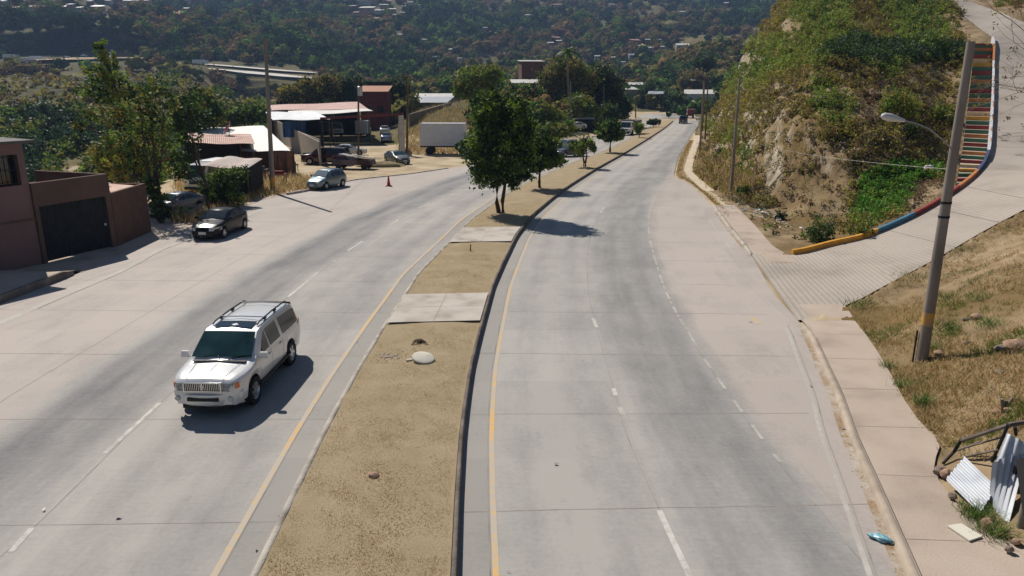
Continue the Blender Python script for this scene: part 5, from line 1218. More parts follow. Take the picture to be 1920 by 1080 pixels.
# far vehicles on the quarry terrace
GQ = 'vehicles on the far quarry terrace'
for lab, px, py, kind in [('white flatbed trailer at the left end of the far quarry terrace', 18, 111, 't'), ('pale lorry second from the left on the far quarry terrace', 50, 119, 't'), ('grey tipper lorry beside the sandy lot on the far terrace', 68, 115, 't'), ('grey car at the middle of the far sandy lot', 125, 110, 'c'),
                          ('white car left of the tall tree on the far sandy lot', 158, 107, 'c'), ('white van right of the tall tree on the far terrace', 268, 107, 'c'), ('white lorry at the start of the pale far highway', 373, 122, 't')]:
    hh = hitpx(px, py)
    if hh is None: continue
    t = thing('quarry_vehicle', lab, 'vehicle', tuple(hh), random.uniform(-.4, .4), GQ)
    g = MB(); g.box((0, 0, 1.9), (6.5, 2.4, 2.0) if kind == 't' else (4.2, 1.8, .8), taper=.92) if kind == 't' else g.box((0, 0, .75), (4.2, 1.8, .8)); 
    if kind == 'c': g.box((-.2, 0, 1.35), (2.3, 1.6, .55), taper=.75)
    else: g.box((4.2, 0, 1.6), (1.7, 2.2, 2.0), taper=.9)
    g.build('body', random.choice([white, M_box]), t)
    for x_ in (-2, 2.2) if kind == 't' else (-1.3, 1.3):
        g = MB(); g.lathe([(.001, 1.1 if kind == 't' else .9), (.45, 1.1 if kind == 't' else .9), (.45, -1.1 if kind == 't' else -.9), (.001, -1.1 if kind == 't' else -.9)], 12, Matrix.Translation((x_, 0, .45)) @ Matrix.Rotation(math.pi / 2, 4, 'X')); g.build('wheel', M_rub, t)
# ---------------------------------------------------------------- buildings on the left
M_pink = pmat('pink_render', [S(112, 88, 86), S(136, 108, 104)], scale=.6, rough=.9, contrast=.5)
M_pinkb = pmat('brown_pink_render', [S(86, 68, 60), S(112, 90, 79)], scale=.8, rough=.92, contrast=.5)
M_brick = pmat('brick', [S(90, 66, 55), S(120, 90, 75)], scale=2.5, rough=.95, contrast=.5)
M_dkst = pmat('dark_steel', [(.010, .012, .014), (.02, .022, .026)], scale=2, rough=.75)
M_cem = pmat('cement_wall', [S(128, 118, 106), S(166, 154, 140)], scale=.7, rough=.92, contrast=.5)
M_rust = pmat('rusty_tin', [S(124, 88, 74), S(170, 132, 114), S(196, 176, 162)], scale=.9, rough=.6, contrast=.5, metal=.1)
M_tinw = pmat('white_tin', [S(196, 192, 184), S(224, 220, 212)], scale=.5, rough=.45, contrast=.5, metal=.1)
M_ting = pmat('grey_tin', [S(150, 152, 156), S(190, 192, 196)], scale=.8, rough=.45, contrast=.5, metal=.3)
M_redtin = pmat('red_tin', [S(170, 124, 112), S(200, 164, 150)], scale=.5, rough=.6, contrast=.5)
M_wood = pmat('weathered_wood', [S(82, 62, 46), S(120, 96, 74)], scale=3, rough=.9, stretch=(1, 1, .2))
M_blue = pmat('blue_tarp', [S(30, 66, 118), S(48, 92, 150)], scale=1, rough=.5)
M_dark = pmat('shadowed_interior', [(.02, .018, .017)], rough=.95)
A = Vector(G(80, 495)); B = Vector(G(0, 512)); dr = (B - A).normalized(); nrm = Vector((dr.y, -dr.x, 0)); 
if nrm.x > 0: nrm = -nrm      # away from the road
bl = thing('pink_house', 'two-storey pink house with barred upper window at the left edge', 'house', tuple(A))
F_ = A + dr * 9.5; Cc = F_ + nrm * 6; D_ = A + nrm * 6
zt = 5.75
mb = MB()
wz0, wz1 = 3.85, 5.25; w0, w1 = .35, 4.6     # window opening along the front wall
def fr(s, z, o=0): p = A + dr * s - nrm * o; return (p.x, p.y, z)
for s0, s1, z0, z1 in ((0, 9.5, -.2, wz0), (0, 9.5, wz1, zt), (0, w0, wz0, wz1), (w1, 9.5, wz0, wz1)):
    a, b_ = A + dr * s0 + nrm * .1, A + dr * s1 + nrm * .1; mb.wall(a, b_, z0, z1, .2)
mb.wall(F_ + nrm * .2, Cc, -.2, zt - .003, .2); mb.wall(D_, A + nrm * .2, -.2, zt - .003, .2); mb.wall(Cc, D_, -.2, zt - .006, .2)
mb.build('wall', M_pink, bl, org=A)
g = MB(); a = A + dr * -.35 - nrm * .5; b_ = F_ - nrm * .5; g.slab((a.x, a.y, zt + .14), (b_.x, b_.y, zt + .14), (Cc.x, Cc.y, zt + .3), (D_.x, D_.y, zt + .3), .13); g.build('roof', pmat('roof_edge', [S(74, 70, 70), S(110, 104, 100)], scale=1, rough=.8), bl, org=A)
g = MB(); g.wall(A + nrm * .35 + dr * .3, A + nrm * .35 + dr * 4.7, wz0 - .1, wz1 + .1, .03); g.build('window_pane', M_glass, bl, org=A)
g = MB()
for k in range(22): p = A + dr * (w0 + (w1 - w0) * k / 21) - nrm * .03; g.tube([(p.x, p.y, wz0), (p.x, p.y, wz1)], .014, 5)
for z_ in (wz0 + .1, (wz0 + wz1) / 2, wz1 - .1): g.tube([fr(w0, z_, .03), fr(w1, z_, .03)], .014, 5)
g.build('window_bars', M_dkst, bl, org=A)
g = MB(); g.wall(A - nrm * .03, F_ - nrm * .03, 2.15, 2.24, .08); g.build('cornice', M_pinkb, bl, org=A)
# gate wall
A2 = Vector(G(218, 462)); d2 = (A2 - A).normalized(); Lg = (A2 - A).length; n2 = Vector((-d2.y, d2.x, 0))
if n2.x > 0: n2 = -n2
gw = thing('gate_wall', 'brown rendered wall with a wide dark sheet-metal gate', 'wall', tuple(A)); zw = 3.88
mb = MB()
def gp(s): p = A + d2 * s; return (p.x, p.y)
mb.wall(gp(.02), gp(.22), 0, zw, .22); mb.wall(gp(Lg - .3), gp(Lg), 0, zw, .22); mb.wall(gp(.22), gp(Lg - .3), 2.75, zw, .22)
mb.wall(gp(Lg), Vector(gp(Lg) + (0,)) + n2 * 5, 0, zw - .01, .2)
mb.build('wall', M_pinkb, gw, org=A)
g = MB()
nn = 40; V = []
for k in range(nn + 1):
    s = .22 + (Lg - .52) * k / nn; p = A + d2 * s + n2 * (.02 + .035 * (k % 2))
    V += [(p.x, p.y, .06), (p.x, p.y, 2.75)]
g.add(V, [(2 * k, 2 * k + 2, 2 * k + 3, 2 * k + 1) for k in range(nn)]); gt = g.build('gate', M_dkst, gw, org=A)
g = MB(); p = A + d2 * (Lg - .55) - n2 * .06; g.lathe([(.001, .05), (.07, .05), (.07, 0)], 12, Matrix.Translation((p.x, p.y, 1.3)) @ Matrix.Rotation(R(90), 4, 'Y')); g.build('lock_plate', pmat('lock_white', [(.6, .6, .58)]), gt, org=A)
bw = thing('yard_back_wall', 'low brown back wall of the gated yard', 'wall', tuple(A + n2 * 7)); g = MB(); g.wall(A + n2 * 7, A2 + n2 * 7 + d2 * 2, -1, 3.0, .2); g.build('wall', M_pinkb, bw, org=A + n2 * 7)
# brick block with tin pieces
A3 = Vector(G(281, 434)); bb = thing('brick_annex', 'low brick building topped with loose tin pieces beside the gate', 'building', tuple(A2)); d3 = (A3 - A2).normalized(); n3 = Vector((-d3.y, d3.x, 0)); n3 = -n3 if n3.x > 0 else n3
mb = MB(); zb = 2.85; P0, P1 = A2 + d3 * .03, A3; P2, P3 = A3 + n3 * 3.2, A2 + n3 * 3.2
mb.wall(P0, P1, 0, zb, .2); mb.wall(P1 + n3 * .1, P2, 0, zb, .2); mb.wall(P2, P3, 0, zb - .3, .2); mb.build('wall', M_brick, bb, org=A2)
g = MB(); g.slab((P3.x, P3.y, zb + .1), (P2.x, P2.y, zb + .1), (P1.x - .2, P1.y, zb - .12), (P0.x - .2, P0.y, zb - .12), .06); g.build('roof', M_rust, bb, org=A2)
for k, (f1, f2, m_, lab) in enumerate([(.1, .5, M_tinw, 'white tin scrap at the gate end of the low brick building roof'), (.35, .35, M_rust, 'rusty tin scrap just behind the white one on the low brick building'), (.6, .6, M_rust, 'largest rusty tin scrap in the middle of the low brick building roof'), (.85, .75, M_tinw, 'pale bent tin scrap at the far end of the low brick building roof')]):
    g = MB(); c = P0.lerp(P1, f1).lerp(P3.lerp(P2, f1), f2); c.z = zb + .14 + .03 * k; g.box((0, 0, 0), ((.9, .8, 1.5, 1.0)[k], (.6, .7, .9, .5)[k], .03), M=Matrix.Rotation(.7 * k, 3, 'Z') @ Matrix.Rotation(.1 * (-1) ** k, 3, 'X'))
    tag(g.build('roof_scrap', m_, None, loc=tuple(c)), lab, 'tin scrap', 'loose tin scraps on the brick building')

# generic open shelter
def corrug(mb, a, b, c, d, n=60, amp=.013, th=0, mi=0):     # ridges run a->d ; a-b the long edge
    a, b, c, d = [Vector(q) for q in (a, b, c, d)]; up = (b - a).cross(d - a).normalized(); up = -up if up.z < 0 else up; V = []
    for k in range(n + 1):
        s = k / n; o = up * amp * (1 if k % 2 else -1) + Vector((0, 0, .05 * math.sin(s * 9)))
        V += [a.lerp(b, s) + o, d.lerp(c, s) + o]
    V2 = [v - up * .025 for v in V]; m = len(V)
    F = [(2 * k, 2 * k + 2, 2 * k + 3, 2 * k + 1) for k in range(n)]
    mb.add(V + V2, F + [tuple(m + i for i in f[::-1]) for f in F], mi)
def shelter(nm, lab, corners, mat, walls=(), posts=(), cat='shelter', wallmat=None, group=None, n=70, gd=0):
    """corners: four world points of the roof (front-left, front-right, back-right, back-left)"""
    cs = [Vector(c) for c in corners]; base = (cs[0] + cs[1] + cs[2] + cs[3]) / 4; base.z = gd
    t = thing(nm, lab, cat, tuple(base), 0, group); g = MB(); corrug(g, *cs, n=n); g.build('roof', mat, t, org=base)
    for p in posts:
        c = cs[0].lerp(cs[1], p[0]).lerp(cs[3].lerp(cs[2], p[0]), p[1]); g = MB(); g.tube([(c.x, c.y, gd - .1), (c.x, c.y, c.z - .04)], .06, 6); g.build('post', M_wood, t, org=base)
    for i, (p, q, z0, m_) in enumerate(walls):
        a_ = cs[0].lerp(cs[1], p[0]).lerp(cs[3].lerp(cs[2], p[0]), p[1]); b_ = cs[0].lerp(cs[1], q[0]).lerp(cs[3].lerp(cs[2], q[0]), q[1])
        g = MB(); g.wall(a_, b_, gd + z0, a_.z - .06, .08, z1b=b_.z - .06); g.build('wall', m_, t, org=base)
    return t
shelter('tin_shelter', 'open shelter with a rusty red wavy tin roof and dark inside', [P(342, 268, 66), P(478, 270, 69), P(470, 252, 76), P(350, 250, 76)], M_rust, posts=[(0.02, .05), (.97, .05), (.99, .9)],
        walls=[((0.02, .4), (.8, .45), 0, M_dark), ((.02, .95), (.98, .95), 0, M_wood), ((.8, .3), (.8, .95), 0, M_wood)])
shelter('tin_shed', 'long shed with a bright white tin roof behind the rusty shelter', [P(400, 283, 74), P(546, 283, 74), P(495, 236, 88), P(350, 240, 90)], M_tinw, walls=[((.02, .06), (.98, .06), 0, M_wood), ((.98, .06), (.98, .9), 0, M_wood), ((.02, .95), (.98, .95), 0, M_cem)])
g = MB()
for k in range(3):
    pass
for k, x_ in enumerate((402, 432)):
    c = Vector(P(x_, 292, 68.5)); g = MB(); g.box((0, 0, 0), (.75, .06, 1.9)); o = tag(g.build('metal_sheet', M_ting, None, loc=(c.x, c.y, 1.0)), 'upright grey tin panel leaning at the front of the rusty shelter, ' + ('left one' if k == 0 else 'right one'), 'tin panel', 'tin panels at the rusty shelter')
    o.rotation_euler = (R(-8), 0, R(6 * k))
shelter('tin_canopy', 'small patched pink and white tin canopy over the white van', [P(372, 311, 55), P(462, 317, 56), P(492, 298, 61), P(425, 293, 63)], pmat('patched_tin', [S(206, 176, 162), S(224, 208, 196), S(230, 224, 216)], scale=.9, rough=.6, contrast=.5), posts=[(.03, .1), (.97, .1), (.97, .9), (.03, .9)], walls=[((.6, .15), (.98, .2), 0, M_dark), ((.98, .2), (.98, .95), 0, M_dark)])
# satellite dish
dp = Vector(P(430, 254, 75)); t = thing('satellite_dish', 'red satellite dish on the rusty tin roof', 'satellite dish', tuple(dp)); g = MB()
Mx = Matrix.Translation((0, 0, .75)) @ Vector((-.75, -.35, .5)).to_track_quat('Z', 'Y').to_matrix().to_4x4(); g.lathe([(.001, 0), (.33, .03), (.58, .1), (.74, .2), (.74, .18), (.33, 0), (.001, -.02)], 24, Mx); g.build('dish', pmat('dish_red', [(.3, .03, .03)], rough=.4), t, smooth=60); g = MB(); g.tube([(0, 0, -.2), (0, 0, .7)], .035, 6); g.build('mast', M_dkst, t)
# brown tin fence and stalls by the pole
def panel_fence(nm, lab, a, b, z0, z1, mat, n=30, z1b=None, cat='fence'):
    a, b = Vector(a), Vector(b); t = thing(nm, lab, cat, (a.x, a.y, z0)); g = MB(); z1b = z1b or z1; V = []; d_ = (b - a).normalized(); nn_ = Vector((-d_.y, d_.x, 0))
    for k in range(n + 1):
        s = k / n; p = a.lerp(b, s) + nn_ * .03 * (k % 2); V += [(p.x, p.y, z0), (p.x, p.y, z1 + (z1b - z1) * s)]
    m = len(V); V += [(x + nn_.x * .01, y + nn_.y * .01, z_) for x, y, z_ in V]
    F = [(2 * k, 2 * k + 2, 2 * k + 3, 2 * k + 1) for k in range(n)]; g.add(V, F + [tuple(i + m for i in f[::-1]) for f in F]); g.build('panel', mat, t, org=(a.x, a.y, z0))
    for s in np.linspace(0, 1, 4): g = MB(); p = a.lerp(b, s) - nn_ * .06; g.box((p.x, p.y, (z0 + z1) / 2), (.09, .09, z1 - z0)); g.build('post', M_wood, t, org=(a.x, a.y, z0))
    return t
q0, q1 = G(508, 330), G(553, 326); panel_fence('tin_fence', 'brown patched tin fence right of the near lamp pole', q0, q1, 0, 2.2, pmat('brown_tin', [S(104, 70, 52), S(140, 100, 76)], scale=1.5, rough=.8))
for lab, px, py, c_ in [('small red market cart beside the near lamp pole', 522, 345, S(120, 44, 36)), ('low dark stall table behind the near lamp pole', 545, 325, S(70, 60, 54)), ('green box bin beside the maroon four-wheel-drive', 578, 305, S(62, 96, 74)), ('small cart with bundled goods left of the near lamp pole', 488, 335, S(84, 84, 78))]:
    q = Vector(G(px, py)); t = thing('stall', lab, 'stall', tuple(q)); g = MB(); g.box((0, 0, .85), (1.5, .9, .1)); g.box((0, .1, 1.02), (1.1, .6, .25), taper=.8); g.build('counter', pmat('stall_%d' % px, [c_], rough=.8), t)
    for sx_ in (-.65, .65):
        for sy_ in (-.35, .35): g = MB(); g.box((sx_, sy_, .4), (.06, .06, .8)); g.build('leg', M_wood, t)
# concrete yard wall
w1_, w2_ = Vector(G(602, 311)), Vector(P(512, 236, 128)); t = thing('concrete_wall', 'long bare concrete side wall of the lorry yard', 'wall', tuple(w1_)); g = MB(); g.wall(w1_, w2_, -2, 2.6, .2, z1b=3.2); g.build('wall', M_cem, t, org=w1_)
w3_ = Vector(P(602, 262, 92)); 
t = thing('concrete_wall', 'short concrete cross wall inside the lorry yard', 'wall', (w2_.x, w2_.y - 20, 0)); g = MB(); a_, b_ = Vector(P(558, 250, 101)), Vector(P(600, 268, 84)); g.wall((a_.x, a_.y), (b_.x, b_.y), 0, 2.6, .15); g.build('wall', M_cem, t, org=(w2_.x, w2_.y - 20, 0))
# big sheds
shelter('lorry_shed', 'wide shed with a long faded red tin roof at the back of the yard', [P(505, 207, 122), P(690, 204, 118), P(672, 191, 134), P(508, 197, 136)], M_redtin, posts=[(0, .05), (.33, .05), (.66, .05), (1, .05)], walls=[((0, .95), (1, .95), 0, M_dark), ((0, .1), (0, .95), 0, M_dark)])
shelter('lorry_shed', 'lower white tin lean-to along the front of the red roofed shed', [P(545, 217, 112), P(700, 208, 112), P(690, 204, 118), P(540, 208, 119)], M_tinw, posts=[(.05, .1), (.5, .1), (.95, .1)])
shelter('lorry_shed', 'grey-white canopy with blue tarpaulin beneath it nearest the near lamp pole', [P(512, 225, 98), P(620, 224, 98), P(592, 209, 108), P(498, 210, 108)], M_ting, posts=[(.02, .05), (.5, .05), (.98, .05)])
a_, b_ = Vector(P(530, 240, 100)), Vector(P(574, 240, 100)); g = MB(); V = []
for k in range(13):
    p = a_.lerp(b_, k / 12); V += [(p.x, p.y + .2 * math.sin(k * 1.3), 1.8), (p.x, p.y + .1 * math.sin(k), 3.9)]
g.add(V, [(2 * k, 2 * k + 2, 2 * k + 3, 2 * k + 1) for k in range(12)]); g.add([(x, y + .02, z_) for x, y, z_ in V], [(2 * k, 2 * k + 1, 2 * k + 3, 2 * k + 2) for k in range(12)])
tag(g.build('tarpaulin', M_blue), 'bright blue tarpaulin hanging under the grey-white canopy', 'tarpaulin')
# gate frame with long red beam
t = thing('yard_gateway', 'tall yard gateway with a long thin red beam and pale end column', 'gateway', tuple(G(755, 289))); og = G(755, 289)
b0, b1 = Vector(P(600, 222, 92)), Vector(P(757, 214, 94)); g = MB(); g.tube([b0, b1], .14, 6); g.build('beam', pmat('beam_red', [S(110, 44, 36)], rough=.7), t, org=og)
g = MB(); g.box((b1.x - .35, b1.y, 2.4), (.6, .5, 5.0)); g.build('column', pmat('pale_column', [S(170, 166, 160), S(196, 190, 182)], scale=1), t, org=og)
g = MB(); g.box((b0.x + .1, b0.y, 2.1), (.3, .3, 4.3)); g.build('column', M_dkst, t, org=og)
g = MB(); V = []; a_ = Vector(b1) + Vector((-.8, .1, 0)); b_ = a_ + Vector((-.9, 6.5, 0))
for k in range(15):
    p = a_.lerp(b_, k / 14) + Vector((.05 * (k % 2), 0, 0)); V += [(p.x, p.y, .1), (p.x, p.y, 3.6)]
g.add(V, [(2 * k, 2 * k + 2, 2 * k + 3, 2 * k + 1) for k in range(14)]); g.add([(x + .02, y, z_) for x, y, z_ in V], [(2 * k, 2 * k + 1, 2 * k + 3, 2 * k + 2) for k in range(14)]); g.build('open_leaf', M_ting, t, org=og)
# red-brown tower house
def house(nm, lab, cen, yaw, w, d_, h_, wallm, roofm, group=None, slope=.5, over=.4, wins=1, cat='house', gable=False, two=False):
    t = thing(nm, lab, cat, tuple(cen), yaw, group); g = MB(); g.box((0, 0, h_ / 2 - .5), (w, d_, h_ + 1)); g.build('wall', wallm, t)
    g = MB(); W_, D_ = w / 2 + over, d_ / 2 + over
    if gable:
        g.slab((-W_, -D_, h_ + .02), (W_, -D_, h_ + .02), (W_, 0, h_ + slope), (-W_, 0, h_ + slope), .08); g.slab((-W_, 0, h_ + slope), (W_, 0, h_ + slope), (W_, D_, h_ + .02), (-W_, D_, h_ + .02), .08)
    else: g.slab((-W_, -D_, h_ + .06), (W_, -D_, h_ + .06), (W_, D_, h_ + .06 + slope), (-W_, D_, h_ + .06 + slope), .1)
    g.build('roof', roofm, t)
    for k in range(wins):
        xk = (k + .5) / wins * w - w / 2; g = MB(); g.box((xk, -d_ / 2 - .01, h_ * .55), (min(1.1, w / wins * .5), .06, min(1.1, h_ * .4))); g.build('window', M_glass, t)
    return t
c = P(707, 238, 150); c[2] = gz(c[0], 150); h_ = P(707, 172, 150)[2] - c[2]
M_rb = pmat('redbrown_boards', [S(96, 44, 38), S(124, 62, 52)], scale=2, rough=.85)
house('tower_house', 'tall narrow red-brown house with a tan sloped roof', c, 0, 5.2, 5, h_, M_rb, pmat('tan_roof', [S(180, 132, 104)], rough=.8), slope=1.1, wins=2)
g = MB(); c2 = P(710, 160, 154); g.box((0, 0, 0), (4.8, .3, 1.4)); tag(g.build('dark_parapet', M_dkst, None, loc=(c2[0], 154, c2[2])), 'dark upper parapet standing over the tan roof of the tower house', 'parapet')
# wall at the right of the drive along the bank and grey building behind
a_, b_ = Vector(P(768, 240, 121)), Vector(P(845, 204, 138)); t = thing('brick_wall', 'brown wall climbing along the grassy bank right of the gateway', 'wall', (a_.x, a_.y, 0)); g = MB(); g.wall((a_.x, a_.y), (b_.x, b_.y), -1, P(768, 214, 121)[2], .2, z1b=P(845, 192, 138)[2]); g.build('wall', M_cem, t, org=(a_.x, a_.y, 0))
c = P(795, 215, 175); c[2] = gz(c[0], 175); house('grey_warehouse', 'grey warehouse with a pale grey tin roof behind the climbing wall', c, R(-6), 12, 8, P(795, 192, 175)[2] - c[2], M_cem, M_ting, slope=1.2, wins=3)
c = P(805, 200, 210); c[2] = gz(c[0], 210); house('grey_warehouse', 'long low tin-roofed shed behind the grey warehouse', c, R(-6), 14, 8, P(805, 184, 210)[2] - c[2], M_cem, M_tinw, slope=1.2, wins=3)
# brick house on the hill in the grove
c = P(995, 150, 205); c[2] = gz(c[0], 205); house('brick_house', 'brown brick house with white tin roof above the grove', c, R(8), 5.8, 6, P(995, 116, 205)[2] - c[2], M_brick, M_tinw, slope=.5, wins=1)
c = P(985, 165, 190); c[2] = gz(c[0], 190); house('brick_house', 'low white tin roofed house at the foot of the brown brick house', c, R(4), 6.5, 5, P(985, 156, 190)[2] - c[2], M_cem, M_tinw, slope=.9, wins=1)
# lean-to by the road
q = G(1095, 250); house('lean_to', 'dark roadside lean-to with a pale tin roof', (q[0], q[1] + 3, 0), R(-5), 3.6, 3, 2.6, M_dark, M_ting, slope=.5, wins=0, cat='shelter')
q = Vector(G(1018, 268))
# factory
c = P(1315, 192, 285); c[2] = gz(c[0], 285); hf = P(1300, 176, 285)[2] - c[2]
house('factory', 'pale blue-green factory building with a broad white roof beyond the road bend', c, R(-12), 12.5, 16, hf, pmat('pale_blue_wall', [S(176, 186, 190), S(196, 204, 206)], scale=.2), M_tinw, slope=1.5, wins=3, over=.3)
c = P(1297, 196, 270); c[2] = gz(c[0], 270); house('factory_annex', 'small white-roofed annex in front of the pale factory', c, R(-12), 4, 3.5, 2.2, M_tinw, M_tinw, slope=.5, wins=1)
c = P(1229, 195, 265); c[2] = gz(c[0], 265); shelter('open_shed', 'open-sided shed with pale roof left of the factory', [P(1214, 176, 262), P(1244, 176, 262), P(1246, 171, 272), P(1216, 171, 272)], M_ting, posts=[(.02, .1), (.98, .1), (.02, .9), (.98, .9)], gd=c[2], n=10)
for lab, px, py, Y in [('long pale roofed shed left of the open-sided shed, upper of two', 1188, 158, 330), ('short pale roofed shed just below the long one left of the open-sided shed', 1180, 167, 300)]:
    c = P(px, py + 6, Y); c[2] = gz(c[0], Y); house('valley_shed', lab, c, R(12), 10 if Y == 330 else 5, 5, max(2.2, P(px, py + 1, Y)[2] - c[2]), M_cem, M_tinw, slope=1, wins=2)

# houses scattered over the far slopes
wallc = [pmat('far_wall_a', [S(150, 128, 112)], rough=.9), pmat('far_wall_b', [S(118, 82, 68)], rough=.9), pmat('far_wall_c', [S(176, 172, 164)], rough=.9)]
roofc = {'white': M_tinw, 'rust': M_rust, 'grey': M_ting}
ORD = 'first second third fourth fifth sixth seventh eighth ninth tenth eleventh twelfth thirteenth fourteenth fifteenth sixteenth seventeenth eighteenth nineteenth twentieth'.split()
for zone, L_ in HL:
    cnt = {}; L_ = sorted(L_)
    for px, py, rc, wpx in L_:
        hh = hitpx(px, py + 2)
        if hh is None or hh.y < 150: continue
        wm = wpx * 1.6 * hh.y / FPX; hgt = max(2.4, wm * .3)
        house('hillside_house', '%s %s-roofed house from the left on the far %s' % (ORD[cnt.setdefault(rc, 0)], {'white': 'white', 'rust': 'rusty', 'grey': 'grey'}[rc], zone), (hh.x, hh.y, hh.z + 1.8), random.uniform(-.35, .35), wm, wm * random.uniform(.6, .9), hgt, random.choice(wallc), roofc[rc], group='%s-roofed houses of the %s' % (rc, zone), slope=.16 * wm, over=.25, wins=2); cnt[rc] += 1
# far highway strips and sandy lot
def drape(name, pxs, wd, mat, lift=.5, n=8):
    pts = []
    for k in range(len(pxs) - 1):
        for q in range(n):
            s = q / n; x = pxs[k][0] * (1 - s) + pxs[k + 1][0] * s; y = pxs[k][1] * (1 - s) + pxs[k + 1][1] * s; hh = hitpx(x, y)
            if hh: pts.append((hh.x, hh.y, hh.z + lift))
    g = MB(); a, b = ribbon(pts, wd, 0); b = b.copy(); a = a.copy()
    a[:, 2] = [max(gz(p[0], p[1]), z_) + lift for p, z_ in zip(a, a[:, 2])]
    n_ = len(a); g.add(list(a) + list(b), [(i + n_, i + n_ + 1, i + 1, i) for i in range(n_ - 1)]); return struct(g.build(name, mat))
M_hw = pmat('far_concrete', [S(206, 200, 192)], rough=.8)
drape('highway', [(388, 122), (470, 129), (540, 135), (600, 139)], 9, M_hw, .4); drape('highway', [(392, 131), (470, 139), (540, 145), (596, 149)], 9, M_hw, .4)
M_sand = pmat('pale_sand', [S(196, 168, 138), S(210, 186, 158)], scale=.1, rough=.95)
drape('sandy_lot', [(62, 116), (110, 115), (160, 113), (240, 112), (262, 110)], 28, M_sand, .5)
drape('dirt_track', [(322, 20), (332, 28), (342, 40), (348, 48)], 7, M_sand, .5, 5)
drape('dirt_track', [(1195, 84), (1205, 92), (1212, 104)], 9, M_sand, .5, 5)
drape('dirt_track', [(785, 118), (800, 128), (820, 140)], 4, M_sand, .5, 5)
# ---------------------------------------------------------------- poles, lamps, wires
M_pole = pmat('pole_concrete', [S(118, 108, 100), S(150, 140, 130)], scale=1.5, rough=.85, stretch=(1, 1, .3))
M_metal = pmat('galvanised', [S(150, 150, 150)], rough=.45, metal=.5)
M_head = pmat('lamp_white', [S(200, 200, 198)], rough=.4)
def pole(nm, lab, base, top, r0, r1, group=None, band=None, arm=None, cat='lamp post', mat=None, headlen=.8):
    base = Vector(base); top = Vector(top); t = thing(nm, lab, cat, tuple(base), 0, group); d_ = top - base
    g = MB(); pts = [Vector((0, 0, -.3))] + [d_ * k / 8 for k in range(9)]; rad = [r0] + [r0 + (r1 - r0) * k / 8 for k in range(9)]
    g.tube(pts, rad, 16); g.build('post', mat or M_pole, t, smooth=50)
    if band:
        a, b_ = band; g = MB(); g.tube([d_ * (a / d_.z), d_ * (b_ / d_.z)], [r0 + (r1 - r0) * a / d_.z + .004, r0 + (r1 - r0) * b_ / d_.z + .004], 16, cap=False); g.build('painted_band', worn('band_yellow', S(206, 150, 50), S(150, 140, 130), .55, 4), t, smooth=50)
    if arm:
        pts = [Vector(q) - base for q in arm]; g = MB(); g.tube(pts, .02, 8); ar = g.build('lamp_arm', M_metal, t, smooth=50)
        e = pts[-1]; dd = (pts[-1] - pts[-2]).normalized(); Mx = Matrix.Translation(e + dd * headlen * .45) @ dd.to_track_quat('Z', 'Y').to_matrix().to_4x4()
        g = MB(); g.lathe([(.001, -.5 * headlen), (.04, -.5 * headlen), (.055, -.35 * headlen), (.08, -.15 * headlen), (.105, .12 * headlen), (.095, .38 * headlen), (.05, .49 * headlen), (.001, .5 * headlen)], 16, Mx); g.build('lamp_head', M_head, ar, smooth=60)
        g = MB(); c = e + dd * headlen * .2 + Vector((0, 0, .13)); g.tube([c, c + Vector((0, 0, .09))], .03, 8); g.build('photocell', M_dkst, ar)
    return t
pb = Vector(G(1724, 700)); pb.z = gz(pb.x, pb.y) - .05
pt_ = Vector(P(1821, 78, pb.y)); sc_ = pt_ - pb; kk = lambda px, py, Y=pb.y: Vector(P(px, py, Y))
pole('lamp_post', 'tall grey lamp post with a worn yellow band in the near right bank', pb, pt_, .17, .105, 'lamp posts', band=(1.15, 1.55), arm=[kk(1790, 285), kk(1768, 262), kk(1742, 241), kk(1716, 231), kk(1694, 226)], headlen=.66)
for hz_, lab in ((4.75, 'c'), (4.35, 'c')):
    pp_ = pb.lerp(pt_, hz_ / (pt_.z - pb.z)); rr_ = .17 + (.105 - .17) * hz_ / (pt_.z - pb.z); g = MB(); g.tube([pp_ - Vector((0, 0, .03)), pp_ + Vector((0, 0, .03))], rr_ + .012, 16); g.build('clamp', M_dkst, [o_ for o_ in SC.objects if o_.name == 'lamp_post'][0], org=pb, smooth=40)
t = thing('bracket', 'dark metal strip standing against the foot of the near lamp post', 'post', (pb.x - .2, pb.y + .1, pb.z)); g = MB(); g.box((0, 0, .45), (.04, .04, 1.0)); g.build('strip', M_dkst, t)
b_ = G(512, 362); tp = P(497, 72, b_[1]); pole('utility_pole', 'tall leaning concrete pole at the left roadside near the hatchback', b_, tp, .2, .12, cat='utility pole', band=(.5, 1.3))
b_ = G(1370, 367); tp = P(1387, 146, b_[1]); pole('lamp_post', 'slender bare lamp post by the litter at the upper pavement', b_, tp, .13, .08, 'lamp posts')
b_ = G(1312, 287); tp = P(1320, 152, b_[1]); pole('lamp_post', 'dark lamp post beside the footpath bend', b_, tp, .14, .09, 'lamp posts', arm=[Vector(tp), Vector(tp) + Vector((-.5, -.2, .1)), Vector(tp) + Vector((-1.2, -.5, .12))])
b_ = G(1322, 262); tp = P(1327, 165, b_[1]); pole('utility_pole', 'wooden utility pole just behind the dark lamp post', b_, tp, .15, .1, cat='utility pole', mat=M_wood)
b_ = G(1317, 245); tp = P(1321, 158, b_[1]); pole('utility_pole', 'farthest thin pole on the right roadside', b_, tp, .15, .1, cat='utility pole', mat=M_wood)
b_ = P(1069, 232, 135); b_[2] = gz(b_[0], b_[1]); tp = P(1070, 152, 135); pole('lamp_post', 'thin lamp post with a white head in front of the grove', b_, tp, .13, .09, 'lamp posts', arm=[P(1070, 187, 135), P(1078, 182, 135), P(1086, 181, 134)])
b_ = P(1132, 235, 160); b_[2] = gz(b_[0], b_[1]); pole('utility_pole', 'slim pole at the right side of the grove', b_, P(1132, 158, 160), .13, .09, cat='utility pole')
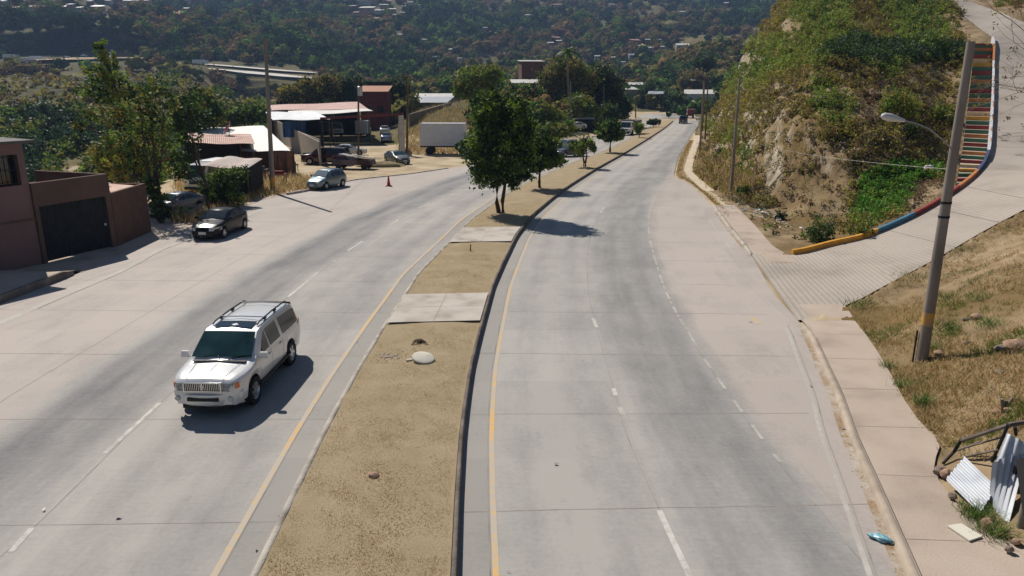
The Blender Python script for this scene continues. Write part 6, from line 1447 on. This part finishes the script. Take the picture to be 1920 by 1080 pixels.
b_ = G(1192, 222); pole('utility_pole', 'pole at the far left of the road bend', b_, P(1191, 185, b_[1]), .18, .12, cat='utility pole', mat=M_wood)
b_ = G(672, 293); tp = P(672, 150, b_[1]); pole('utility_pole', 'dark utility pole carrying a grey transformer can at the yard gateway', b_, tp, .14, .1, cat='utility pole', mat=M_wood)
c = P(675, 171, b_[1] - .4); g = MB(); g.lathe([(.001, -.55), (.28, -.55), (.3, -.5), (.3, .5), (.2, .58), (.001, .58)], 18); tag(g.build('transformer', M_ting, None, smooth=50, loc=tuple(c)), 'grey cylindrical transformer hung on the utility pole by the gateway', 'transformer')
b_ = G(763, 287); tp = P(765, 138, b_[1]); t = pole('utility_pole', 'wooden utility pole with crossarm right of the pale gateway column', b_, tp, .15, .1, cat='utility pole', mat=M_wood); g = MB(); g.box((0, 0, tp[2] - b_[2] - .4), (2, .1, .12)); g.build('crossarm', M_wood, t)
b_ = P(950, 205, 150); b_[2] = gz(b_[0], b_[1]); t = pole('utility_pole', 'pale utility pole with crossarm left of the brown brick house', b_, P(950, 138, 150), .13, .09, cat='utility pole'); g = MB(); g.box((0, 0, P(950, 145, 150)[2] - b_[2]), (1.8, .1, .12)); g.build('crossarm', M_wood, t)
def wire(nm, lab, a, b, sag, r=.01, mat=None):
    a, b = Vector(a), Vector(b); pts = [a.lerp(b, k / 16) - Vector((0, 0, sag * 4 * (k / 16) * (1 - k / 16))) for k in range(17)]; g = MB(); g.tube(pts, r, 4, cap=False); return tag(g.build(nm, mat or M_dkst), lab, 'wire')
M_str = pmat('white_string', [S(214, 210, 204)], rough=.7)
wire('string', 'thin white string stretched across the bank from the near lamp post', P(1790, 318, pb.y), P(1400, 262, 62), .3, .004, M_str)
q = Vector(P(1790, 318, pb.y)).lerp(Vector(P(1400, 262, 62)), .06)
q = Vector(P(1741, 314, 23.3)); g = MB(); 
for k in range(7): g.lathe([(.001, -.05), (.06, -.02), (.07, .02), (.001, .06)], 8, Matrix.Translation((random.uniform(-.09, .09), random.uniform(-.03, .03), random.uniform(-.03, .03))) @ Matrix.Rotation(random.uniform(0, 3), 4, 'X'))
tag(g.build('plastic_bag', M_str, None, smooth=60, loc=tuple(q)), 'scrap of white plastic caught on the white string', 'plastic bag')
wire('power_line', 'dark power line running between the gateway pole and the crossarm pole', P(672, 155, 92), P(765, 143, 95), .3, .015)
wire('power_line', 'dark power line from the left lamp post to the gateway pole', P(497, 80, 59), P(672, 155, 92), .8, .012)
wire('power_line', 'dark power line crossing in front of the pink house and gate', P(-60, 240, 32), P(497, 95, 59), .8, .01)

# ---------------------------------------------------------------- painted kerb wall and stairs
cols = [('painted_yellow', S(214, 156, 62)), ('painted_blue', S(72, 122, 150)), ('painted_red', S(146, 66, 60)), ('painted_orange', S(190, 124, 76)), ('painted_white', S(206, 206, 210)), ('painted_green', S(74, 112, 86)), ('painted_cream', S(214, 190, 150)), ('painted_navy', S(70, 84, 118))]
PM = {n: pmat(n, [tuple(x * .85 for x in c), tuple(min(1, x * 1.1) for x in c)], scale=3, rough=.7) for n, c in cols}
# follow the ramp edge: index in RL by catmull (6 per span)
kt = thing('painted_kerb', 'low kerb wall painted in yellow, blue, red, orange and white lengths up the side street', 'kerb', tuple(RL[6]))
segs = [(6, 19, 'painted_yellow'), (19, 23.5, 'painted_blue'), (23.5, 27, 'painted_red'), (27, 31, 'painted_red'), (31, 36, 'painted_orange'), (36, 42, 'painted_navy'), (42, 48, 'painted_white'), (48, 54, 'painted_white'), (54, 60, 'painted_white'), (60, 64, 'painted_orange'), (64, 66, 'painted_white')]
def rl(s): i = int(min(s, len(RL) - 1.001)); f = s - i; return Vector(RL[i] * (1 - f) + RL[i + 1] * f)
for i, (a, b_, m_) in enumerate(segs):
    K = max(2, int((b_ - a) * 2)); V = []
    for k in range(K + 1):
        s = a + (b_ - a) * k / K; p = rl(s); d_ = (rl(min(s + .5, 90)) - rl(max(s - .5, 0))).normalized(); n_ = Vector((-d_.y, d_.x, 0)).normalized()
        hgt = .26 if s < 40 else .34; wd = .17
        V += [p - n_ * .0 - Vector((0, 0, .3)), p + Vector((0, 0, hgt)), p + n_ * wd + Vector((0, 0, hgt)), p + n_ * wd - Vector((0, 0, .4))]
    g = MB(); F = []
    for k in range(K):
        for j in range(3): F.append((4 * k + j, 4 * k + j + 1, 4 * k + 5 + j, 4 * k + 4 + j))
    F += [(3, 2, 1, 0), (4 * K, 4 * K + 1, 4 * K + 2, 4 * K + 3)]; g.add(V, F)
    o = g.build('kerb_length', PM[m_], kt, org=RL[6]); o['label'] = m_.replace('painted_', '') + ' painted kerb length'
# orange patches on the kerb
g = MB()
for s in np.arange(44, 64, 2.4):
    p, q = rl(s), rl(s + .9); d_ = (q - p).normalized(); n_ = Vector((-d_.y, d_.x, 0)).normalized(); u = Vector((0, 0, .345))
    g.add([p - n_ * .004 - Vector((0, 0, .05)), q - n_ * .004 - Vector((0, 0, .05)), q - n_ * .004 + u, p - n_ * .004 + u, p + n_ * .07 + u, q + n_ * .07 + u], [(0, 1, 2, 3), (3, 2, 5, 4)])
o = g.build('kerb_stripes', PM['painted_orange'], kt, org=RL[6])
jl = MB()
for i_ in range(20, 90, 6):
    q_ = rampV[i_]; ribbon_mb(jl, q_, .03, .016)
struct(jl.build('road_joint', M_joint))
# stairs: bottom and top rows (left,right)
sb = (Vector(P(1792, 366, 45.5)), Vector(P(1838, 333, 47.2))); 
st = thing('painted_stairs', 'long straight stair with risers painted green, red, orange and cream up the bank', 'stairs', tuple(sb[0]))
NS = 36; Ls, Rs_ = STL, STR
def along_(A_, s): f = s * (len(A_) - 1); i = int(min(f, len(A_) - 1.001)); f -= i; return A_[i] * (1 - f) + A_[i + 1] * f
seq = ['painted_green', 'painted_orange', 'painted_green', 'painted_red', 'painted_green', 'painted_yellow', 'painted_cream', 'painted_red', 'painted_green', 'painted_orange', 'painted_green', 'painted_red']
tm = MB(); side = MB()
cc_ = []
for k in range(NS + 1):
    l_, r_ = along_(Ls, k / NS), along_(Rs_, k / NS); z_ = (l_[2] + r_[2]) / 2; cc_.append((Vector((l_[0], l_[1], z_)), Vector((r_[0], r_[1], z_))))
rs_by = {}
for k in range(NS):
    l0, r0 = cc_[k]; l1, r1 = cc_[k + 1]; z0, z1 = l0.z, l1.z
    m_ = seq[k % len(seq)] if k < NS - 6 else ['painted_cream', 'painted_red', 'painted_green', 'painted_orange', 'painted_green', 'painted_red'][k - NS + 6]
    g = MB(); g.add([(l0.x, l0.y, z0 - .02), (r0.x, r0.y, z0 - .02), (r0.x, r0.y, z1 + .0), (l0.x, l0.y, z1)], [(0, 1, 2, 3)]); 
    ins = .42; a_, b_ = l0.lerp(l1, ins), r0.lerp(r1, ins); g.add([(l0.x, l0.y, z1), (r0.x, r0.y, z1), (b_.x, b_.y, z1), (a_.x, a_.y, z1)], [(0, 1, 2, 3)])
    o = g.build('riser', PM[m_], st, org=sb[0])
    tm.add([(a_.x, a_.y, z1), (b_.x, b_.y, z1), (r1.x, r1.y, z1), (l1.x, l1.y, z1)], [(0, 1, 2, 3)])
    side.add([(l0.x, l0.y, z1), (l1.x, l1.y, z1), (l1.x, l1.y, z0 - 1.2), (l0.x, l0.y, z0 - 1.2)], [(0, 1, 2, 3)]); side.add([(r0.x, r0.y, z1), (r1.x, r1.y, z1), (r1.x, r1.y, z0 - 1.2), (r0.x, r0.y, z0 - 1.2)], [(3, 2, 1, 0)])
tm.build('tread', pmat('tread_concrete', [S(150, 140, 128), S(186, 176, 164)], scale=2, rough=.9), st, org=sb[0]); side.build('side', M_kerb, st, org=sb[0])

# ---------------------------------------------------------------- small things
def rock(nm, lab, loc, sz, mat, group=None, cat='rock', sq=.6):
    g = MB(); V = []; nu, nv = 10, 7; seed = random.uniform(0, 99)
    for j in range(nv + 1):
        th = math.pi * j / nv
        for i in range(nu):
            ph = 2 * math.pi * i / nu; d_ = Vector((math.sin(th) * math.cos(ph), math.sin(th) * math.sin(ph), math.cos(th))); r_ = 1 + .38 * noise.noise(d_ * 1.4 + Vector((seed, 0, 0)))
            V.append((d_.x * r_ * sz[0], d_.y * r_ * sz[1], d_.z * r_ * sz[2]))
    g.add(V, [(j * nu + i, (j + 1) * nu + i, (j + 1) * nu + (i + 1) % nu, j * nu + (i + 1) % nu) for j in range(nv) for i in range(nu)])
    return tag(g.build(nm, mat, None, smooth=35, loc=loc), lab, cat, group)
M_rock = pmat('grey_stone', [S(112, 98, 88), S(156, 140, 126)], scale=3, rough=.95, bump=.5)
M_rockp = pmat('pinkish_stone', [S(150, 118, 98), S(190, 160, 138)], scale=3, rough=.95, bump=.5)
q = G(700, 893, .15); rock('rock', 'rounded grey stone lying on the dry median grass', (q[0], q[1], .17), (.12, .1, .08), M_rockp)
# white lid / old basin on the median
q = Vector(G(793, 676, .15)); t = thing('broken_basin', 'tilted round white concrete lid lying on the median', 'concrete lid', (q.x, q.y, .17)); g = MB(); Mx = Matrix.Rotation(R(10), 4, 'Y') @ Matrix.Rotation(R(9), 4, 'X') @ Matrix.Translation((0, 0, .05))
g.lathe([(.001, .07), (.30, .07), (.34, .05), (.34, 0), (.28, -.03), (.001, -.03)], 26, Mx); o = g.build('disc', pmat('lid_white', [S(196, 190, 174), S(214, 208, 194)], scale=3, rough=.8), t, smooth=40); g = MB(); g.box((-.42, -.02, .0), (.2, .12, .06), M=Matrix.Rotation(.4, 3, 'Z')); g.build('fragment', M_walk2, t)
# stump / pit with dead twigs
q = Vector(G(787, 642, .15)); t = thing('dead_stump', 'small burnt stump with splayed twigs on the median', 'stump', (q.x, q.y, .14)); g = MB()
g.lathe([(.1, 0), (.08, .12), (.001, .13)], 9); g.build('stub', M_bark, t); g = MB()
for k in range(9): a = random.uniform(0, 6.28); l_ = random.uniform(.2, .42); g.tube([(0, 0, .08), (math.cos(a) * l_ * .5, math.sin(a) * l_ * .5, .1), (math.cos(a) * l_, math.sin(a) * l_, .03)], [.022, .018, .01], 5)
g.build('twigs', M_bark, t)
q = Vector(G(882, 471, .15)); g = MB(); g.tube([(0, 0, 0), (.02, 0, .38)], .03, 6); tag(g.build('stake', M_bark, None, loc=(q.x, q.y, .13)), 'short dark stake standing in the second grass patch of the median', 'stake')
g = MB()
for _ in range(70):
    x_, y_ = random.gauss(0, .3), random.gauss(0, .22); g.box((x_, y_, .02), (random.uniform(.015, .04), random.uniform(.015, .035), .02), rz=random.uniform(0, 3))
q = Vector(G(728, 668, .15)); tag(struct(g.build('gravel_patch', pmat('pale_gravel', [S(196, 188, 180)], rough=.9), None, loc=(q.x, q.y, .15)), 'stuff'), 'scatter of pale gravel on the median', 'gravel')
# bank stones
GSt = 'stones on the near right bank'
for k, (px, py, s, w_) in enumerate([(1832, 596, .22, 'large pinkish stone highest on the near bank among green tufts'), (1812, 600, .13, 'smaller stone just left of the large pinkish stone'), (1762, 664, .16, 'flat grey-green stone right of the near lamp post foot'), (1813, 644, .12, 'dark stone on the bare soil right of the near lamp post'), (1905, 650, .3, 'big broken stone at the right photo edge above the pole shadow'), (1880, 655, .2, 'rough stone left of the big broken stone'),
                              (1870, 774, .13, 'stone left of the chopped stump'), (1665, 697, .07, 'pebble at the pavement edge left of the lamp post'), (1893, 770, .12, 'stone right of the chopped stump'), (1875, 700, .12, 'grey stone under the pole shadow')]):
    h_ = hitpx(px, py)
    if h_: rock('stone', w_, (h_.x, h_.y, h_.z + s * .15), (s, s * .8, s * .55), M_rockp if k % 2 == 0 else M_rock, GSt, 'stone')
h_ = hitpx(1882, 772)
if h_:
    t = thing('chopped_stump', 'chopped pale stump with three short prongs on the near bank', 'stump', tuple(h_)); g = MB()
    for dx_, dy_, l_ in ((-.1, 0, .32), (.02, .02, .28), (.13, -.02, .36)): g.tube([(0, 0, -.05), (dx_ * .5, dy_, l_ * .5), (dx_, dy_, l_)], [.055, .045, .035], 8)
    g.build('prongs', M_barkl, t, smooth=40)
# corrugated sheets, frame, board, pipes at the lower right
zg = .13
M_zinc = pmat('zinc_sheet', [S(150, 154, 160), S(196, 200, 206), S(214, 214, 214)], scale=1.6, rough=.45, metal=.1, contrast=.6)
def sheet3(nm, lab, a, b, c, d_, n=22, amp=.022, mat=M_zinc):
    a, b, c, d_ = [Vector(q) for q in (a, b, c, d_)]; g = MB(); up = (b - a).cross(d_ - a).normalized(); V = []; K = n * 4
    for k in range(K + 1):
        s = k / K; o = up * amp * math.cos(s * n * math.pi); V += [a.lerp(b, s) + o, (a.lerp(b, s) + d_.lerp(c, s)) / 2 + o, d_.lerp(c, s) + o]
    m = len(V); V2 = [v - up * .006 for v in V]; F = []
    for k in range(K):
        for j in range(2): F.append((3 * k + j, 3 * k + 3 + j, 3 * k + 4 + j, 3 * k + 1 + j))
    g.add(V + V2, F + [tuple(m + i for i in f[::-1]) for f in F]); org = (a + b + c + d_) / 4
    o = g.build(nm, mat, None, smooth=60, org=org, loc=tuple(org)); return tag(o, lab, 'metal sheet')
def Z3(px, py, z): return Vector(G(px, py, z))
# lying sheet
sheet3('zinc_sheet', 'shiny ribbed zinc sheet lying askew at the edge of the pavement', Z3(1774, 898, .3), Z3(1808, 857, .55), Z3(1868, 915, .5), Z3(1838, 962, .22), n=11)
sheet3('zinc_sheet', 'tall weathered zinc sheet propped upright against the dark hut frame', Z3(1862, 868, 1.05), Z3(1926, 836, 1.3), Z3(1886, 994, .12), Z3(1856, 938, .3), n=9, amp=.022)
sheet3('zinc_sheet', 'narrow folded zinc strip standing left of the tall sheet', Z3(1888, 812, 1.5), Z3(1926, 832, 1.4), Z3(1924, 850, 1.2), Z3(1866, 868, 1.02), n=5, amp=.02)
hut = thing('scrap_hut', 'low dark scrap hut with leaning metal frame at the lower right corner', 'hut', tuple(G(1960, 960)))
og = G(1960, 960)
g = MB()
for a, b_ in [((1768, 869, .15), (1788, 848, .35)), ((1788, 848, .35), (1803, 824, .75)), ((1860, 866, .6), (1890, 797, 1.5)), ((1905, 815, 1.25), (1903, 800, 1.5))]: g = MB(); g.tube([Z3(*a), Z3(*b_)], .035, 6); g.build('frame_tube', M_dkst, hut, org=og)
g = MB()
for a, b_ in [((1803, 826, .72), (1890, 797, 1.45)), ((1890, 797, 1.45), (1960, 785, 1.5))]: g.tube([Z3(*a), Z3(*b_)], .05, 6)
for a, b_ in [((1800, 842, .42), (1885, 818, 1.2)), ((1808, 857, .4), (1872, 843, 1.0)), ((1795, 845, .4), (1840, 828, .75))]: g.tube([Z3(*a), Z3(*b_)], .022, 6)
g.build('frame_poles', pmat('grey_pole_wood', [S(104, 94, 88), S(140, 128, 120)], scale=3, rough=.9), hut, org=og)
g = MB(); a_, b_ = Vector(G(1893, 990)), Vector(G(2000, 935)); g.wall(a_ + Vector((.25, .5, 0)), b_ + Vector((.5, .5, 0)), 0, 1.05, .06); g.wall(b_ + Vector((.5, .4, 0)), b_ + Vector((.9, -1.2, 0)), 0, 1.2, .06)
g.slab(Z3(1905, 860, 1.2), Z3(2010, 850, 1.3), Z3(2060, 960, 1.25), Z3(1920, 975, 1.0), .04); g.build('dark_panels', M_dark, hut, org=og)
g = MB(); q = G(1908, 1010); g.tube([(q[0], q[1], 0), (q[0] + .02, q[1], .75)], .075, 12); tag(g.build('pipe', M_barkl, None, smooth=50), 'short pale concrete pipe standing at the lower right corner', 'pipe')
g = MB(); g.slab(Z3(1776, 985, .17), Z3(1802, 981, .17), Z3(1842, 1005, .17), Z3(1818, 1013, .17), .03); tag(g.build('board', pmat('white_board', [S(220, 214, 198)], rough=.7)), 'pale flat board lying on the pavement', 'board')
for k, (px, py, s, w_) in enumerate([(1762, 882, .14, 'two-toned boulder at the pavement edge left of the lying zinc sheet'), (1775, 888, .15, 'reddish boulder touching the lying zinc sheet'), (1786, 930, .09, 'dark stone in front of the lying zinc sheet'), (1853, 982, .14, 'square pinkish block beside the grass tuft under the tall sheet'), (1840, 880, .2, 'brown block behind the lying zinc sheet'), (1815, 872, .18, 'pinkish block at the top of the lying zinc sheet'), (1893, 1030, .08, 'small grey rubble lump by the pipe'), (1905, 1015, .08, 'pale rubble lump below the pipe')]):
    q = G(px, py, .2); rock('rubble_block', w_, (q[0], q[1], .2), (s, s * .8, s * .75), M_rockp if k % 2 else M_rock, 'rubble by the scrap hut', 'rubble')
pts = []; mi = []
for px, py, n_, sp_ in [(1835, 965, 420, .16), (1865, 1000, 420, .15), (1828, 975, 200, .12), (1730, 757, 260, .12), (1665, 690, 120, .14), (1700, 725, 160, .18), (1860, 610, 260, .25), (1780, 560, 240, .3), (1780, 615, 200, .2), (1840, 560, 200, .3), (1610, 575, 160, .3), (1720, 520, 200, .5), (1752, 655, 160, .15)]:
    h_ = hitpx(px, py)
    if h_ is None: continue
    for _ in range(n_): pts.append((h_.x + random.gauss(0, sp_), h_.y + random.gauss(0, sp_), max(h_.z, gz(h_.x, h_.y)))); mi.append(1 if random.random() < .8 else 0)
tag(blades('green_tufts', pts, .26, .018, [straw[0], pmat('tuft_green', [S(92, 128, 50)], rough=.8)], mi, lean=.9), 'green grass tufts on the near bank and round the scrap hut', 'grass')
# crumpled bag by the kerb
q = Vector(G(1652, 1014)); g = MB(); M_bag = pmat('blue_white_plastic', [S(200, 226, 232), S(130, 182, 194), S(48, 84, 98)], scale=9, rough=.3, contrast=.5)
V = []; nu, nv = 18, 11
for jv in range(nv + 1):
    s_ = jv / nv; x_ = (s_ - .5) * .46; rr_ = (.02 + .1 * math.sin(math.pi * min(1, s_ * 1.15)) ** .7) if s_ > .22 else (.03 + .04 * abs(math.sin(s_ * 14)))
    for iu in range(nu):
        a_ = 2 * math.pi * iu / nu; f_ = 1 + .55 * noise.noise(Vector((s_ * 7, math.cos(a_) * 2.2, math.sin(a_) * 2.2)))
        V.append((x_ * .9 + rr_ * .2 * f_, -x_ * .5 + math.cos(a_) * rr_ * f_, .05 + math.sin(a_) * rr_ * .55 * f_))
g.add(V, [(jv * nu + iu, jv * nu + (iu + 1) % nu, (jv + 1) * nu + (iu + 1) % nu, (jv + 1) * nu + iu) for jv in range(nv) for iu in range(nu)])
tag(g.build('plastic_bag', M_bag, None, smooth=20, loc=tuple(q)), 'crumpled pale blue plastic bag in the right gutter', 'plastic bag')
# cone
q = Vector(G(729, 349)); t = thing('traffic_cone', 'faded red traffic cone standing on the left carriageway', 'traffic cone', tuple(q)); g = MB(); g.lathe([(.2, .04), (.17, .06), (.11, .4), (.05, .86), (.03, .88), (.001, .88)], 18); g.build('cone', pmat('cone_red', [S(186, 60, 44)], rough=.6), t, smooth=40); g = MB(); g.box((0, 0, .02), (.5, .5, .045)); g.build('base', M_dkst, t)
g = MB(); a_, b_ = G(645, 390, .01), G(662, 392, .01)
# shards and litter
M_lit = [pmat('litter_white', [S(214, 212, 206)], rough=.7), pmat('litter_grey', [S(150, 146, 140)], rough=.8), pmat('litter_tan', [S(170, 140, 104)], rough=.9), pmat('litter_blue', [S(110, 140, 160)], rough=.7)]
g = MB()
def lit(mb, p, s, mi):
    p = Vector(p); v = [p + Vector((random.uniform(-s, s), random.uniform(-s, s), random.uniform(.005, s * .5))) for _ in range(4)]; mb.add(v, [(0, 1, 2, 3)], mi)
for _ in range(260):
    px, py = random.gauss(1430, 42), 0; py = 385 + (px - 1390) * .42 + random.gauss(0, 9); h_ = hitpx(px, py)
    if h_ is not None and h_.y < 60: lit(g, (h_.x, h_.y, h_.z + .1), random.uniform(.08, .26), random.choice([0, 0, 1, 2, 3, 1]))
tag(struct(g.build('litter', M_lit), 'stuff'), 'scattered litter at the foot of the bank beside the upper pavement', 'litter')
g = MB()
for px, py in [(85, 955), (1316, 531), (1042, 870), (955, 1072), (800, 605), (671, 641), (1408, 604), (1575, 800), (1520, 724), (1365, 434), (1580, 803), (1590, 833), (527, 969), (484, 1031), (605, 928), (225, 970)]: lit(g, G(px, py, .01), .07, 0 if px in (85, 1316, 671) else 1)
for _ in range(140): y_ = random.uniform(9, 25); lit(g, (float(fRR(y_)) - abs(random.gauss(.1, .06)), y_, .008), .03, 2)
tag(struct(g.build('road_litter', M_lit), 'stuff'), 'specks of leaves and litter on the road and in the gutter', 'litter')
g = MB(); ribbon_mb(g, [G(1412, 596), G(1424, 608)], .25, .004); struct(g.build('paint_patch', M_yel))
# white fence like junk near the parked black car and dry branch tree at the upper right
q = Vector(G(372, 412)); t = thing('tangled_junk', 'tangle of pale metal junk behind the black saloon', 'scrap heap', tuple(q)); g = MB()
for _ in range(60):
    a_ = Vector((random.uniform(-1.3, 1.1), random.uniform(-.5, .5), random.uniform(0, .9))); g.tube([a_, a_ + Vector((random.uniform(-.6, .6), random.uniform(-.3, .3), random.uniform(-.4, .4)))], .02, 4)
g.build('tangle', pmat('pale_metal', [S(150, 150, 156)], rough=.5, metal=.3), t)
q = Vector(G(735, 312)); g = MB(); rock('dirt_mound', 'low mound of dirt and weeds beside the dark green saloon', (q.x - 1.2, q.y, .05), (2.6, 1.3, .5), pmat('mound_dirt', [S(120, 104, 74), S(150, 134, 98)], scale=2, rough=1, bump=1), cat='dirt mound')
# overhanging dry tree at the top right
rb = Vector((49, 62, 0)); rb = Vector(P(2060, 120, 60)); rb.z = gz(rb.x, rb.y); t = thing('dry_tree', 'sparse dry tree leaning in over the side street at the right edge', 'tree', tuple(rb)); g = MB(); tips = []
def branch(p, d_, l_, r_, dep):
    q = p + d_ * l_; m_ = (p + q) / 2 + Vector((random.uniform(-.1, .1), random.uniform(-.1, .1), random.uniform(-.1, .1))) * l_; g.tube([p, m_, q], [r_, r_ * .8, r_ * .6], 5)
    if dep == 0: tips.append(q); return
    for k in range(3): dd = (d_ + Vector((random.uniform(-.6, .6), random.uniform(-.6, .6), random.uniform(-.5, .45)))).normalized(); branch(q if k else m_, dd, l_ * random.uniform(.6, .8), r_ * .55, dep - 1)
for tx, ty, tY in [(1905, 30, 55), (1900, 70, 54), (1935, 150, 54), (1960, 10, 56)]:
    tg = Vector(P(tx, ty, tY)) - rb; branch(Vector((0, 0, 0)), tg.normalized(), tg.length * .5, .07, 3)
g.build('trunk', M_barkl, t)
V, F, mi = leaves([np.array(q) for q in tips], [np.array((.28,) * 3)] * len(tips), [[0, 1]] * len(tips), [9] * len(tips), .16, 3)
mesh_obj('crown', raw_mesh('crown', V, F, [LM['olive'], LM['brn']], mi), t)

# ---------------------------------------------------------------- air
hz = bpy.data.materials.new('haze'); hz.use_nodes = True; t = hz.node_tree
t.nodes.remove(t.nodes['Principled BSDF']); pv = node(t, 'ShaderNodeVolumePrincipled'); pv.inputs['Color'].default_value = (.42, .62, 1.0, 1); pv.inputs['Density'].default_value = HAZE; pv.inputs['Anisotropy'].default_value = .2
t.links.new(pv.outputs[0], t.nodes['Material Output'].inputs['Volume'])
g = MB(); lo_z, hi_z = float(Zt.min()) - 3, float(Zt.max()) + 12
g.box((0, 1050, (lo_z + hi_z) / 2), (4.2 * 2250, 2600, hi_z - lo_z)); o = struct(g.build('haze', hz), 'stuff')
tag(o, 'thin blue dry-season haze over the valley', 'haze')
